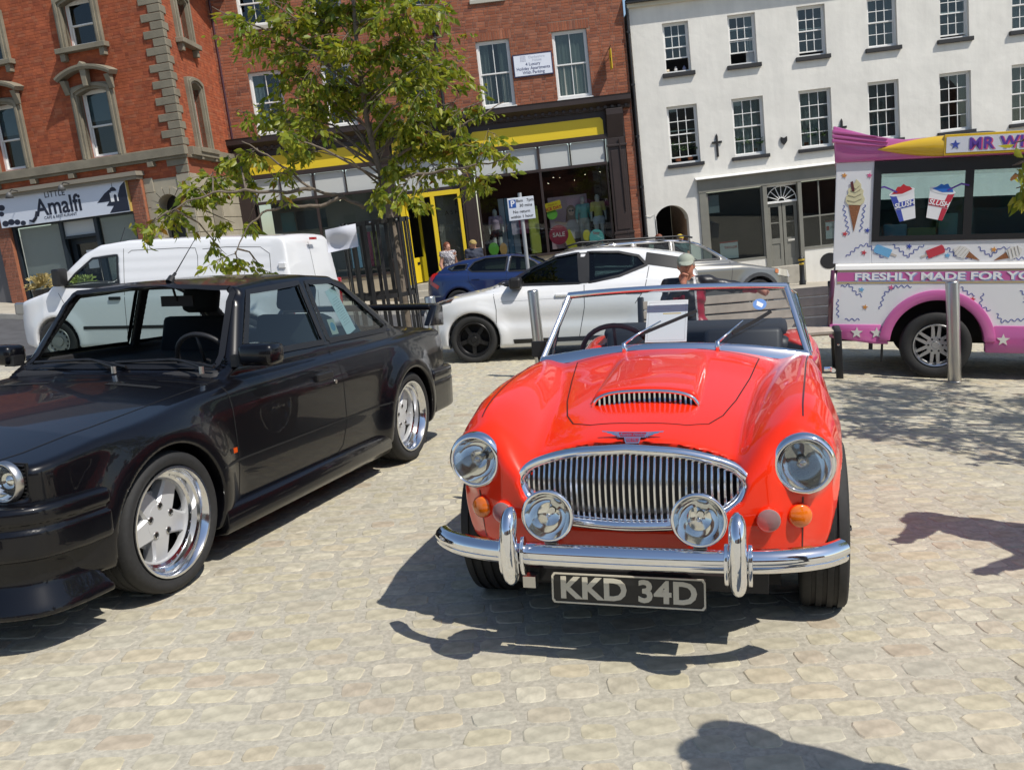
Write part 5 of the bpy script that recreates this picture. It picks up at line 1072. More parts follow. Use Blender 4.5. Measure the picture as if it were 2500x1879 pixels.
    for s in (1,-1):
        w_ = MB()
        for k in range(4): w_.prism([(s*.052,.016-.006*k),(s*(.112-.017*k),.02-.0045*k),(s*(.108-.017*k),.0155-.0045*k),(s*.05,.011-.006*k)], 'z', -.003, .004-.0006*k)
        w_.build('wing', M_chrome, bo)
    q = MB(); q.prism([(-.050,.013),(.050,.013),(.044,-.003),(-.044,-.003)], 'z', .006, .0075); q.prism([(-.026,-.008),(.026,-.008),(.021,-.022),(-.021,-.022)], 'z', .006, .0075); q.build('enamel', mat('badge_red',(.35,.01,.03),.2,coat=1), bo)
    text('lettering', 'Austin Healey', .0165, Matrix.Translation((0,.005,.008)), M_chrome, bo, ext=.0004, shear=.3); text('lettering', '3000 Mk III', .0125, Matrix.Translation((0,-.015,.008)), M_chrome, bo, ext=.0004)
    # head lamps
    for s in (1,-1):
        M_ = lampM(-.193, s*.577, .69, R(4*s)) @ Matrix.Diagonal((.89,.89,.89,1)); q = MB(); q.lathe([(.118,-.03),(.119,.0),(.114,.016),(.102,.026),(.096,.024),(.094,.012)], 48); hl = q.build('headlamp', M_chrome, C, smooth=True, mw=M_)
        q = MB(); q.lathe([(.095,.014),(.08,.028),(.055,.038),(.028,.043),(.0005,.0445)], 40); q.build('lens', M_lampglass, hl, smooth=True); q = MB(); q.lathe([(.095,.012),(.085,-.03),(.06,-.065),(.025,-.085),(.0005,-.09)], 40); q.build('reflector', M_refl, hl, smooth=True)
        q = MB(); q.lathe([(0,.0),(.016,-.002),(.018,-.03),(.012,-.08)], 16); q.build('bulb', mat('bulb_glass',(.5,.5,.5),.1,.8), hl, smooth=True)
    # amber and white front lamps
    for s in (1,-1):
        for y, z, m_, nm in ((.563,.512,M_amber,'indicator'),(.462,.514,M_clear,'side_lamp')):
            h, nn = S_.ray((.3, s*y, z), (-1,0,0)); M_ = Matrix.Translation(h+Vector((.006,0,0))) @ Matrix.Rotation(R(16*s if nm == 'indicator' else 11*s), 4, 'Z') @ Matrix.Rotation(R(90), 4, 'Y')
            q = MB(); q.lathe([(.047,-.05),(.047,.008),(.043,.013)], 28); bo_ = q.build(nm, M_redp, C, smooth=True, mw=M_ @ Matrix.Diagonal((.9,.9,.9,1))); q = MB(); q.lathe([(.044,.006),(.043,.016)]+[(r_*1.1, .016+.014*(1-(r_/.039)**2)+(.0012 if k % 2 else 0)) for k, r_ in enumerate((.036,.033,.03,.027,.024,.021,.018,.015,.012,.009,.006,.003,.0004))], 28); q.build('lens', m_, bo_, smooth=True)
    # spot lamps
    for s in (1,-1):
        M_ = lampM(.045, s*.25, .562, 0, R(0)) @ Matrix.Diagonal((.92,.92,.92,1)); q = MB(); q.lathe([(.0005,-.10),(.03,-.098),(.065,-.075),(.086,-.03),(.09,0),(.097,.004),(.098,.016),(.092,.022),(.086,.018)], 44); sl_ = q.build('spot_lamp', M_chrome, C, smooth=True, mw=M_)
        q = MB(); q.lathe([(.087,.018),(.07,.026),(.04,.031),(.0005,.033)], 36); q.build('lens', M_lampclear, sl_, smooth=True); q = MB(); q.lathe([(.087,.015),(.078,-.015),(.058,-.045),(.03,-.062),(.0005,-.066)], 40); q.build('reflector', M_refl, sl_, smooth=True)
        q = MB(); q.lathe([(.0005,.008),(.008,.005),(.011,-.01),(.012,-.06)], 16); q.build('bulb_shield', M_chrome, sl_, smooth=True); q = MB(); q.box(-.012,.012,-.022,.022,-.135,-.09); q.box(-.02,.02,-.03,.03,-.14,-.128); b_ = q.build('bracket', M_steel, sl_, bevel=.002, mw=M_.inverted() @ Matrix.Translation((.02, s*.25, .574)))
    # bumper with ridged blade, overriders
    bp = [(-.125,.70),(-.105,.69),(-.08,.672),(-.035,.625),(.005,.55),(.035,.44),(.05,.3),(.056,.15)]; path = [(x,-y,.425) for x, y in bp]+[(.058,0,.425)]+[(x,y,.425) for x, y in bp[::-1]]
    xs_ = [p[1] for p in path]; dense = [(float(np.interp(y, xs_, [p[0] for p in path])), float(y), .425) for y in np.linspace(-.688,.688,73)]
    fx = spl(xs_, [p[0] for p in path]); dense = [(float(fx(np.array(y))), float(y), .425) for y in np.linspace(-.688,.688,73)]
    q = MB(); q.sweep(dense, [(-.012,-.039),(.006,-.039),(.022,-.032),(.030,-.021),(.031,-.012),(.025,-.0095),(.025,-.005),(.034,-.002),(.036,.009),(.030,.025),(.016,.037),(-.006,.040),(-.012,.036)]); bump_ = q.build('bumper', M_chrome, C, auto=50)
    for s in (1,-1):
        q = MB(); n = 30; pts = []; rr = []
        for i in range(n+1): t = i/n; z = .335+.262*t; pts.append((.082+.016*math.sin(math.pi*t)-.02*max(0,t-.75)*4*t, 0, z)); rr.append(.030*max(.12, (1-abs(2*t-1)**7))**.5)
        q.tube(pts, rr, 16); o = q.build('overrider', M_chrome, bump_, smooth=True, mw=Matrix.Translation((0,s*.372,0)) @ Matrix.Diagonal((1.25,.95,1,1)) )
        for e in (-1,1): q = MB(); q.prism([(.075+.035*math.cos(a), .425+.07*math.sin(a)) for a in [2*math.pi*i/20 for i in range(20)]], 'y', s*.372+e*.03, s*.372+e*.044); q.build('flange', M_chrome, bump_, bevel=.004, auto=40)
    # number plate
    q = MB(); q.box(-.006,.0,-.262,.262,-.053,.053); pl_ = q.build('number_plate', mat('plate_black',(.012,.012,.012),.35), C, bevel=.002, mw=Matrix.Translation((.0,.0,.289)) @ Matrix.Rotation(R(-4), 4, 'Y'))
    q = MB(); ro = [(y*.262, z*.053) for y, z in ((-1,-.8),(-.97,-1),(.97,-1),(1,-.8),(1,.8),(.97,1),(-.97,1),(-1,.8))]; ri = [(y*.977, z*.90) for y, z in ro]; q.ring(ro, ri, 'x', 0, .004); M_pl = mat('plate_cream',(.62,.58,.47),.4); q.build('border', M_pl, pl_)
    text('lettering', 'KKD 34D', .104, Matrix.Translation((.001,0,-.002)) @ Matrix.Rotation(R(90), 4, 'Z') @ Matrix.Rotation(R(90), 4, 'X'), M_pl, pl_, ext=.002, bold=.0035, sx=1.08, sp=1.03)
    q = MB(); q.box(-.6,-.16,-.46,.46,.24,.37); q.box(-.12,-.03,-.33,.33,.30,.345); q.box(-.1,-.02,-.345,-.31,.31,.35); q.build('valance', M_gap, C); q = MB(); q.box(-.02,.02,-.36,-.315,.29,.33); q.build('tow_bracket', M_steel, C)
    # windscreen
    yb = np.linspace(-.655,.655,25); base = [Vector((-1.365-.105*(y/.655)**2*1.0, y*.965, .972-.066*(y/.655)**2)) for y in yb]; topp = [Vector((-1.69-.04*(y/.655)**2, y*.545/.655, 1.213-.018*(y/.655)**2)) for y in yb]
    q = MB(); n = len(yb); k = 8; q.add([base[i].lerp(topp[i], j/k)+Vector((.0,0,0)) for j in range(k+1) for i in range(n)], [(j*n+i, j*n+i+1, (j+1)*n+i+1, (j+1)*n+i) for j in range(k) for i in range(n-1)]); ws = q.build('windscreen', M_clearglass, C, smooth=True, fixn=False)
    q = MB(); q.tube([p_+Vector((0,0,.004)) for p_ in topp], .018, 12); q.sweep([b_-Vector((-.012,0,.012)) for b_ in base], [(-.022,-.03),(.030,-.03),(.020,.008),(.002,.02),(-.016,.016)])
    for i in (0,-1): q.sweep([base[i]+(topp[i]-base[i])*t for t in np.linspace(-.08,1.02,8)], [(-.014,-.024),(.014,-.024),(.016,.006),(.006,.016),(-.010,.016)], up=(1,0,0))
    q.build('windscreen_frame', M_chrome, C, auto=50)
    for s in (1,-1):
        a, b, c, d = Vector((-1.48,s*.635,.905)), Vector((-1.735,s*.55,1.19)), Vector((-1.80,s*.59,1.16)), Vector((-1.76,s*.66,.87)); q = MB(); q.tube([b,c,d], .008, 6); q.tube([d,a], .008, 6); ql = q.build('quarter_light', M_chrome, C); q = MB(); q.add([a,b,c,d], [(0,1,2,3)]); q.build('pane', M_clearglass, ql, fixn=False)
    # wipers
    for y0, y1 in ((-.2,.12),(.235,.50)):
        g = lambda y, t: (base[0].lerp(base[0],0)) if False else Vector((-1.365-.105*(y/.655)**2,y,.972-.066*(y/.655)**2)).lerp(Vector((-1.69-.04*(y/.655)**2,y*.83,1.213)), t)+Vector((.022,0,.014))
        p0 = Vector((-1.335,y0,.965-.05*(y0/.655)**2)); q = MB(); q.tube([p0-Vector((0,0,.03)),p0+Vector((0,0,.025))], .011, 8); q.tube([p0+Vector((0,0,.02)),g(y0+.05,.14),g((y0+y1)/2,.36)], [.008,.006,.004], 6); wp = q.build('wiper', M_chrome, C, smooth=True)
        q = MB(); q.sweep([g(y0+.07+(y1-y0-.05)*t, .16+.38*t)-Vector((.012,0,.004)) for t in np.linspace(0,1,8)], [(-.004,-.008),(.004,-.008),(.002,.008),(-.002,.008)]); q.build('blade', M_black, wp)
    # interior
    q = MB(); q.box(-1.70,-1.60,-.62,.62,.66,.86); q.build('dashboard', mat('walnut_dash',(.05,.02,.01),.3), C, bevel=.03, auto=50); q = MB(); q.box(-1.66,-1.5,-.6,.6,.85,.895); q.build('scuttle_pad', M_leather, C, bevel=.02, auto=50)
    for y in (-.3,.3): seat(C, -2.35, y, .36, M_leather, .46, False, back=.44)
    q = MB(); q.box(-2.95,-2.75,-.58,.58,.5,.84); q.build('rear_squab', M_leather, C, bevel=.05, auto=50)
    q = MB(); q.box(-3.1,-2.72,-.56,.56,.85,.93); q.build('folded_hood', mat('hood_cloth',(.02,.022,.028),.85), C, bevel=.035, auto=50)
    steering(C, -1.84, -.32, .865, .19, mat('wood_rim',(.10,.03,.012),.35), 28)
    q = MB(); q.tube([(-1.63,.0,1.20),(-1.66,0,1.14)], .006, 6); q.box(-1.68,-1.67,-.1,.1,1.105,1.15); 
    # exterior mirror and door handle
    q = MB(); q.tube([(-1.70,-.70,.80),(-1.72,-.72,.86),(-1.72,-.73,.91)], .008, 6); q.box(-1.735,-1.71,-.76,-.68,.88,.965); q.build('door_mirror', M_black, C, bevel=.008)
    q = MB(); q.tube([(-2.2,.74,.72),(-2.2,.775,.72),(-2.14,.785,.72)], .012, 8); q.build('door_handle', M_chrome, C)
    for x in (-.72,-3.055):
        for s in (1,-1): wheel(C, wheelM(x, s*.655, .327, s), .327, .175, .205, 'wire', M_chrome)
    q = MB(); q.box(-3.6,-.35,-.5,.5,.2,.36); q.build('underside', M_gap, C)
    # the printed notice stands behind the glass
    t = thing('notice_sheet', 'white printed sheet standing inside the red sports car windscreen', 'notice', M0 @ Matrix.Translation((-1.60,-.035,.955)) @ Matrix.Rotation(R(-38), 4, 'Y')); q = MB(); q.box(-.001,.001,-.103,.103,0,.25); q.build('sheet', M_paper, t)
    q = MB()
    for k in range(3): q.box(.0012,.0014,-.07,.05-.03*k,.222-.022*k,.2232-.022*k)
    q.ring([(-.094,.01),(.094,.01),(.094,.24),(-.094,.24)], [(-.092,.012),(.092,.012),(.092,.238),(-.092,.238)], 'x', .0012, .0014); q.build('printing', mat('print_pale',(.55,.52,.54),.7), t); q = MB(); q.box(.0012,.0015,-.02,.07,.166,.172); q.build('highlighted_line', mat('print_gold',(.7,.5,.15),.7), t)
    t = thing('round_sticker', 'small round blue sticker inside the red sports car windscreen corner', 'sticker', M0 @ Matrix.Translation((-1.612,.42,1.125)) @ Matrix.Rotation(R(-38), 4, 'Y') @ Matrix.Rotation(R(90), 4, 'Y')); q = MB(); q.prism([(.032*math.cos(2*math.pi*i/24), .032*math.sin(2*math.pi*i/24)) for i in range(24)], 'z', 0, .001); q.build('disc', mat('sticker_blue',(.12,.25,.55),.5), t)
    q = MB(); q.prism([(-.02,-.012),(.005,-.015),(.02,.01),(0,.018)], 'z', .001, .0015); q.build('print', M_paper, t)
red_car()

# ------------------------------------------------------------------ black coupe
def black_car():
    M0 = on_ground(-2.6086, 3.2576, -1.906, Vector((.0761,.0387,1)).normalized()); M0.translation.z = CAM_H-1.435-.0761*-2.6086-.0387*3.2576
    C = thing('black_coupe', 'black boxy two-door coupe with silver five-spoke wheels and rear wing', 'car', M0)
    B = Body(-4.42, .06, .90, .10, 1.42, .0115); X, Y, Z = B.G.X, B.G.Y, B.G.Z
    P = dict(plan=[(-.12,0),(-.122,.35),(-.135,.60),(-.17,.69),(-.27,.755),(-.6,.788),(-1.0,.795),(-2.2,.80),(-3.3,.80),(-3.8,.785),(-4.12,.75),(-4.22,.66),(-4.26,.3),(-4.26,0)],
        sect=[(.1,.05),(.2,.035),(.3,.012),(.5,0),(.70,.0),(.78,.012),(.86,.035),(.92,.075),(1.0,.12)],
        side=[(-.14,.3),(-.13,.62),(-.12,.70),(-.17,.745),(-.5,.80),(-1.0,.855),(-1.45,.895),(-3.6,.915),(-3.75,.915),(-4.15,.895),(-4.24,.85),(-4.26,.5),(-4.2,.26),(-3.6,.19),(-1,.17),(-.3,.24)],
        crown=.07, k=.035, arches=[(-.84,.315,.345,.042),(-3.37,.315,.345,.05)], yin=.52,
        green=[(-1.40,.86),(-1.70,1.27),(-1.78,1.325),(-2.1,1.352),(-2.5,1.362),(-2.8,1.345),(-2.95,1.31),(-3.62,.89),(-3.7,.84)], tumble=((.88,.735),(1.33,.575)), gplan=[(-1.4,-.03),(-2.4,.0),(-3.2,-.005),(-3.7,-.04)], gk=.045, bk=.012, gcurve=.16, rcurve=.05,
        cab=(-1.30,-3.75,.42), windows=[[(-1.64,.955),(-1.86,1.258),(-2.36,1.288),(-2.375,.95)],[(-2.46,.952),(-2.455,1.287),(-2.74,1.275),(-2.86,1.235),(-3.25,.965),(-3.2,.95)]],
        screen=(-1.9,[(0,.93),(.4,.925),(.575,.915),(.60,.93),(.525,1.26),(.50,1.28),(0,1.305)]), rear=(-2.8,[(0,.96),(.5,.96),(.6,.97),(.51,1.25),(.48,1.27),(0,1.285)]))
    outer = car_fields(B, P)
    # bonnet bulge lines and kidney/headlamp panel recess
    outer = smax(outer, -np.maximum(np.maximum(-.185-X, np.abs(Z-.665)-.064), np.abs(Y-.35)-.365), .02)
    f, inner = glaze(B, outer, P); body = B.obj('body', f, [M_blackp, M_inter], C, None, inside_mi(B, inner)); panes(B, outer, P, C, glass('coupe_screen', (.38,.51,.52), 1.65), glass('coupe_side', (.44,.54,.54), 1.65)); S_ = Surf(body); seals(B, outer, P, C, mat('seal_black',(.01,.01,.011),.4), .034)
    # front bumper, air dam and skirts
    fp = [(.0,0),(-.01,.35),(-.03,.55),(-.075,.68),(-.16,.775),(-.3,.815),(-.47,.825)]
    bp = poly2(X[:,:,0], Y[:,:,0], dense(fp)+[(-.47,.5),(-.3,.3),(-.25,0),(-.25,-.4),(0,-.4)])[:,:,None]
    b1 = smax(bp, np.abs(Z-.475)-.105, .03)-.0; b1 = smax(b1, -(np.maximum(np.abs(Z-.50)-.012, -(bp+.012))), .01)
    b2 = smax(bp+.06-.5*np.maximum(0,.27-Z), np.abs(Z-.265)-.115, .03); b2 = smax(b2, -np.maximum(np.maximum(np.abs(Y-.38)-.15, np.abs(Z-.29)-.045), -.16-X), .015)
    q3 = smin(b1, b2, .01); q3 = smax(q3, -(np.sqrt((X+.84)**2+(Z-.315)**2)-.36), .01); B.obj('front_bumper', q3, M_blackp, C)
    rp = [(-4.34,0),(-4.335,.4),(-4.31,.62),(-4.24,.76),(-4.1,.81),(-3.76,.825)]
    bp = poly2(X[:,:,0], Y[:,:,0], dense(rp)+[(-3.76,.5),(-4.0,.4),(-4.1,0),(-4.1,-.4),(-4.34,-.4)])[:,:,None]; b1 = smax(bp, np.abs(Z-.42)-.16, .03); b1 = smax(b1, -(np.maximum(np.abs(Z-.50)-.008, -(bp+.01))), .006); b1 = smax(b1, -(np.sqrt((X+3.37)**2+(Z-.315)**2)-.36), .01); B.obj('rear_bumper', b1, M_blackp, C)
    for s in (1,-1):
        q = MB(); prof = [(.70,.12),(.80,.135),(.825,.17),(.82,.25),(.805,.275),(.70,.275)]; q.prism([(s*y, z) for y, z in prof], 'x', -3.0, -1.2); q.build('side_skirt', M_blackp, C, bevel=.01, auto=40)
    # headlamps and grille behind the nose recess
    q = MB(); q.box(-.20,-.19,-.71,.71,.6,.73); q.build('grille_panel', M_gap, C)
    q = MB()
    for k in range(9): q.box(-.188,-.178,-.705,.705,.605+k*.0145,.609+k*.0145)
    q.build('grille_slats', M_black, C)
    for s in (1,-1):
        for y, r_ in ((.635,.070),(.46,.062)):
            M_ = lampM(-.15, s*y, .665, 0); q = MB(); q.lathe([(r_+.008,-.02),(r_+.007,.008),(r_,.012),(r_-.003,.004)], 32); hl = q.build('headlamp', M_steel, C, smooth=True, mw=M_); q = MB(); q.lathe([(r_-.002,.006),(r_*.7,.014),(.0005,.018)], 28); q.build('lens', M_lampglass, hl, smooth=True); q = MB(); q.lathe([(r_-.002,.002),(r_*.8,-.035),(r_*.42,-.045),(r_*.42,-.02),(.0005,-.015)], 28); q.build('reflector', M_refl, hl, smooth=True)
        q = MB(); q.box(-.06,-.04,s*.46-.11,s*.46+.11,.40,.46); q.build('fog_lamp', M_lampglass, C); q = MB(); q.box(-.035,-.02,s*.64-.09,s*.64+.06,.405,.455); q.build('indicator', mat('indicator_clear',(.6,.5,.45),.2,coat=1), C, bevel=.004, mw=Matrix.Rotation(R(-6*s), 4, 'Z'))
        h, nn = S_.ray((-1.30, s*1.5, .53), (0,-s,0)); q = MB(); q.box(-.03,.0,-.006,.006,-.012,.012); q.build('side_repeater', mat('orange_lens',(.6,.08,.01),.2,coat=1), C, mw=Matrix.Translation(h)); q = MB(); q.box(.001,.025,-.006,.006,-.012,.012); q.build('repeater_base', M_black, C, mw=Matrix.Translation(h))
    # shut lines
    Ds = lambda s: (0,-s,0)
    for s in (1,-1):
        for ln in ([(-1.30,.905),(-1.335,.8),(-1.355,.5),(-1.33,.28)], [(-2.415,.92),(-2.44,.7),(-2.45,.45),(-2.40,.32),(-2.33,.28)]): ribbon(S_, [(x, s*1.5, z) for x, z in ln], Ds(s), .006, 'door_shut_line', M_gap, C, seg=8)
        ribbon(S_, [(-1.18,s*1.5,.475),(-2.0,s*1.5,.475),(-3.02,s*1.5,.475)], Ds(s), .012, 'rub_strip', M_gap, C, lift=.003, seg=12)
        ribbon(S_, [(-1.42,s*.67,1.6),(-1.0,s*.655,1.6),(-.6,s*.63,1.6),(-.3,s*.585,1.6),(-.2,s*.55,1.6)], (0,0,-1), .006, 'bonnet_shut_line', M_gap, C, seg=8)
        ribbon(S_, [(-1.3,s*1.5,.945),(-2.2,s*1.5,.935),(-3.3,s*1.5,.935)], Ds(s), .02, 'window_seal', M_black, C, lift=.004, seg=10)
        # B pillar trim, handles, mirrors
        ribbon(S_, [(-2.385,s*1.5,.95),(-2.37,s*1.5,1.29)], Ds(s), .018, 'pillar_trim', mat('satin_trim',(.12,.12,.12),.3,.8), C, lift=.004, seg=5)
        h, nn = S_.ray((-2.22, s*1.5, .765), Ds(s)); q = MB(); q.box(-.09,.09,-.01,.022*1,-.022,.022); q.build('door_handle', M_black, C, bevel=.008, mw=Matrix.Translation(h) @ Matrix.Diagonal((1,s,1,1))); q = MB(); q.lathe([(0,.012),(.013,.012),(.014,0)], 14, Matrix.Translation(h+Vector((-.13,0,-.05))) @ Matrix.Rotation(R(-90*s), 4, 'X')); q.build('door_lock', M_steel, C)
        q = MB(); q.box(-.09,.05,0,.2,-.055,.055); mr = q.build('door_mirror', M_blackp, C, bevel=.028, auto=50, mw=Matrix.Translation((-1.53, .74 if s > 0 else -.94, .975))); q = MB(); q.box(-.04,.03,-.05,.02,-.06,.0) ; q.build('mirror_stalk', M_black, mr, mw=(0,0 if s > 0 else .2,0))
    # rear wing
    q = MB(); n = 15
    for s in (1,-1): q.add([(-3.98,s*.72,.90),(-4.26,s*.72,.88),(-4.30,s*.70,1.035),(-4.16,s*.70,1.05),(-3.98,s*.66,.90),(-4.26,s*.66,.88),(-4.30,s*.645,1.035),(-4.16,s*.645,1.05)], [(0,1,2,3),(7,6,5,4),(0,4,5,1),(1,5,6,2),(2,6,7,3),(3,7,4,0)])
    q.box(-4.30,-4.12,-.66,.66,1.01,1.055); q.build('rear_wing', M_blackp, C, bevel=.012, auto=50)
    # aerial on the roof, wipers, interior
    h, nn = S_.ray((-1.95,.0,2), (0,0,-1)); q = MB(); q.tube([h,h+Vector((-.03,0,.03))], [.022,.018], 10); q.tube([h+Vector((-.02,0,.02)),h+Vector((-.06,0,.05))], .009, 8); q.tube([h+Vector((-.06,0,.05)),h+Vector((-.26,.0,.24))], [.004,.0018], 6); q.build('aerial', M_black, C)
    for y0, y1, x1 in ((.12,.62,-1.50),(-.42,.08,-1.50)):
        q = MB(); p0 = Vector((-1.40,y1-.03,.905)); q.tube([p0,p0+Vector((0,0,.02)),Vector((-1.455,(y0+y1)/2+.05,.955)),Vector((-1.465,(y0+y1)/2-.1,.96))], [.012,.008,.006,.004], 6); wp = q.build('wiper', M_black, C); q = MB(); q.tube([(-1.45,y0-.1,.945),(-1.465,(y0+y1)/2,.958),(-1.43,y1+.02,.925)], .008, 6); q.build('blade', M_black, wp); q = MB(); q.tube([p0+Vector((0,0,-.01)),p0+Vector((0,0,.026))], .014, 10); q.build('pivot_cap', M_steel, wp)
    q = MB(); q.box(-1.62,-1.42,-.66,.66,.76,.90); q.build('dashboard', M_inter, C, bevel=.04, auto=50); steering(C, -1.76, .36, .90, .185, M_leather, 26)
    for y in (.36,-.36): seat(C, -2.25, y, .42, mat('dark_cloth',(.02,.022,.026),.9), .5, True, back=.58)
    q = MB(); q.box(-3.2,-2.95,-.6,.6,.45,.98); q.box(-3.75,-3.1,-.62,.62,.80,.905); q.build('rear_seat', M_inter, C, bevel=.05, auto=50)
    q = MB(); q.box(-2.02,-2.0,-.11,.11,1.20,1.26); q.tube([(-1.98,0,1.3),(-2.0,0,1.23)], .008, 6); q.build('interior_mirror', M_inter, C)
    # louvres at the back of the bonnet
    for s in (1,-1): ribbon(S_, [(-1.20,s*.18,1.6),(-1.19,s*.5,1.6)], (0,0,-1), .035, 'bonnet_louvre', M_gap, C, lift=.002, seg=8)
    for x in (-.84,-3.37):
        for s in (1,-1): wheel(C, wheelM(x, s*.70, .315, s), .315, .225, .243, 'five', None)
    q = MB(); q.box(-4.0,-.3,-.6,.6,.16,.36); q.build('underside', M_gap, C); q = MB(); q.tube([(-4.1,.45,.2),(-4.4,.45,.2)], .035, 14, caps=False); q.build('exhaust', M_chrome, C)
    # papers in the rear side window
    t = thing('price_sheet', 'long white printed sheet in the black coupe rear side window', 'notice', M0 @ Matrix.Translation((-2.77,.622,1.12)) @ Matrix.Rotation(R(19), 4, 'X') @ Matrix.Rotation(R(14), 4, 'Y')); q = MB(); q.box(-.068,.068,0,.001,-.17,.14); q.build('sheet', mat('sheet_blue_white',(.80,.88,.9),.7), t); q = MB()
    for k in range(12): q.box(-.045,.03+.012*((k*7) % 3),.0012,.0014,.07-.016*k,.072-.016*k)
    q.build('printing', M_inkgrey, t)
    t = thing('window_sticker', 'small pale club sticker in the black coupe rear side window', 'sticker', M0 @ Matrix.Translation((-2.60,.665,1.01)) @ Matrix.Rotation(R(19), 4, 'X')); q = MB(); q.box(-.04,.04,0,.001,-.04,.06); q.build('card', mat('sticker_cream',(.6,.6,.5),.6), t); q = MB(); q.prism(arc_pts(0,.01,.028,0,345,18), 'y', .001, .0016); q.build('emblem', mat('sticker_teal',(.15,.35,.5),.6), t)
black_car()
# ------------------------------------------------------------------ background cars
def add_car(name, label, pose, P, mpaint, grid, wheels, glassm, extra=None, screen_glass=None):
    x, y, yaw = pose; M0 = on_ground(x, y, R(yaw), gnorm(x, y, 1.0)); C = thing(name, label, 'car' if 'van' not in name else 'van', M0)
    B = Body(*grid); outer = car_fields(B, P); f, inner = glaze(B, outer, P); body = B.obj('body', f, [mpaint, M_inter], C, None, inside_mi(B, inner)); panes(B, outer, P, C, screen_glass or glassm, glassm); S_ = Surf(body); seals(B, outer, P, C, None, .035)
    for wx in wheels['x']:
        for s in (1,-1): wheel(C, wheelM(wx, s*wheels['y'], wheels['R'], s), wheels['R'], wheels['w'], wheels['rim'], wheels['style'], wheels['mat'])
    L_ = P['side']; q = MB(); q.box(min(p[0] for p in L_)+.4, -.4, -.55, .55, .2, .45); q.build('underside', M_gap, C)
    if extra: extra(C, S_, B, outer)
    return C
def shut(C, S_, lines, sides=(1,-1), w=.008):
    for s in sides:
        for ln in lines: ribbon(S_, [(x, s*1.6, z) for x, z in ln], (0,-s,0), w, 'shut_line', M_gap, C, seg=8)
def stick(C, S_, name, mt, x, y, z, d, bx, bevel=.01, rot=0):
    h, n = S_.ray((x, y, z), d)
    if h is None: return
    q = MB(); q.box(*bx); return q.build(name, mt, C, bevel=bevel, mw=Matrix.Translation(h) @ Matrix.Rotation(rot, 4, 'Z'))

# white hatchback
Pm = dict(plan=[(-.0,0),(-.03,.35),(-.1,.58),(-.25,.74),(-.5,.82),(-.9,.85),(-2.0,.855),(-3.0,.855),(-3.5,.82),(-3.78,.70),(-3.86,.4),(-3.88,0)],
    sect=[(.15,.06),(.25,.02),(.42,0),(.55,.012),(.7,.0),(.82,.012),(.92,.045),(1.1,.11)], side=[(-.05,.25),(-.0,.42),(-.01,.56),(-.06,.68),(-.2,.79),(-.5,.885),(-.85,.95),(-1.2,.985),(-2.4,1.01),(-3.2,1.10),(-3.7,1.10),(-3.84,.95),(-3.88,.6),(-3.84,.35),(-3.6,.2),(-.3,.18)],
    crown=.08, k=.06, arches=[(-.82,.315,.355,.025),(-3.32,.315,.355,.03)], yin=.5,
    green=[(-.82,.90),(-1.10,1.03),(-1.5,1.235),(-1.89,1.39),(-2.16,1.44),(-2.55,1.46),(-2.94,1.44),(-3.46,1.365),(-3.70,1.31),(-3.76,1.24),(-3.8,1.0)], tumble=((.95,.80),(1.42,.585)), gplan=[(-.8,-.16),(-1.5,-.04),(-2.3,0),(-3.2,-.04),(-3.8,-.12)], gk=.07, bk=.05, gcurve=.2, rcurve=.06,
    cab=(-.9,-3.7,.4), windows=[[(-1.25,1.01),(-1.58,1.19),(-1.92,1.325),(-2.22,1.375),(-2.24,1.005)],[(-2.36,1.01),(-2.36,1.38),(-2.75,1.362),(-3.0,1.305),(-3.1,1.20),(-2.75,1.08)]],
    screen=(-1.95,[(0,1.03),(.6,1.02),(.68,1.05),(.53,1.33),(0,1.38)]), rear=(-3.4,[(0,1.13),(.5,1.13),(.45,1.28),(0,1.29)]))
M_dkalloy = mat('dark_alloy', (.03,.03,.032), .35, .6)
def micra_x(C, S_, B, outer):
    shut(C, S_, [[(-1.10,.93),(-1.14,.7),(-1.13,.3)],[(-2.30,.98),(-2.30,.7),(-2.22,.3)],[(-3.14,1.18),(-3.08,.9),(-2.95,.72)]])
    for s in (1,-1): ribbon(S_, [(-1.2,s*1.6,.80),(-2.2,s*1.6,.83),(-3.2,s*1.6,.90)], (0,-s,0), .006, 'crease_shade_line', mat('crease_shade_grey',(.45,.46,.47),.4), C, lift=.001, seg=10)  # grey strip paints in the shade of a pressed crease; the panel stays smooth
    for s in (1,-1):
        ribbon(S_, [(-3.10,s*1.6,1.285),(-3.3,s*1.6,1.25),(-3.56,s*1.6,1.20)], (0,-s,0), .17, 'black_rear_pillar', M_black, C, lift=.004, seg=6)
        ribbon(S_, [(-2.30,s*1.6,1.00),(-2.29,s*1.6,1.39)], (0,-s,0), .10, 'black_pillar', M_black, C, lift=.004, seg=4)
        stick(C, S_, 'door_mirror', M_black, -1.42, s*1.6, .98, (0,-s,0), (-.07,.09,-.02 if s > 0 else -.2,.2 if s > 0 else .02,-.02,.13), .035)
        for x in (-2.02,-2.95): stick(C, S_, 'door_handle', M_whitep, x, s*1.6, .86-.02*(x+2), (0,-s,0), (-.1,.1,-.012,.03,-.02,.02), .012)
        ribbon(S_, [(-.14,s*.62,1.6),(-.3,s*.72,1.6),(-.55,s*.77,1.6)], (0,0,-1), .10, 'headlamp', mat('headlamp_dark',(.06,.065,.07),.08,.3,coat=1), C, lift=.004, seg=5)
        ribbon(S_, [(-1.15,s*1.6,.27),(-2.8,s*1.6,.30)], (0,-s,0), .06, 'sill_trim', M_black, C, lift=.004, seg=8)
    ribbon(S_, [(.5,-.3,.42),(.5,.3,.42)], (-1,0,0), .12, 'lower_grille', M_black, C, lift=.004, seg=8)
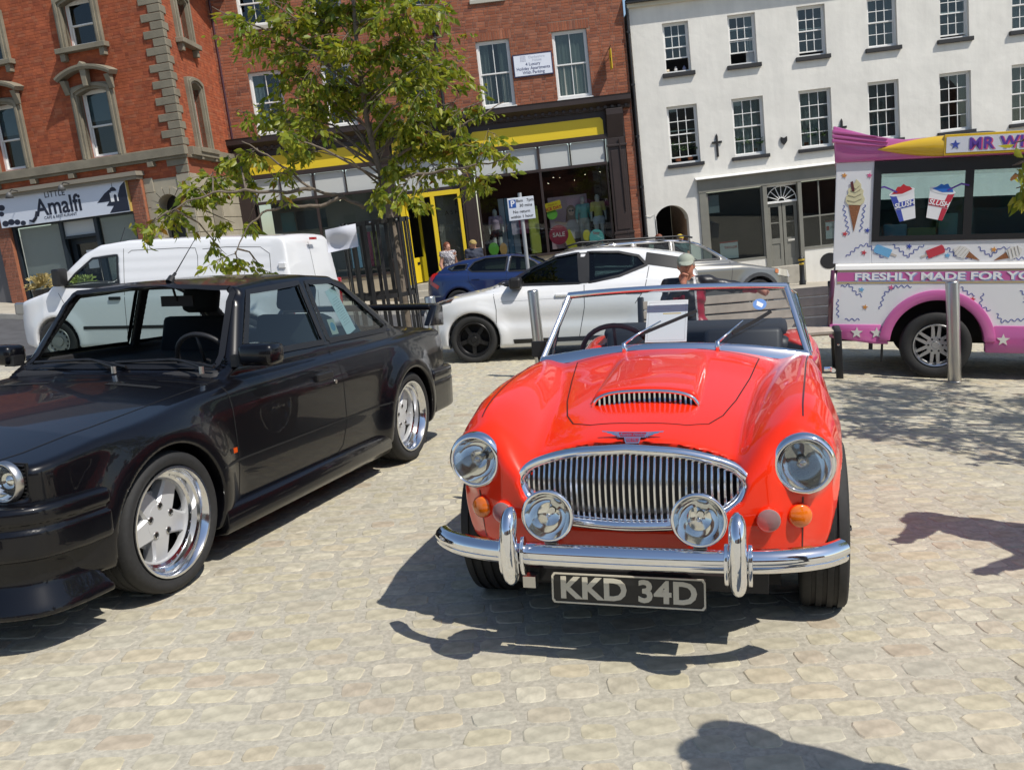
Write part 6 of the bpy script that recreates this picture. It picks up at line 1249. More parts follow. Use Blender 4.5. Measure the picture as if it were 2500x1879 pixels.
add_car('white_hatchback', 'white five-door hatchback with black wheels parked behind the bollards', (-1.13,12.72,171), Pm, M_whitep, (-3.95,.06,.93,.1,1.5,.02), dict(x=(-.82,-3.32), y=.755, R=.315, w=.2, rim=.225, style='alloy5', mat=M_dkalloy), glass('hatch_glass',(.10,.14,.15),1.5), micra_x, glass('hatch_screen',(.4,.46,.45),1.5))

# white van
Pv = dict(plan=[(0,0),(-.04,.45),(-.12,.7),(-.3,.84),(-.6,.91),(-1.2,.945),(-4.6,.95),(-4.9,.93),(-4.96,.86),(-4.97,0)],
    sect=[(.15,.05),(.3,.015),(.6,0),(.95,.005),(1.15,.03),(1.5,.085),(1.75,.13),(1.9,.17)], side=[(-.06,.28),(-.0,.5),(-.02,.72),(-.08,.88),(-.22,1.0),(-.5,1.08),(-.78,1.16),(-1.2,1.52),(-1.45,1.72),(-1.72,1.845),(-2.2,1.90),(-3.5,1.905),(-4.75,1.88),(-4.9,1.80),(-4.97,1.1),(-4.97,.4),(-4.85,.28),(-.4,.22)],
    crown=.05, k=.06, arches=[(-.90,.335,.39,.02),(-4.175,.335,.39,.02)], yin=.55, green=[(-1.5,1.0),(-1.6,1.5),(-2,1.7),(-3,1.7),(-3,1.0)], tumble=((1.0,.7),(1.8,.6)), gk=.05, bk=.05,
    cab=(-.9,-4.6,.5), windows=[[(-1.13,1.20),(-1.32,1.38),(-1.62,1.60),(-2.04,1.645),(-2.06,1.18)]], screen=(-1.75,[(0,1.22),(.66,1.20),(.72,1.24),(.62,1.62),(.58,1.66),(0,1.72)]))
def van_x(C, S_, B, outer):
    shut(C, S_, [[(-2.16,1.75),(-2.17,1.2),(-2.16,.35)],[(-2.24,1.68),(-2.3,1.72),(-3.1,1.73),(-3.38,1.72),(-3.42,1.6),(-3.44,.45)],[(-3.5,1.70),(-3.9,1.72),(-4.45,1.70),(-4.6,1.6),(-4.64,1.1)],[(-1.0,1.1),(-1.12,.9),(-1.15,.4)]])
    for s in (1,-1):
        stick(C, S_, 'door_mirror', M_black, -1.12, s*1.6, 1.24, (0,-s,0), (-.06,.08,-.02 if s > 0 else -.2,.2 if s > 0 else .02,-.03,.24), .03)
        stick(C, S_, 'tail_lamp', M_redlens, -4.9, s*1.6, .88, (0,-s,0), (-.06,.05,-.05,.03,-.26,.26), .015); stick(C, S_, 'door_hinge', M_vanp, -4.8, s*1.6, 1.42, (0,-s,0), (-.06,.05,-.02,.03,-.04,.04), .008)
        stick(C, S_, 'headlamp', mat('headlamp_grey',(.25,.26,.27),.1,.5,coat=1), -.2, s*1.6, .86, (0,-s,0), (-.12,.14,-.06,.02,-.1,.1), .03)
        stick(C, S_, 'door_handle', M_black, -2.0, s*1.6, 1.0, (0,-s,0), (-.1,.1,-.012,.03,-.025,.025), .012)
        ribbon(S_, [(-1.4,s*1.6,.55),(-2.8,s*1.6,.55),(-3.7,s*1.6,.55)], (0,-s,0), .05, 'rubbing_strip', M_black, C, lift=.006, seg=8)
    h, n = S_.ray((-4.84,-.0,2.5), (0,0,-1)); q = MB(); q.box(-.015,.015,-.11,.11,-.02,.02); q.build('brake_lamp', M_redlens, C, mw=Matrix.Translation((-4.93,0,1.80)))
    ribbon(S_, [(-6,.0,1.75),(-6,.0,.5)], (1,0,0), .012, 'rear_door_gap', M_gap, C, seg=8)
    h, n = S_.ray((-1.75,.3,2.5), (0,0,-1)); q = MB(); q.tube([h, h+Vector((-.12,0,.24))], .006, 6); q.build('aerial', M_black, C)
    seat(C, -2.0, .45, .75, mat('van_seat',(.05,.05,.055),.9), .5); seat(C, -2.0, -.45, .75, MATS['van_seat'], .5); steering(C, -1.35, -.45, 1.15, .19, M_leather, 30)
    q = MB(); q.box(-1.25,-.95,-.8,.8,1.0,1.14); q.build('dashboard', M_inter, C, bevel=.04)
    q = MB(); q.box(-2.5,-2.46,-.8,.8,.5,1.8); q.build('bulkhead', mat('bulkhead_grey',(.2,.2,.2),.8), C)
add_car('white_van', 'plain white panel van parked in front of the corner cafe', (-7.774,15.3,167.5), Pv, M_vanp, (-5.06,.06,1.04,.1,1.98,.026), dict(x=(-.90,-4.175), y=.845, R=.335, w=.21, rim=.215, style='steel', mat=mat('steel_wheel',(.30,.30,.29),.4,.6)), glass('van_glass',(.55,.62,.6),1.5), van_x)

# blue hatchback
Pb = dict(plan=[(0,0),(-.04,.4),(-.15,.68),(-.4,.82),(-.9,.875),(-3.4,.885),(-4.0,.84),(-4.28,.70),(-4.36,.4),(-4.37,0)],
    sect=[(.15,.06),(.3,.015),(.6,0),(.85,.005),(.95,.03),(1.1,.10)], side=[(-.05,.25),(-0,.5),(-.1,.68),(-.3,.76),(-.9,.90),(-1.2,.95),(-3.6,1.05),(-4.15,1.04),(-4.3,.95),(-4.36,.62),(-4.3,.32),(-4,.2),(-.4,.18)], crown=.07, k=.06, arches=[(-.86,.32,.36,.02),(-3.51,.32,.36,.02)], yin=.5,
    green=[(-1.05,.9),(-1.5,1.2),(-1.85,1.36),(-2.3,1.42),(-2.9,1.405),(-3.5,1.325),(-3.95,1.20),(-4.2,1.02)], tumble=((.98,.82),(1.40,.57)), gplan=[(-1,-.12),(-2,0),(-3.4,-.02),(-4.2,-.16)], gk=.06, bk=.04, gcurve=.18,
    cab=(-1.1,-4.1,.4), windows=[[(-1.5,1.02),(-1.75,1.2),(-1.98,1.31),(-2.28,1.345),(-2.32,1.02)],[(-2.42,1.03),(-2.38,1.345),(-2.9,1.32),(-3.15,1.24),(-3.28,1.1),(-3.2,1.05)],[(-3.38,1.10),(-3.34,1.2),(-3.55,1.19),(-3.78,1.13),(-3.7,1.09)]], screen=(-2.0,[(0,.98),(.66,.98),(.53,1.31),(0,1.35)]), rear=(-3.6,[(0,1.1),(.55,1.1),(.45,1.27),(0,1.3)]))
def blue_x(C, S_, B, outer):
    shut(C, S_, [[(-1.3,.98),(-1.35,.6),(-1.3,.3)],[(-2.37,1.02),(-2.4,.6),(-2.35,.3)],[(-3.3,1.06),(-3.25,.8),(-3.05,.55)]])
    for s in (1,-1):
        ribbon(S_, [(-4.02,s*1.6,1.16),(-4.12,s*1.6,1.0),(-4.2,s*1.6,.86)], (0,-s,0), .12, 'tail_lamp', M_redlens, C, lift=.006, seg=8); ribbon(S_, [(-4.22,s*1.6,.84),(-4.0,s*1.6,.70)], (0,-s,0), .09, 'tail_lamp', M_redlens, C, lift=.006, seg=6)
        ribbon(S_, [(-3.82,s*1.6,1.145),(-3.56,s*1.6,1.215),(-3.3,s*1.6,1.225)], (0,-s,0), .012, 'window_trim', M_chrome, C, lift=.006, seg=6); ribbon(S_, [(-3.82,s*1.6,1.135),(-3.6,s*1.6,1.075),(-3.32,s*1.6,1.085)], (0,-s,0), .012, 'window_trim', M_chrome, C, lift=.006, seg=6)
        for x in (-2.15,-3.1): stick(C, S_, 'door_handle', M_bluep, x, s*1.6, .87, (0,-s,0), (-.1,.1,-.012,.03,-.02,.02), .012)
        ribbon(S_, [(-2.36,s*1.6,1.03),(-2.33,s*1.6,1.35)], (0,-s,0), .03, 'pillar_trim', M_steel, C, lift=.005, seg=4); stick(C, S_, 'door_mirror', M_bluep, -1.55, s*1.6, 1.02, (0,-s,0), (-.07,.08,-.02 if s > 0 else -.18,.18 if s > 0 else .02,-.02,.12), .03)
        ribbon(S_, [(-4.34,s*1.6,.55),(-4.2,s*1.6,.5),(-3.95,s*1.6,.5)], (0,-s,0), .02, 'bumper_strip', M_steel, C, lift=.004, seg=5)
add_car('blue_hatchback', 'dark blue hatchback with red tail lamps parked outside the yellow door', (2.591,21.0,-11), Pb, M_bluep, (-4.45,.06,.95,.1,1.48,.024), dict(x=(-.86,-3.51), y=.785, R=.32, w=.2, rim=.22, style='alloy5', mat=M_alu), glass('blue_glass',(.2,.27,.27),1.5), blue_x)

# silver estate
Ps = dict(plan=[(0,0),(-.04,.45),(-.15,.72),(-.4,.86),(-.9,.92),(-4.2,.925),(-4.6,.86),(-4.8,.6),(-4.83,0)],
    sect=[(.2,.06),(.35,.02),(.6,0),(.9,.0),(1.0,.03),(1.15,.09)], side=[(-.06,.3),(-0,.5),(-.03,.68),(-.14,.80),(-.4,.89),(-.9,.98),(-1.3,1.05),(-4.6,1.14),(-4.78,1.05),(-4.83,.7),(-4.78,.4),(-4.4,.28),(-.4,.26)], crown=.07, k=.06, arches=[(-.95,.345,.395,.025),(-3.765,.345,.395,.025)], yin=.55,
    green=[(-1.18,1.0),(-1.7,1.30),(-2.05,1.48),(-2.45,1.555),(-3.0,1.58),(-3.9,1.56),(-4.45,1.50),(-4.62,1.38),(-4.78,1.1)], tumble=((1.05,.86),(1.53,.62)), gplan=[(-1.2,-.12),(-2.2,0),(-4,-.02),(-4.7,-.1)], gk=.06, bk=.04, gcurve=.16,
    cab=(-1.2,-4.6,.45), windows=[[(-1.72,1.12),(-2.0,1.31),(-2.25,1.43),(-2.62,1.485),(-2.68,1.11)],[(-2.78,1.115),(-2.72,1.49),(-3.4,1.49),(-3.5,1.13)],[(-3.6,1.135),(-3.5,1.49),(-4.15,1.46),(-4.4,1.17)]], screen=(-2.1,[(0,1.07),(.7,1.06),(.58,1.45),(0,1.49)]), rear=(-4.4,[(0,1.2),(.6,1.2),(.5,1.42),(0,1.44)]))
def silver_x(C, S_, B, outer):
    shut(C, S_, [[(-1.5,1.06),(-1.55,.7),(-1.5,.4)],[(-2.73,1.1),(-2.75,.7),(-2.7,.4)],[(-3.55,1.1),(-3.5,.8),(-3.3,.6)]]); M_cl = mat('dark_cladding',(.05,.052,.055),.6)
    for s in (1,-1):
        stick(C, S_, 'door_mirror', M_silverp, -1.78, s*1.6, 1.12, (0,-s,0), (-.07,.1,-.02 if s > 0 else -.22,.22 if s > 0 else .02,-.03,.14), .035)
        for x in (-2.5,-3.4): stick(C, S_, 'door_handle', M_chrome, x, s*1.6, .97, (0,-s,0), (-.12,.12,-.012,.035,-.02,.025), .012)
        q = MB(); q.tube([(-2.2,s*.60,1.56),(-2.4,s*.605,1.60),(-4.1,s*.6,1.60),(-4.4,s*.58,1.53)], .018, 8); q.build('roof_rail', M_black, C, smooth=True)
        for ax in (-.95,-3.765): ribbon(S_, [(ax+.43*math.cos(R(a)), s*1.6, .345+.43*math.sin(R(a))) for a in range(0,181,12)], (0,-s,0), .07, 'arch_trim', M_cl, C, lift=.008, seg=2)
        ribbon(S_, [(.5,s*.62,.74),(.5,s*.80,.75)], (-1,0,0), .14, 'headlamp', mat('headlamp_clear',(.6,.6,.6),.08,.6,coat=1), C, lift=.006, seg=6); ribbon(S_, [(-.12,s*1.6,.72),(-.52,s*1.6,.80)], (0,-s,0), .13, 'headlamp', MATS['headlamp_clear'], C, lift=.006, seg=6); ribbon(S_, [(-.50,s*1.6,.80),(-.58,s*1.6,.82)], (0,-s,0), .08, 'indicator', mat('indicator_amber',(.5,.15,.02),.2,coat=1), C, lift=.008, seg=3)
        ribbon(S_, [(-.05,s*1.6,.45),(-.5,s*1.6,.45)], (0,-s,0), .2, 'bumper_cladding', M_cl, C, lift=.008, seg=5); ribbon(S_, [(-1.4,s*1.6,.36),(-3.3,s*1.6,.36)], (0,-s,0), .12, 'sill_cladding', M_cl, C, lift=.006, seg=6)
        ribbon(S_, [(-1.55,s*1.6,1.10),(-2.02,s*1.6,1.40),(-2.35,s*1.6,1.50),(-2.9,s*1.6,1.53),(-4.1,s*1.6,1.51)], (0,-s,0), .025, 'window_trim', M_chrome, C, lift=.005, seg=6)
    h, n = S_.ray((-3.2,.0,2.5), (0,0,-1)); q = MB(); q.tube([h, h+Vector((-.1,0,.2))], .006, 6); q.build('aerial', M_black, C)
add_car('silver_estate', 'silver grey estate car with roof rails parked outside the white building', (5.698,18.6,15), Ps, M_silverp, (-4.92,.06,1.0,.1,1.66,.024), dict(x=(-.95,-3.765), y=.80, R=.345, w=.22, rim=.225, style='alloy5', mat=M_alu), glass('estate_glass',(.35,.45,.43),1.5), silver_x)

# ------------------------------------------------------------------ ice cream van
def star(mb, u, z, r_, y0, y1, rot=0.0, mi=0):
    mb.prism([(u+(r_ if k % 2 == 0 else r_*.42)*math.sin(rot+math.pi*k/5), z+(r_ if k % 2 == 0 else r_*.42)*math.cos(rot+math.pi*k/5)) for k in range(10)], 'y', y0, y1, mi)
def squiggle(mb, pts, amp, wl, w, y):
    pts = [Vector((p[0],0,p[1])) for p in pts]; out = []; d = 0
    for a, b in zip(pts, pts[1:]):
        L_ = (b-a).length; n = max(4, int(L_/.008)); t = (b-a).normalized(); s_ = Vector((-t.z,0,t.x))
        for i in range(n): out.append(a.lerp(b, i/n)+s_*amp*math.sin(2*math.pi*(d+L_*i/n)/wl))
        d += L_
    vs = []
    for i, p in enumerate(out):
        t = (out[min(i+1,len(out)-1)]-out[max(i-1,0)]).normalized(); s_ = Vector((-t.z,0,t.x))*w/2; vs += [(p.x-s_.x, y, p.z-s_.z), (p.x+s_.x, y, p.z+s_.z)]
    mb.add(vs, [(2*i, 2*i+2, 2*i+3, 2*i+1) for i in range(len(out)-1)])
def ice_van():
    x, y, yaw = 4.277, 8.907, R(-21); n = Vector((.098,.0387,1)).normalized(); M0 = on_ground(x, y, yaw, n); C = thing('ice_cream_van', 'pink and white ice cream van decorated with cones, stars and lettering', 'van', M0)
    Wd = 2.0; y0 = -.06     # near side plane of the lower body
    # lower white body with wheel-arch opening
    ar = .50; arch = arc_pts(.02, .36, .49, 172, 8, 24); low = [(-1.0,.53)]+[(-.52,.53)]+arch+[(.56,.53),(4.3,.50),(4.75,.55),(4.75,1.10),(-.93,1.10),(-.99,.95)]
    q = MB(); q.prism(low, 'y', y0, y0+.03); q.box(-.98,-.95,y0+.03,y0+Wd,.45,1.1); q.box(-.98,4.7,y0+Wd-.03,y0+Wd,.45,1.1); q.box(-.98,4.7,y0+.06,y0+Wd-.05,1.05,1.09); q.build('lower_body', M_vanp, C)
    # rounded rear corner of the lower body
    q = MB(); q.tube([(-.97,y0+.03,1.1),(-.985,y0+.03,.8),(-.985,y0+.03,.5)], .035, 10); q.build('rear_corner', mat('plum_trim',(.10,.02,.05),.3,coat=1), C, smooth=True)
    q = MB(); q.prism([(y0-.012,1.10),(y0+.0,1.145),(y0+.06,1.165),(y0+.06,1.10)], 'x', -.96, 4.75); q.build('waist_moulding', M_white, C, bevel=.004)
    # upper body frame around the serving window
    yu = y0+.05
    q = MB(); q.box(-.985,-.62,yu,yu+.04,1.165,2.19); q.box(-.62,3.2,yu,yu+.04,1.165,1.385); q.box(3.2,3.5,yu,yu+.04,1.165,2.19); q.box(-.985,-.95,yu+.04,yu+Wd-.1,1.165,2.19); q.box(-.94,3.5,yu+Wd-.14,yu+Wd-.1,1.165,1.45); q.box(-.94,3.5,yu+.04,yu+Wd-.1,2.15,2.19); q.build('upper_body', M_vanp, C, bevel=.006)
    q = MB(); q.box(3.46,3.5,yu+.04,yu+Wd-.1,1.165,2.19); q.prism([(3.5,1.1),(4.72,1.1),(4.3,1.25),(3.75,1.95),(3.5,1.98)], 'y', yu+.02, yu+Wd-.12); q.build('cab', M_vanp, C, bevel=.05)
    # pink arch, skirt and roof
    o_ = arc_pts(.02,.36,.535,178,2,28); i_ = arc_pts(.02,.36,.43,178,2,28); q = MB(); q.ring(o_, i_, 'y', y0-.035, y0+.12, closed=False); q.build('wheel_arch', M_pink, C, bevel=.012, auto=40)
    q = MB(); q.prism([(-1.0,.54),(-.50,.54),(-.43,.36),(-.42,.34),(-.55,.34),(-1.0,.40)], 'y', y0-.015, y0+.1); q.prism([(.54,.54),(4.7,.52),(4.7,.27),(.47,.27),(.46,.36)], 'y', y0-.015, y0+.1); q.build('skirt', M_pink, C, bevel=.012, auto=40)
    q = MB(); q.prism([(-1.0,2.19),(4.2,2.19),(4.2,2.36),(3.8,2.42),(.0,2.40),(-.35,2.385),(-.6,2.42),(-1.03,2.56)], 'y', yu-.03, yu+Wd-.06); q.build('roof', M_pink, C, bevel=.02, auto=40)
    q = MB()
    for z0_, z1_ in ((2.50,2.46),(2.455,2.415),(2.41,2.375)): q.prism([(-1.035,z0_+.018),(-.5,z1_-.055),(-1.035,z0_-.022)], 'y', yu-.055, yu-.02)
    q.build('tail_fins', M_pink, C, bevel=.008, auto=40)
    q = MB(); q.lathe([(.001,2.36),(.12,2.41),(.28,2.435),(.36,2.42)], 24, Matrix.Translation((.75,1.0,0)) @ Matrix.Diagonal((1.4,1,1,1))); q.lathe([(.0005,2.52),(.12,2.51),(.22,2.47),(.26,2.40)], 24, Matrix.Translation((.45,.9,0))); q.build('roof_vent', mat('roof_vent_black',(.03,.035,.04),.4), C, smooth=True)
    # yellow torpedo and lit sign box
    q = MB(); n_ = 16; prof = [(-.60,.004,.004),(-.50,.03,.03),(-.38,.058,.05),(-.23,.082,.06),(-.08,.098,.065),(.0,.10,.065)]
    vs = []; fs = []
    for i, (u, rz, ry) in enumerate(prof):
        for k in range(n_): a = 2*math.pi*k/n_; vs.append((u, yu-.03+ry*math.cos(a), 2.30+rz*math.sin(a)))
    for i in range(len(prof)-1):
        for k in range(n_): fs.append((i*n_+k, i*n_+(k+1)%n_, (i+1)*n_+(k+1)%n_, (i+1)*n_+k))
    q.add(vs, fs); q.add([(-.58,yu-.075,2.302),(-.06,yu-.1,2.305),(-.06,yu-.1,2.295)], [(0,1,2)]); sgn = q.build('torpedo', paint('sign_yellow',(.66,.42,.01),.35), C, smooth=True)
    q = MB(); q.box(.0,3.2,yu-.095,yu-.03,2.20,2.40); q.build('sign_box', MATS['sign_yellow'], C, bevel=.006); q = MB(); q.box(.02,3.18,yu-.099,yu-.0955,2.225,2.375); q.build('sign_panel', mat('sign_panel',(.62,.64,.7),.4), C)
    Mt = lambda u, z, dy: Matrix.Translation((u, dy, z)) @ Matrix.Rotation(R(90), 4, 'X'); M_purple = mat('sign_purple',(.10,.04,.30),.5); M_pinkt = mat('sign_pinkshadow',(.6,.08,.2),.5)
    text('sign_shadow', 'MR WHIPPY', .15, Mt(.225,2.292,yu-.1005), M_pinkt, C, align='LEFT', bold=.006, sp=1.1); text('sign_lettering', 'MR WHIPPY', .15, Mt(.215,2.298,yu-.102), M_purple, C, align='LEFT', bold=.004, sp=1.1)
    q = MB(); star(q, .10, 2.30, .045, yu-.103, yu-.0995); q.build('sign_star', mat('star_blue',(.04,.07,.35),.5), C)
    # serving window: black frame, panes, contents
    q = MB(); q.ring([(-.62,1.385),(3.2,1.385),(3.2,2.18),(-.62,2.18)], [(-.55,1.44),(3.13,1.44),(3.13,2.06),(-.55,2.06)], 'y', yu-.012, yu+.03); q.box(.215,.29,yu-.01,yu+.03,1.44,2.06); q.box(1.15,1.22,yu-.01,yu+.03,1.44,2.06); fr = q.build('window_frame', M_black, C)
    for a, b in ((-.55,.215),(.29,1.15),(1.22,3.13)): q = MB(); q.box(a,b,yu+.005,yu+.01,1.44,2.06); q.build('pane', glass('serving_glass',(.62,.74,.75),1.5), fr)
    q = MB(); q.box(-.9,3.4,yu+1.2,yu+1.23,1.2,1.86); q.box(-.94,3.4,yu+.05,yu+.95,1.36,1.40); q.box(-.9,.1,yu+.9,yu+1.2,1.74,1.77); q.box(.35,.9,yu+.7,yu+1.15,1.4,1.72); q.box(-.62,-.58,yu+.9,yu+.94,1.4,2.1); q.build('counter', mat('van_inside',(.14,.21,.22),.6), C)
    for nm, lb, mt, b in (('carton','pale blue carton on counter at left end inside ice cream van',mat('carton_blue',(.25,.55,.7),.6),(-.5,-.28,.25,.45,1.40,1.56)),('carton','yellow green tub on counter beside the pale blue carton',mat('carton_green',(.42,.42,.12),.6),(-.27,.0,.25,.45,1.40,1.52)),('machine','pale green machine on counter inside ice cream van',mat('machine_green',(.35,.55,.5),.4),(.02,.2,.3,.55,1.40,1.66))):
        q = MB(); q.box(b[0],b[1],b[2],b[3],0,b[5]-b[4]); o = q.build(nm, mt, None, bevel=.012, mw=M0 @ Matrix.Translation((0,yu,b[4]))); tag(o, lb, nm)
    # painted strips and lettering
    q = MB(); q.box(-.94,4.6,y0-.004,y0-.001,.985,1.075); q.build('pink_band', M_pink, C); M_gold = mat('gold_line',(.5,.36,.12),.5); q = MB(); q.box(-.94,4.6,y0-.004,y0-.001,1.083,1.092); q.box(-.94,4.6,y0-.004,y0-.001,.962,.972); q.build('gold_lines', M_gold, C)
    text('band_shadow', 'FRESHLY MADE FOR YOU', .104, Mt(-.765,1.018,y0-.005), mat('letter_blue',(.30,.36,.62),.5), C, align='LEFT', bold=.004, sx=1.45); text('band_lettering', 'FRESHLY MADE FOR YOU', .104, Mt(-.775,1.027,y0-.007), M_paper, C, align='LEFT', bold=.003, sx=1.45)
    q = MB()
    for k, u in enumerate((-.93,-.73,-.54)): star(q, u, .455+.0*k, .062, y0-.02, y0-.0155)
    for k in range(9): star(q, .62+.24*k, .40, .062, y0-.02, y0-.0155)
    q.build('skirt_stars', mat('star_white',(.68,.68,.62),.5), C)
    cols = {'red': mat('star_red',(.5,.04,.06),.5), 'pink': mat('star_pink',(.6,.1,.25),.5), 'blue': MATS['star_blue'], 'orange': mat('star_orange',(.6,.26,.05),.5), 'sky': mat('star_sky',(.15,.4,.65),.5)}
    for cn, lst in dict(orange=[(-.905,2.06,yu),(.5,1.285,yu),(-.66,.72,y0),(.92,.79,y0)], pink=[(-.665,2.05,yu),(-.42,.92,y0)], red=[(-.88,1.47,yu),(-.69,1.275,yu),(.33,.80,y0),(1.3,.8,y0)], blue=[(-.665,1.50,yu),(-.265,1.33,yu),(.86,.56,y0)], sky=[(.09,1.235,yu),(-.70,.90,y0)]).items():
        q = MB(); [star(q, u, z, .03, yy-.004, yy-.001, rot=.2) for u, z, yy in lst]; q.build('painted_stars', cols[cn], C)
    q = MB(); yy = yu-.002
    for pts in ([(-.905,1.76),(-.84,1.45)],[(-.70,1.76),(-.73,1.48)],[(-.86,1.235),(-.74,1.34),(-.66,1.36),(-.5,1.21)],[(-.42,1.35),(-.33,1.28),(-.28,1.22),(-.2,1.3),(-.12,1.345)],[(-.1,1.205),(.02,1.26),(.09,1.31),(.16,1.23),(.32,1.20)],[(.36,1.31),(.47,1.22),(.56,1.30),(.66,1.29)],[(.68,1.19),(.82,1.2),(.88,1.28)]): squiggle(q, pts, .012, .055, .008, yy)
    for pts in ([(-.9,.93),(-.82,.95),(-.75,.86),(-.68,.83)],[(-.93,.80),(-.92,.6)],[(-.85,.59),(-.7,.59)],[(-.52,.70),(-.48,.86),(-.38,.93),(-.22,.93)],[(.22,.92),(.3,.85),(.36,.84)],[(.42,.86),(.4,.74),(.5,.68)],[(.55,.66),(.6,.58),(.74,.6),(.86,.6),(.96,.6)],[(.74,.88),(.8,.84),(.78,.76)]): squiggle(q, pts, .012, .055, .008, y0-.002)
    tag(q.build('painted_squiggles', mat('squiggle_blue',(.07,.10,.35),.5), C), kind='stuff')
    # ice cream cone beside the window
    M_ice = mat('painted_ice',(.62,.58,.36),.5); M_wafer = mat('painted_wafer',(.25,.10,.04),.5,noise=(60,.4)); M_choc = mat('painted_choc',(.10,.02,.02),.5); M_line = mat('painted_line',(.25,.22,.15),.5)
    q = MB(); q.prism([(-.855,1.76),(-.735,1.76),(-.76,1.66),(-.795,1.49)], 'y', yu-.004, yu-.001); q.build('painted_wafer', M_wafer, C)
    q = MB(); ice = [(-.86,1.765),(-.885,1.80),(-.88,1.85),(-.86,1.88),(-.865,1.92),(-.83,1.955),(-.80,1.985),(-.79,2.02),(-.77,2.0),(-.74,1.965),(-.74,1.93),(-.715,1.90),(-.72,1.86),(-.70,1.82),(-.71,1.78),(-.74,1.755)]; q.prism(ice, 'y', yu-.006, yu-.002); q.build('painted_ice_cream', M_ice, C)
    q = MB()
    for z, a, b in ((1.81,-.87,-.73),(1.86,-.86,-.735),(1.905,-.84,-.745),(1.94,-.82,-.755)): q.tube([(a,yu-.007,z),((a+b)/2,yu-.007,z-.02),(b,yu-.007,z+.01)], .0025, 4)
    q.build('painted_swirls', M_line, C); q = MB(); q.prism([(-.845,1.99),(-.82,2.0),(-.80,1.90),(-.825,1.895)], 'y', yu-.009, yu-.006); q.build('painted_flake', M_choc, C)
    # lollies
    for u, z, a, mt in ((-.50,1.285,-22,cols['sky']),(-.03,1.27,22,cols['red'])):
        Ml = Matrix.Translation((u,0,z)) @ Matrix.Rotation(R(-a), 4, 'Y'); sg_ = 1 if a < 0 else -1
        q = MB(); q.prism([(-.095*sg_,-.02),(-.085*sg_,-.042),(.07*sg_,-.042),(.07*sg_,.042),(-.085*sg_,.042),(-.095*sg_,.02)], 'y', yu-.005, yu-.001, M=Ml); q.build('painted_lolly', mt, C); q = MB(); q.prism([(.07*sg_,-.01),(.13*sg_,-.01),(.13*sg_,.01),(.07*sg_,.01)], 'y', yu-.004, yu-.001, M=Ml); q.build('lolly_stick', mat('lolly_stick',(.5,.45,.4),.6), C)
    for u, z, a in ((.25,1.25,-28),(.64,1.24,205)):
        Ml = Matrix.Translation((u,0,z)) @ Matrix.Rotation(R(-a), 4, 'Y'); fl_ = 1 if a < 0 else -1
        q = MB(); q.prism([(.0,-.035),(.15,0),(.0,.04)], 'y', yu-.004, yu-.001, M=Ml); q.build('painted_wafer', M_wafer, C); q = MB(); q.prism([(.02,-.045),(-.04,-.06),(-.09,-.04),(-.12,0),(-.09,.04),(-.04,.06),(.02,.05)], 'y', yu-.006, yu-.002, M=Ml); q.build('painted_ice_cream', mat('painted_white_ice',(.68,.67,.64),.5), C)
        q = MB()
        for k in range(4): q.tube([(Ml @ Vector((-.09+.03*k,yu-.007,-.045))), (Ml @ Vector((-.075+.03*k,yu-.007,.045)))], .0018, 4)
        q.build('painted_swirls', M_line, C)
    # slush cups on the glass
    for u, mtop, mband, rot in ((-.33,mat('slush_red',(.5,.02,.03),.5),mat('cup_blue',(.05,.08,.4),.5),-13),(-.01,mat('slush_blue',(.02,.15,.55),.5),mat('cup_red',(.5,.03,.06),.5),13)):
        Ml = Matrix.Translation((u,yu-.002,1.76)) @ Matrix.Rotation(R(rot), 4, 'Y'); g_ = MB(); g_.prism([(-.115,.11),(.115,.11),(.075,-.17),(-.075,-.17)], 'y', -.004, 0, M=Ml); cup = g_.build('slush_cup', M_paper, C)
        s_ = 1 if rot < 0 else -1
        q = MB(); q.prism([(-.098,.02),(.098,.02),(.089,-.045),(-.089,-.045)], 'y', -.006, -.0042, M=Ml); q.prism([(s_*-.115,.11),(s_*-.06,.11),(s_*-.045,.02),(s_*-.1,.02)], 'y', -.0055, -.0042, M=Ml); q.prism([(s_*-.09,-.05),(s_*-.04,-.05),(s_*-.035,-.17),(s_*-.075,-.17)], 'y', -.0055, -.0042, M=Ml); q.build('cup_band', mband, cup)
        q = MB(); q.prism([(.12*math.cos(2*math.pi*k/20), .115+.032*math.sin(2*math.pi*k/20)) for k in range(20)], 'y', -.006, -.0045, M=Ml); q.build('cup_rim', M_paper, cup); q = MB(); q.prism([(-.1,.118),(-.06,.14),(-.03,.175),(.0,.17),(.03,.19),(.05,.165),(.08,.15),(.1,.118),(.0,.098)], 'y', -.0075, -.0062, M=Ml); q.build('slush_ice', mtop, cup)
        q = MB(); q.prism([(s_*-.05,.12),(s_*-.15,.2),(s_*-.22,.2),(s_*-.22,.215),(s_*-.145,.218),(s_*-.035,.128)], 'y', -.009, -.0077, M=Ml); q.build('straw', M_purple, cup)
        text('lettering', 'SLUSH', .07, Ml @ Matrix.Translation((0,-.0072,-.012)) @ Matrix.Rotation(R(90), 4, 'X'), M_paper, cup, ext=.0006, shear=.2, bold=.002, sx=.95)
    # wheels, underside
    for u in (.02,3.75): wheel(C, wheelM(u, y0+.09, .335, -1), .335, .22, .212, 'alloy6', M_alu); wheel(C, wheelM(u, y0+Wd-.12, .335, 1), .335, .22, .212, 'alloy6', M_alu)
    q = MB(); q.box(-.9,4.5,y0+.35,y0+Wd-.3,.33,.5); q.box(-.55,.6,y0+.24,y0+Wd-.24,.4,.95); q.build('underside', M_gap, C); q = MB(); q.tube([(-.48,y0+.05,.42),(-.48,y0+.05,.15)], .012, 6); q.box(-.61,-.57,y0+.02,y0+.06,.28,.4); q.build('earth_strap', M_black, C)
ice_van()

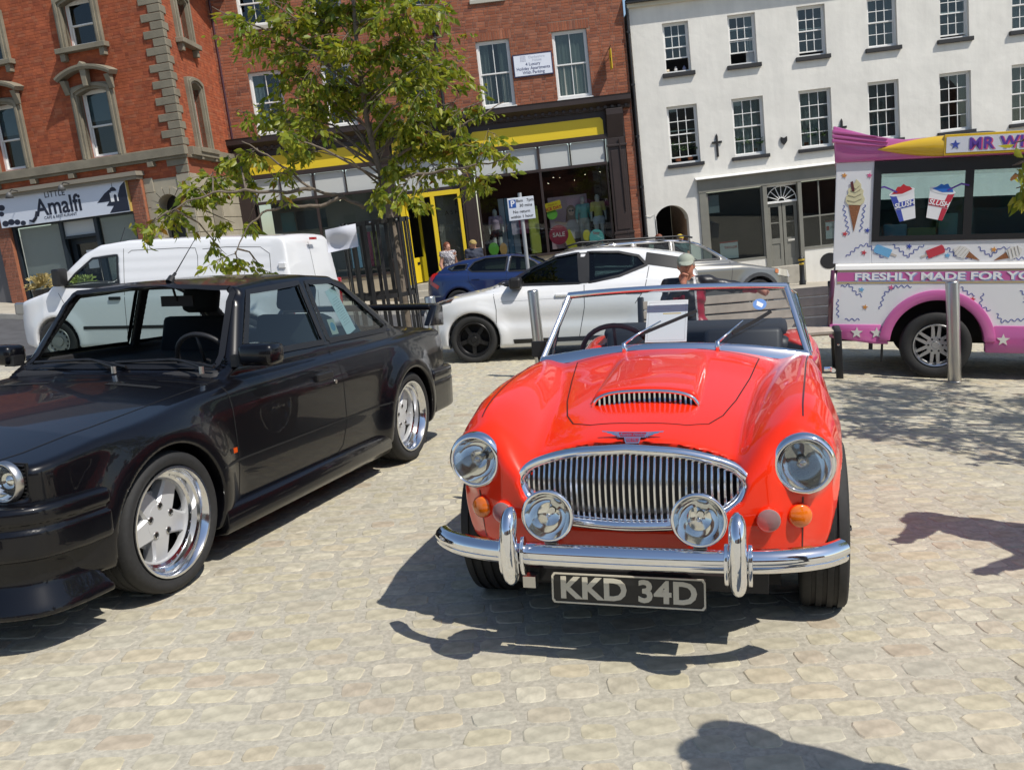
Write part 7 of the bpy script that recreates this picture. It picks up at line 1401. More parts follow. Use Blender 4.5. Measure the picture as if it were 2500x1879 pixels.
# ------------------------------------------------------------------ bollards, bench, tree guard, signs
def bollard(x, y, label):
    t = thing('steel_bollard', label, 'bollard', upright(x, y), 'brushed steel bollards along the square'); q = MB(); q.lathe([(.062,-.1),(.062,.985),(.059,.995),(.052,1.0),(.0005,1.003)], 40); q.build('post', M_steel, t, auto=40); q = MB(); q.lathe([(.066,-.02),(.066,.012),(.062,.016)], 40); q.build('collar', M_steel, t, auto=40)
bollard(.352, 10.0, 'steel bollard standing just left of the red sports car windscreen'); bollard(-.80, 10.0, 'steel bollard behind the black coupe rear wing'); bollard(4.34, 8.56, 'steel bollard in front of the ice cream van wheel')
t = thing('black_bollard', 'short black bollard with gold bands outside the white building door', 'bollard', upright(8.35, 24.7, 0, .11)); q = MB(); q.lathe([(.09,0),(.09,.1),(.07,.14),(.065,.62),(.085,.66),(.085,.72),(.05,.78),(.0005,.82)], 20); q.build('post', M_black, t, smooth=True); q = MB(); q.lathe([(.068,.56),(.07,.57),(.07,.6),(.066,.61)], 20); q.lathe([(.087,.67),(.089,.68),(.089,.71),(.086,.72)], 20); q.build('gold_bands', mat('gold_paint',(.6,.42,.06),.35,.6), t)

def bench():
    M0 = upright(2.45, 9.52, R(-17)); t = thing('park_bench', 'timber slatted bench with curved black end supports behind red sports car', 'bench', M0); M_slat = mat('grey_timber', (.47,.40,.33), .8, noise=(9,.2))
    for k in range(5):
        z = .36+.105*k; yb = .20+.035*k; q = MB(); q.box(-1.0,1.0,-.016,.016,-.046,.046); q.build('back_slat', M_slat, t, bevel=.005, mw=Matrix.Translation((0,yb,z)) @ Matrix.Rotation(R(-16), 4, 'X'))
    for k in range(4): q = MB(); q.box(-1.0,1.0,-.05,.05,-.016,.016); q.build('seat_slat', M_slat, t, bevel=.005, mw=(0,-.24+.115*k,.42))
    for s in (-1,1):
        q = MB(); q.prism([(-.34,-.15),(-.30,-.15),(-.26,.36),(.14,.33),(.24,.12),(.26,-.15),(.33,-.15),(.33,.2),(.30,.5),(.40,.82),(.42,.87),(.36,.88),(.26,.62),(.18,.42),(-.1,.46),(-.34,.44)], 'x', s*1.03-.035, s*1.03+.035); q.build('end_support', M_black, t, bevel=.012, auto=40)
        q = MB(); q.lathe([(0,.012),(.012,.01),(.014,0)], 10, Matrix.Translation((s*1.03,-.345,.3)) @ Matrix.Rotation(R(90), 4, 'X')); q.build('bolt', M_chrome, t)
bench()

GT = Vector((-1.34, 10.38, 0))
def tree_guard():
    t = thing('tree_guard', 'tall round black iron tree guard behind the black coupe', 'tree guard', upright(GT.x, GT.y)); r_ = .38
    for k in range(16):
        a = 2*math.pi*(k+.5)/16; q = MB(); q.box(-.006,.006,-.021,.021,0,1.88); q.build('bar', M_black, t, mw=Matrix.Translation((r_*math.cos(a), r_*math.sin(a), 0)) @ Matrix.Rotation(a, 4, 'Z'))
    for z in (.12,1.0,1.83): q = MB(); q.lathe([(r_-.012,z),(r_-.012,z+.05),(r_-.004,z+.05),(r_-.004,z)], 40, close=True); q.build('hoop', M_black, t)
    q = MB()
    for k in range(8): a = 2*math.pi*k/8; q.lathe([(0,.012),(.012,.01),(.012,0)], 8, Matrix.Translation((r_*math.cos(a)*1.02, r_*math.sin(a)*1.02, 1.855)) @ Matrix.Rotation(a, 4, 'Z') @ Matrix.Rotation(R(90), 4, 'Y'))
    q.build('bolts', M_steel, t)
    p = thing('tied_poster', 'crumpled white paper notice tied to the black tree guard', 'notice', upright(GT.x-.33, GT.y-.40, R(4), 1.66)); q = MB(); n = 8; vs = []
    for j in range(n+1):
        for i in range(n+1): u, v = i/n, j/n; vs.append((-.17+.34*u, .03*math.sin(u*5+v*2)+.02*math.sin(v*6), -.12+.25*v+.03*u))
    q.add(vs, [(j*(n+1)+i, j*(n+1)+i+1, (j+1)*(n+1)+i+1, (j+1)*(n+1)+i) for j in range(n) for i in range(n)]); q.build('sheet', mat('poster_paper',(.55,.57,.64),.8), p, smooth=True, fixn=False)
tree_guard()
t = thing('parking_sign', 'white P parking restriction sign on grey pole before shop window', 'sign', upright(.62, 18.9)); zt = 2.30
q = MB(); q.tube([(0,0,-.2),(0,0,zt+.35)], .04, 12); q.build('pole', mat('pole_grey',(.42,.43,.43),.5,.3), t); q = MB(); q.box(-.275,.275,-.06,-.045,zt-.2,zt+.26); sg = q.build('plate', mat('sign_plate',(.66,.69,.74),.45), t, bevel=.01); M_signblue = mat('sign_blue',(.02,.09,.35),.5)
q = MB(); q.box(-.245,-.10,-.0625,-.0605,zt+.06,zt+.225); q.build('blue_square', M_signblue, sg); text('lettering', 'P', .17, face_M(-.17,zt+.142,.063), M_paper, sg, bold=.004)
for s_, u, z, sz in (('8am   7pm',.09,zt+.19,.085),('30 mins',.10,zt+.09,.085),('No return',0,zt-.03,.085),('within 1 hour',0,zt-.13,.085)): text('lettering', s_, sz, face_M(u,z,.0615), M_ink, sg, bold=.001)
t = thing('water_bottle', 'small red plastic bottle standing beside the white hatchback', 'bottle', upright(-1.18, 15.5)); q = MB(); q.lathe([(0,0),(.08,0),(.085,.3),(.06,.36),(.03,.40),(.05,.42),(.05,.5),(0,.5)], 14); q.build('bottle', mat('bright_red',(.6,.05,.03),.4), t, smooth=True)
# hanging baskets by the cafe
for u, lb, colr, z in ((-4.1,'dry yellow flowering plant in front of the left cafe window',(.35,.27,.10),.75),(-2.9,'bright green leafy plant in front of the cafe door',(.18,.24,.04),.75)):
    t = thing('flower_planter', lb, 'plant', A.matrix_world @ Matrix.Translation((u,-.8,0))); t.location.z = gz(t.location.x, t.location.y)+.1; q = MB(); q.lathe([(0,0),(.2,0),(.26,.45),(.22,.45),(.2,.4),(0,.4)], 16); q.build('tub', M_black, t); q = MB(); leafy(q, (0,0,.5), 360, .34, .11, .026); q.build('foliage', mat('foliage_%d' % int(-u*10), colr, .7), t)
# ------------------------------------------------------------------ trees
def leaf_material(name, a, b):
    m = bpy.data.materials.new(name); m.use_nodes = True; nt = m.node_tree; nt.nodes.clear(); o = nt.nodes.new('ShaderNodeOutputMaterial')
    at_ = nt.nodes.new('ShaderNodeAttribute'); at_.attribute_name = 'rnd'; cr = nt.nodes.new('ShaderNodeValToRGB'); cr.color_ramp.elements[0].color = (*a,1); cr.color_ramp.elements[1].color = (*b,1); e = cr.color_ramp.elements.new(.93); e.color = (b[0]*1.25,b[1]*1.1,b[2],1); cr.color_ramp.elements[2].position = 1; cr.color_ramp.elements[2].color = (.22,.09,.02,1)
    nt.links.new(at_.outputs['Fac'], cr.inputs[0]); d = nt.nodes.new('ShaderNodeBsdfPrincipled'); d.inputs['Roughness'].default_value = .42; d.inputs['Specular IOR Level'].default_value = .4; t = nt.nodes.new('ShaderNodeBsdfTranslucent'); mx = nt.nodes.new('ShaderNodeMixShader'); mx.inputs[0].default_value = .42
    nt.links.new(cr.outputs[0], d.inputs['Base Color']); br = nt.nodes.new('ShaderNodeMix'); br.data_type = 'RGBA'; br.blend_type = 'MULTIPLY'; br.inputs[0].default_value = 1; br.inputs[7].default_value = (1.5,1.4,.6,1); nt.links.new(cr.outputs[0], br.inputs[6]); nt.links.new(br.outputs[2], t.inputs[0])
    nt.links.new(d.outputs[0], mx.inputs[1]); nt.links.new(t.outputs[0], mx.inputs[2]); nt.links.new(mx.outputs[0], o.inputs[0]); return m
M_leaf = leaf_material('leaf', (.10,.165,.02), (.27,.32,.04)); M_bark = mat('bark', (.16,.13,.10), .9, noise=(14,.35), bump=(30,.6,.01))
def tree(name, label, base, spine, clusters, seed, leaf=.098, limbs=(), dens=1.0):
    """spine: trunk points; clusters: (centre, radii, n leaves, spine parameter the branch leaves from)"""
    r_ = random.Random(seed); t = thing(name, label, 'tree', Matrix.Translation(base)); b0 = Vector(base); sp = [Vector(p)-b0 for p in spine]; n = len(sp)
    def along(u): u = max(0, min(.999, u))*(n-1); i = int(u); return sp[i].lerp(sp[i+1], u-i)
    q = MB(); pts = [along(k/24) for k in range(25)]; q.tube(pts, [.05*(1-.75*k/24)+(.02 if k == 0 else 0) for k in range(25)], 12); q.build('trunk', M_bark, t, smooth=True)
    V = []; F = []; rn = []; bq = MB()
    def add_leaf(p, d, ln):
        d = d.normalized(); s_ = d.cross(Vector((r_.uniform(-1,1), r_.uniform(-1,1), r_.uniform(-.3,1)))); s_ = s_.normalized() if s_.length > .01 else d.orthogonal().normalized(); nn = d.cross(s_); w = ln*r_.uniform(.21,.27); k = len(V); cu = ln*.12
        V.extend([p, p+d*ln*.3+s_*w*.9+nn*cu*.5, p+d*ln*.62+s_*w*.75, p+d*ln-nn*cu*.8, p+d*ln*.62-s_*w*.75, p+d*ln*.3-s_*w*.9+nn*cu*.5, p+d*ln*.5-nn*cu*.35]); F.extend([(k,k+1,k+6),(k+1,k+2,k+6),(k+2,k+3,k+6),(k+3,k+4,k+6),(k+4,k+5,k+6),(k+5,k,k+6)]); rn.extend([r_.random()]*6)
    LP = []
    for lb in limbs:
        pp = [Vector(p)-b0 for p in lb]; m_ = [pp[0].lerp(pp[0],0)]
        dn = []
        for i in range(len(pp)-1):
            for k in range(5): dn.append(pp[i].lerp(pp[i+1], k/5)+Vector((0,0,.012*math.sin(k*1.3+i))))
        dn.append(pp[-1]); bq.tube(dn, [.022*(1-.8*k/len(dn)) for k in range(len(dn))], 8); LP += dn[2:]
    for c, rad, nl, u in clusters:
        c = Vector(c)-b0; nl = int(nl*dens)
        if isinstance(u, str): a = min(LP, key=lambda q_: (q_-c).length+r_.uniform(0,.25))
        else: a = along(u)
        L_ = (c-a).length; mid = a.lerp(c, .5)+Vector((r_.uniform(-.1,.1)*L_,r_.uniform(-.1,.1)*L_,.09*L_)); tip = c+(c-a).normalized()*min(.25, rad[0]*.6); path = [a, a.lerp(mid,.6), mid, mid.lerp(c,.6), c, tip]; r0 = min(.018, .006+.008*L_)
        bq.tube(path, [r0, r0*.85, r0*.7, r0*.5, r0*.32, r0*.15], 6)
        nt_ = max(3, nl//13); per = max(4, nl//nt_)
        for _ in range(nt_):
            o = Vector((r_.gauss(0,.5)*rad[0], r_.gauss(0,.5)*rad[1], r_.gauss(0,.45)*rad[2])); st = path[r_.randint(2,5)].lerp(c, r_.random()*.6); e = c+o; dr = e-st; e = e+Vector((0,0,-.05-.1*r_.random())); tw = [st, st.lerp(e,.5)+Vector((0,0,.03)), e]
            if dr.length > .12 and r_.random() < .75: bq.tube(tw, [.005,.0035,.0018], 4, caps=False)
            for k in range(per):
                f = .3+.75*k/per; p = st.lerp(e, min(1,f))+Vector((r_.gauss(0,.025), r_.gauss(0,.025), r_.gauss(0,.02))); sd_ = Vector((r_.uniform(-1,1), r_.uniform(-1,1), r_.uniform(-1.5,-.1)))+dr.normalized()*.7; add_leaf(p, sd_, leaf*r_.uniform(.7,1.25))
    bq.build('branches', M_bark, t, smooth=True, fixn=False)
    me = bpy.data.meshes.new('crown'); me.from_pydata([tuple(p) for p in V], [], F); at_ = me.attributes.new('rnd','FLOAT','FACE'); at_.data.foreach_set('value', rn); me.update(); link('crown', me, M_leaf, t, True); return t
def ray_at(px, py, Y):
    d = _fw+_R*((px-1250)/FPX)+_U*((939.5-py)/FPX); return Vector((0,0,CAM_H))+d*(Y/d.y)
def street_tree():
    r_ = random.Random(3); TY = 10.38; tb = ray_at(1003, 850, TY); tb.z = gz(tb.x, TY)
    sp = [tuple(tb)]+[tuple(ray_at(px, py, TY)) for px, py in ((985,720),(960,560),(945,500),(935,440),(915,380),(895,290),(882,200),(868,80),(858,-60),(850,-220),(842,-420))]
    CL = []
    # centre x, y, half-width, half-height of each leaf mass as it hangs in the crown, leaf count, where its branch starts (0..1 up the trunk)
    for px, py, wx, wy, nl, u in ((560,40,70,40,110,.62),(640,95,80,50,230,.6),(700,30,70,60,260,.66),(790,40,90,70,420,.7),(880,30,80,60,360,.72),(970,30,90,60,330,.72),(1060,15,90,40,160,.74),(760,110,90,50,330,.6),(860,120,90,60,360,.62),(960,110,90,60,330,.64),(1050,100,70,50,170,.66),
        (1030,160,60,50,150,.58),(720,180,70,50,230,.52),(800,200,80,50,300,.52),(900,200,80,50,300,.54),(990,190,80,50,280,.55),(1060,180,80,40,190,.58),(1120,150,60,30,90,.6),(740,250,70,40,200,.45),(830,250,70,40,230,.45),(930,250,70,40,230,.46),(1020,230,70,40,180,.5),
        (660,275,60,30,150,.42),(610,280,60,28,110,.42),(760,300,50,35,150,.38),(700,330,60,30,140,.36),(930,310,60,40,180,.4),(1000,290,70,40,230,.42),(1080,270,70,40,230,.44),(1150,260,60,40,130,.46),(1010,345,80,40,300,'L'),(1100,350,80,40,290,'L'),(1180,350,70,35,190,'L'),(1240,380,45,35,80,'L'),(960,400,60,30,150,.3),(1060,410,90,30,240,'L'),(1160,430,70,25,150,'L'),(920,460,40,25,80,.27),(980,470,50,25,90,'L'),(1010,480,40,25,60,'L'),
        (560,390,50,30,120,'L'),(620,370,50,25,100,'L'),(520,430,60,40,170,'L'),(470,460,50,40,140,'L'),(600,450,40,25,60,'L'),(690,410,40,25,60,'L'),(740,360,40,30,90,.33),(420,520,60,35,140,'L'),(360,555,45,30,70,'L'),(560,540,35,30,50,'L'),(610,530,30,25,35,'L'),(540,610,40,25,50,'L'),(580,640,55,22,90,'L'),(640,655,30,15,30,'L'),(510,470,40,30,80,'L'),(690,470,30,15,25,'L'),
        (700,-60,110,80,420,.78),(820,-80,110,80,520,.8),(940,-80,110,80,520,.8),(1050,-70,100,70,330,.8),(780,-200,110,90,450,.88),(900,-210,110,90,480,.88),(1000,-190,100,80,330,.88),(850,-340,90,90,420,.96),(930,-330,80,80,330,.96)):
        Y = TY+r_.uniform(-.75,.75)*(1 if 640 < px < 1100 else .5); k = Y/FPX; CL.append((tuple(ray_at(px, py, Y)), (wx*k*1.0, .22+.5*wx*k, wy*k*1.0), int(nl*.85), u))
    LM = [[(890,508,0),(835,480,-.1),(760,462,-.2),(700,412,-.3),(640,372,-.35),(590,345,-.4)], [(840,482,-.1),(770,505,-.2),(700,500,-.3),(640,520,-.4),(600,560,-.45),(575,620,-.5)], [(760,462,-.2),(680,470,-.3),(600,465,-.35),(520,470,-.4),(440,500,-.45),(370,545,-.5)], [(915,400,0),(990,370,.1),(1080,330,.2),(1160,290,.2),(1230,250,.3)], [(925,440,0),(1000,430,-.1),(1090,415,-.2),(1180,400,-.2),(1240,390,-.2)]]
    LM = [[tuple(ray_at(a, b, TY+c)) for a, b, c in l] for l in LM]
    return tree('street_tree', 'young leafy green street tree growing inside the black tree guard', tuple(tb), sp, CL, 11, limbs=LM, dens=1.2)
street_tree()
def right_tree():
    bx, by = 6.1, 4.9; bz = gz(bx, by); r_ = random.Random(21); sp = [(bx,by,bz+z) for z in (0,.8,1.6,2.4,3.2,4.0,4.8,5.4)]; CL = []
    for k in range(46):
        a = r_.uniform(0,6.28); z = r_.uniform(2.2,5.2); rr = r_.uniform(.3,1.0)*(2.3 if z < 3.6 else 2.3-(z-3.6)*.9); CL.append(((bx+rr*math.cos(a), by+rr*math.sin(a)+.5, bz+z), (.5,.5,.36), 150, min(.95, z/5.6-.08)))
    for px, py, Y in ((2492,345,6.2),(2488,400,6.1),(2497,455,6.15),(2520,380,6.0),(2530,440,6.0),(2560,340,5.9)): CL.append((tuple(ray_at(px,py,Y)), (.07,.1,.09), 16, .45))
    return tree('square_tree', 'second street tree whose leaves hang before the ice cream van window', (bx,by,bz), sp, CL, 23, dens=1.25)
right_tree()

# ------------------------------------------------------------------ people
M_skin = mat('skin', (.48,.25,.17), .5, noise=(30,.08)); M_skin2 = mat('skin_ruddy', (.42,.17,.11), .5, noise=(30,.08))
def person(label, M0, J, top, legs, hair, cap=None, h=.0135, sleeves=1.0, skin=None, hat_brim=True, group=None, topmats=None, hair_len=0.0):
    """J: joints in metres, person faces -y; one continuous body with clothes, hair and cap as its children"""
    t = thing('person', label, 'person', M0, group); lo = np.min([v for v in J.values()], 0)-.28; hi = np.max([v for v in J.values()], 0)+.28; G = Grid(lo[0], hi[0], lo[1], hi[1], lo[2]+.12, hi[2], h); X, Y, Z = G.X, G.Y, G.Z
    c = lambda a, b, ra, rb: capsule(X, Y, Z, J[a], J[b], ra, rb)
    H = np.array(J['head']); fd = np.array(J.get('face', H+np.array((0,-.1,0))))-H; fd = fd/np.linalg.norm(fd); sd_ = np.array((-fd[1], fd[0], 0)); 
    hx = (X-H[0])*sd_[0]+(Y-H[1])*sd_[1]; hy = (X-H[0])*fd[0]+(Y-H[1])*fd[1]+(Z-H[2])*fd[2]*.3; hz = Z-H[2]
    def hel(cx, cy, cz, rx, ry, rz): return (np.sqrt(((hx-cx)/rx)**2+((hy-cy)/ry)**2+((hz-cz)/rz)**2)-1)*min(rx,ry,rz)
    head = smin(hel(0,-.01,.025,.078,.098,.098), hel(0,.02,-.05,.058,.072,.075), .04); head = smin(head, hel(0,.108,-.012,.015,.02,.026), .015); head = smin(head, hel(.08,-.005,-.005,.012,.022,.032), .008); head = smin(head, hel(-.08,-.005,-.005,.012,.022,.032), .008)
    head = smax(head, -hel(.033,.108,.018,.02,.016,.013), .01); head = smax(head, -hel(-.033,.108,.018,.02,.016,.013), .01); head = smin(head, hel(0,.09,-.066,.024,.012,.008), .006)
    body = smin(head, c('neck','head',.056,.05), .03)
    torso = smin(c('pelvis','waist',.135,.13), smin(c('waist','chest',.13,.15), smin(c('shL','shR',.075,.075), c('chest','neck',.14,.06), .06), .08), .06)
    torso = smin(torso, c('hipL','hipR',.11,.11), .06)
    arm = lambda s: smin(c('sh'+s,'el'+s,.056,.044), c('el'+s,'wr'+s,.044,.03), .03); leg = lambda s: smin(c('hip'+s,'kn'+s,.09,.062), c('kn'+s,'an'+s,.06,.04), .03)
    for s in 'LR':
        body = smin(body, arm(s), .04); w = np.array(J['wr'+s]); e = np.array(J['el'+s]); d = (w-e)/np.linalg.norm(w-e); hd = np.array(J.get('hand'+s, w+d*.09)); dd = (hd-w)/np.linalg.norm(hd-w); pal = capsule(X, Y, Z, w, w+dd*.07, .03, .036); body = smin(body, pal, .02)
        sv = np.cross(dd, (0,-1,.2)); sv = sv/np.linalg.norm(sv); cu = np.cross(sv, dd); fist = J.get('fist'+s, False)
        for k, (o, ln) in enumerate(((-.027,.058),(-.009,.066),(.009,.062),(.027,.05))):
            k0 = w+dd*.085+sv*o; k1 = k0+dd*ln*(.5 if not fist else .28)+cu*ln*(.12 if not fist else .3); k2 = k1+(dd*ln*.35+cu*ln*.35 if not fist else (-dd*.2+cu*.5)*ln); body = smin(body, smin(capsule(X,Y,Z,k0,k1,.0098,.009), capsule(X,Y,Z,k1,k2,.009,.0078), .004), .006)
        tb_ = w+dd*.03+sv*-.032; body = smin(body, smin(capsule(X,Y,Z,tb_,tb_+dd*.03+sv*-.02+cu*.015,.012,.011), capsule(X,Y,Z,tb_+dd*.03+sv*-.02+cu*.015,tb_+dd*.055+sv*-.015+cu*.03,.011,.009), .004), .008)
        body = smin(body, leg(s), .05)
    body = smin(body, torso, .05)
    sdf_obj('body', body, G, skin or M_skin, t)
    tp = torso
    for s in 'LR':
        a = arm(s)
        if sleeves < 1: el = np.array(J['el'+s]); sh = np.array(J['sh'+s]); cutp = sh+(el-sh)*sleeves*1.6; dn = (el-sh)/np.linalg.norm(el-sh); a = np.maximum(a, (X-cutp[0])*dn[0]+(Y-cutp[1])*dn[1]+(Z-cutp[2])*dn[2])
        else: w = np.array(J['wr'+s]); e = np.array(J['el'+s]); dn = (w-e)/np.linalg.norm(w-e); a = np.maximum(a, (X-w[0])*dn[0]+(Y-w[1])*dn[1]+(Z-w[2])*dn[2]+.02)
        tp = smin(tp, a, .05)
    fold = .004*np.sin(Z*55+X*20)+.003*np.sin(X*60+Z*25)
    tp = np.maximum(tp-.016+fold, Z-(J['neck'][2]+.035)); tp = np.maximum(tp, J['pelvis'][2]-.06-Z) if J.get('stand', True) else tp
    sdf_obj('jacket' if sleeves >= 1 else 'shirt', tp, G, topmats[0] if topmats else top, t, None, topmats[1] if topmats else None)
    lg = smin(leg('L'), leg('R'), .02); lg = smin(lg, smin(c('hipL','hipR',.115,.115), c('pelvis','waist',.13,.12), .05), .05); lg = np.maximum(lg-.013+fold*.8, Z-J['waist'][2]); sdf_obj('trousers', lg, G, legs, t)
    for s in 'LR':
        an = np.array(J['an'+s]); toe = J.get('toe'+s, an+np.array((0,-.16,-.04))); q = MB()
        sh_ = smax(capsule(X, Y, Z, an+np.array((0,.03,-.035)), toe, .045, .04), an[2]-.08-Z, .01); sdf_obj('shoe', sh_, G, M_black, t)
    if hair is not None:
        hr = np.maximum(hel(0,-.018,.035,.091,.105,.1), -(smin(hel(0,.11,-.01,.075,.085,.085), hel(0,.09,-.09,.09,.11,.06), .02)))
        if hair_len: hr = smin(hr, np.maximum(hel(0,-.045,-.05,.088,.075,.11+hair_len), hy-.03), .03)
        hr = hr+.005*np.sin(hx*130)*np.cos(hz*90); sdf_obj('hair', hr, G, hair, t)
    if cap is not None:
        cp = np.maximum(hel(0,-.012,.045,.092,.108,.088), .045-hz); br_ = np.maximum(np.maximum(np.sqrt((hx/.078)**2+((hy-.06)/.12)**2)*.1-.1, np.abs(hz-.052+.35*np.maximum(hy-.08,0)+1.8*hx**2)-.007), -.02-hy+.07); cp = smin(cp, br_, .008); sdf_obj('cap', cp, G, cap, t)
    return t
def standing(hgt=1.72, **kw):
    k = hgt/1.72; J = dict(pelvis=(0,0,.94),waist=(0,0,1.08),chest=(0,-.01,1.30),neck=(0,0,1.46),head=(0,-.02,1.60),shL=(.17,0,1.42),shR=(-.17,0,1.42),elL=(.23,.02,1.14),elR=(-.23,.02,1.14),wrL=(.23,-.06,.90),wrR=(-.23,-.06,.90),hipL=(.095,0,.92),hipR=(-.095,0,.92),knL=(.1,-.02,.5),knR=(-.1,-.02,.5),anL=(.1,.02,.09),anR=(-.1,.02,.09)); J.update(kw); return {a: (tuple(np.array(b)*k) if not isinstance(b, bool) else b) for a, b in J.items()}
def clean(J): return {k: v for k, v in J.items()}
class PJ(dict):
    def values(s): return [v for k, v in s.items() if not isinstance(v, bool)]
# seated man in front of the bench back, facing the camera, fist at his mouth
bm = upright(1.955, 9.36, R(-11)); z0 = .02
J = PJ(pelvis=(0,.05,.50),waist=(0,.06,.64),chest=(0,.05,.88),neck=(0,.02,1.04),head=(0,-.02,1.19),face=(.0,-.12,1.17),shL=(.19,.04,.99),shR=(-.19,.04,.99),elL=(.46,.10,.92),elR=(-.24,-.20,.80),wrL=(.71,.06,.87),handL=(.80,-.0,.82),wrR=(-.05,-.24,1.03),handR=(-.02,-.215,1.115),fistR=True,hipL=(.1,.0,.50),hipR=(-.1,.0,.50),knL=(.14,-.42,.50),knR=(-.14,-.42,.50),anL=(.14,-.44,.10),anR=(-.14,-.44,.10),stand=False)
M_jblack = mat('jacket_black', (.012,.012,.014), .4, bump=(30,.3)); M_jred = mat('jacket_red', (.28,.012,.03), .4); M_jgrey = mat('jacket_grey', (.35,.35,.36), .45)
def jm(C): return np.where((C[:,1] < .02) & (np.abs(C[:,0]-.13) < .05) & (C[:,2] < .97), 1, np.where((C[:,1] < .02) & (np.abs(C[:,0]+.10) < .06) & (C[:,2] < .90) & (C[:,2] > .80), 1, np.where((np.abs(C[:,0]-.075) < .012) & (C[:,1] < .02), 2, np.where((C[:,0] > .56) & (C[:,0] < .70), 1, 0))))
person('seated man in grey-green cap and black and red leather jacket, fist at mouth', bm, J, None, mat('dark_jeans',(.02,.025,.04),.8), mat('grey_hair',(.25,.23,.21),.7), mat('cap_greygreen',(.30,.33,.27),.8), h=.0105, skin=M_skin2, topmats=([M_jblack, M_jred, M_jgrey], jm))
# couple by the shop door
def pat_mat():
    m = mat('floral_top', (.62,.60,.58), .7); nt = m.node_tree; b = nt.nodes['Principled BSDF']; tc = nt.nodes.new('ShaderNodeTexCoord'); v = nt.nodes.new('ShaderNodeTexVoronoi'); v.inputs['Scale'].default_value = 38; nt.links.new(tc.outputs['Object'], v.inputs[0]); cr = nt.nodes.new('ShaderNodeValToRGB'); cr.color_ramp.elements[0].position = .35; cr.color_ramp.elements[0].color = (.62,.60,.58,1); cr.color_ramp.elements[1].position = .5; cr.color_ramp.elements[1].color = (.14,.13,.16,1); nt.links.new(v.outputs[0], cr.inputs[0]); nt.links.new(cr.outputs[0], b.inputs['Base Color']); return m
person('woman with red hair and sunglasses in white patterned sleeveless top outside shop', upright(-1.32, 24.55, R(35), .11), PJ(standing(1.66, elL=(.25,.03,1.16), wrL=(.17,-.10,1.34), elR=(-.25,.03,1.13))), pat_mat(), mat('dark_blue_trousers',(.03,.035,.05),.8), mat('auburn_hair',(.16,.045,.02),.6), None, sleeves=.12, hair_len=.02)
person('man in tan cap and navy T-shirt looking down outside the shop', upright(-.62, 24.75, R(20), .11), PJ(standing(1.70, elL=(.24,-.02,1.14), wrL=(.06,-.22,1.12), elR=(-.24,-.02,1.14), wrR=(-.08,-.24,1.14), face=(0,-.11,1.555))), mat('navy_shirt',(.025,.032,.055),.8), mat('grey_trousers',(.08,.08,.09),.8), mat('grey_hair',(.25,.23,.21),.7), mat('tan_cap',(.33,.24,.08),.8), sleeves=.38)
person('ginger-haired person beyond the silver estate by the drainpipe', upright(4.55, 25.15, R(60), .11), PJ(standing(1.62)), mat('dark_top',(.03,.03,.035),.8), MATS['grey_trousers'], MATS['auburn_hair'], None, sleeves=.4)
person('person in yellow cap beyond the silver estate beside the passage', upright(5.15, 25.2, R(10), .11), PJ(standing(1.58)), mat('teal_top',(.05,.1,.1),.8), MATS['grey_trousers'], MATS['grey_hair'], mat('mustard_cap',(.5,.36,.03),.8), sleeves=.4)
# bystanders to the right of the picture whose shadows fall on the setts
person('bystander in dark jacket standing right of the red sports car, arm held out', upright(2.92, 3.45, R(-60)), PJ(standing(1.74, elL=(.30,-.22,1.22), wrL=(.28,-.46,1.26), elR=(-.28,-.18,1.18), wrR=(-.2,-.40,1.22))), MATS['dark_top'], MATS['grey_trousers'], MATS['grey_hair'], None, h=.02)
person('bystander in navy shirt standing close at the right of the camera', upright(1.46, 1.52, R(-70)), PJ(standing(1.78, elL=(.26,-.05,1.15), wrL=(.12,-.25,1.25), elR=(-.26,-.05,1.15), wrR=(-.12,-.25,1.25))), MATS['navy_shirt'], MATS['grey_trousers'], MATS['grey_hair'], None, h=.02, sleeves=.4)

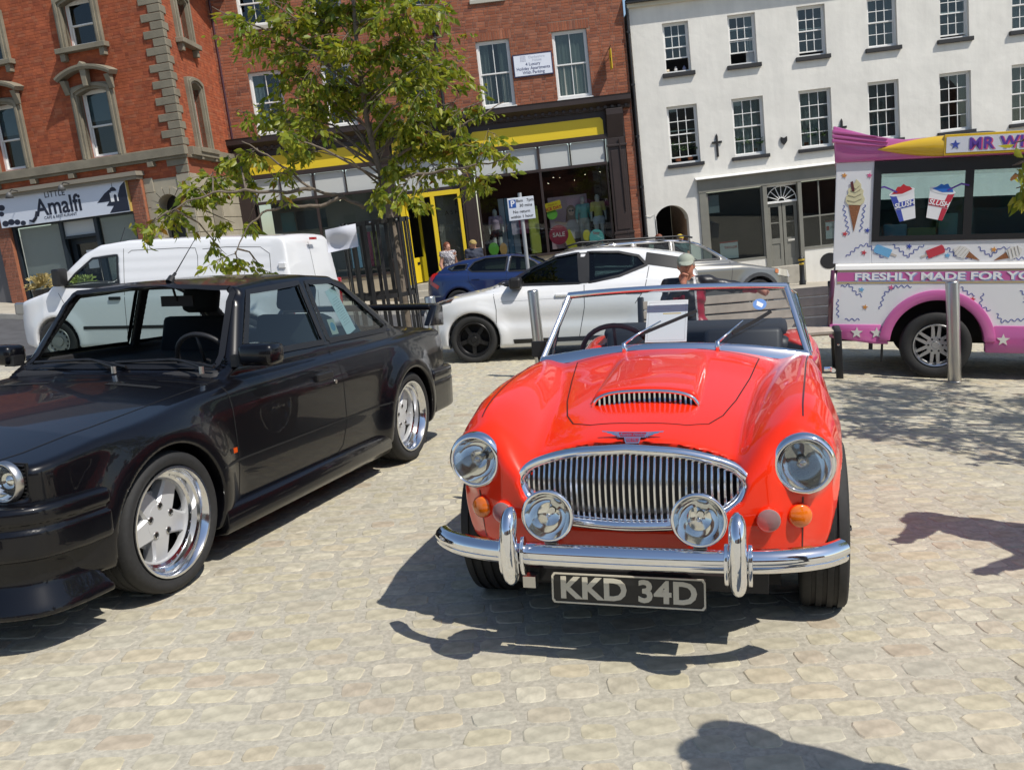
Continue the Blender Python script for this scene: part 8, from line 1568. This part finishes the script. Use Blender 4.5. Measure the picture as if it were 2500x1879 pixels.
# ------------------------------------------------------------------ shop mannequins
M_mann = mat('mannequin_white', (.55,.53,.48), .4)
def mannequin(label, u, d, z, s, top, bottom, long_):
    t = thing('mannequin', label, 'mannequin', S.matrix_world @ Matrix.Translation((u, d, z)), 'mannequins in the shop window'); J = PJ(standing(1.60*s)); G = Grid(-.4,.4,-.3,.3,0,1.8*s,.018); X, Y, Z = G.X, G.Y, G.Z; c = lambda a, b, ra, rb: capsule(X, Y, Z, J[a], J[b], ra*s, rb*s)
    b = smin(ellip(X,Y,Z,J['head'],(.075*s,.09*s,.115*s)), c('neck','head',.045,.04), .03); to = smin(c('pelvis','waist',.11,.10), smin(c('waist','chest',.10,.12), smin(c('shL','shR',.05,.05), c('chest','neck',.11,.05), .05), .06), .05); b = smin(b, to, .04)
    lg = smin(smin(c('hipL','knL',.08,.055), c('knL','anL',.05,.035), .02), smin(c('hipR','knR',.08,.055), c('knR','anR',.05,.035), .02), .03); ar = smin(smin(c('shL','elL',.045,.035), c('elL','wrL',.035,.025), .02), smin(c('shR','elR',.045,.035), c('elR','wrR',.035,.025), .02), .02)
    sdf_obj('figure', smin(smin(b, lg, .04), ar, .03), G, M_mann, t); tp = np.maximum(np.maximum(smin(to, np.maximum(ar, (1.12 if not long_ else .95)*s-Z), .03)-.014, Z-1.45*s), .92*s-Z); sdf_obj('top', tp, G, top, t); sdf_obj('bottoms', np.maximum(np.maximum(smin(lg, to, .03)-.016, Z-.97*s), (.72 if not long_ else .12)*s-Z), G, bottom, t); q = MB(); q.lathe([(0,0),(.17,0),(.17,.015),(0,.02)], 20); q.build('base', M_steel, t)
mannequin('mannequin in yellow T-shirt and white shorts at right of shop window', 10.30, .55, .2, .97, mat('yellow_tee',(.6,.55,.15),.8), mat('white_shorts',(.6,.62,.66),.8), False)
mannequin('mannequin in turquoise cardigan and cream trousers in shop window', 9.88, .7, .2, .96, mat('turquoise_knit',(.12,.42,.38),.8), mat('cream_trousers',(.5,.46,.38),.8), True)
mannequin('small mannequin in pale pink T-shirt and dark skirt at left of window', 7.28, .6, .2, .92, mat('pink_tee',(.45,.32,.40),.8), mat('black_skirt',(.015,.015,.02),.8), False)

# ------------------------------------------------------------------ houses on the near side of the square, behind the camera
for k, (x0, x1, hh, col) in enumerate(((-30,-16,8.2,(.30,.12,.08)),(-16,-4,7.2,(.55,.52,.45)),(-4,9,8.0,(.25,.10,.07)),(9,22,6.8,(.5,.47,.4)),(22,36,7.6,(.28,.13,.09)))):
    yb = -26; t = thing('far_side_house', ['brick house at the far left behind the camera','cream rendered house left behind the camera','brick house directly behind the camera','cream rendered house right behind the camera','brick house at the far right behind the camera'][k], 'house', (0,yb,0)); zb = -2.5; holes = []
    for r_ in range(2):
        for i in range(5): u = x0+1.1+(x1-x0-2.2-1.0)*i/4; holes.append((u, u+1.0, 1.2+r_*2.9+k*.1, 3.0+r_*2.6+k*.1))
    q = MB(); q.box(x0,x1,-8,-.4,zb,hh)
    for c in sorted(set(h[2] for h in holes)): pass
    w = q.build('wall', mat('house_wall_%d' % k, col, .9, noise=(3,.1)), t)
    q = MB()
    for h_ in holes: q.box(h_[0],h_[1],-.42,-.36,h_[2],h_[3])
    tag(q.build('windows', mat('house_window',(.03,.035,.04),.1), t), kind='stuff'); q = MB(); q.prism([(-8.3,hh),(.0,hh),(-4,hh+2.4)], 'x', x0, x1); q.build('roof', MATS['roof_tile'], t)
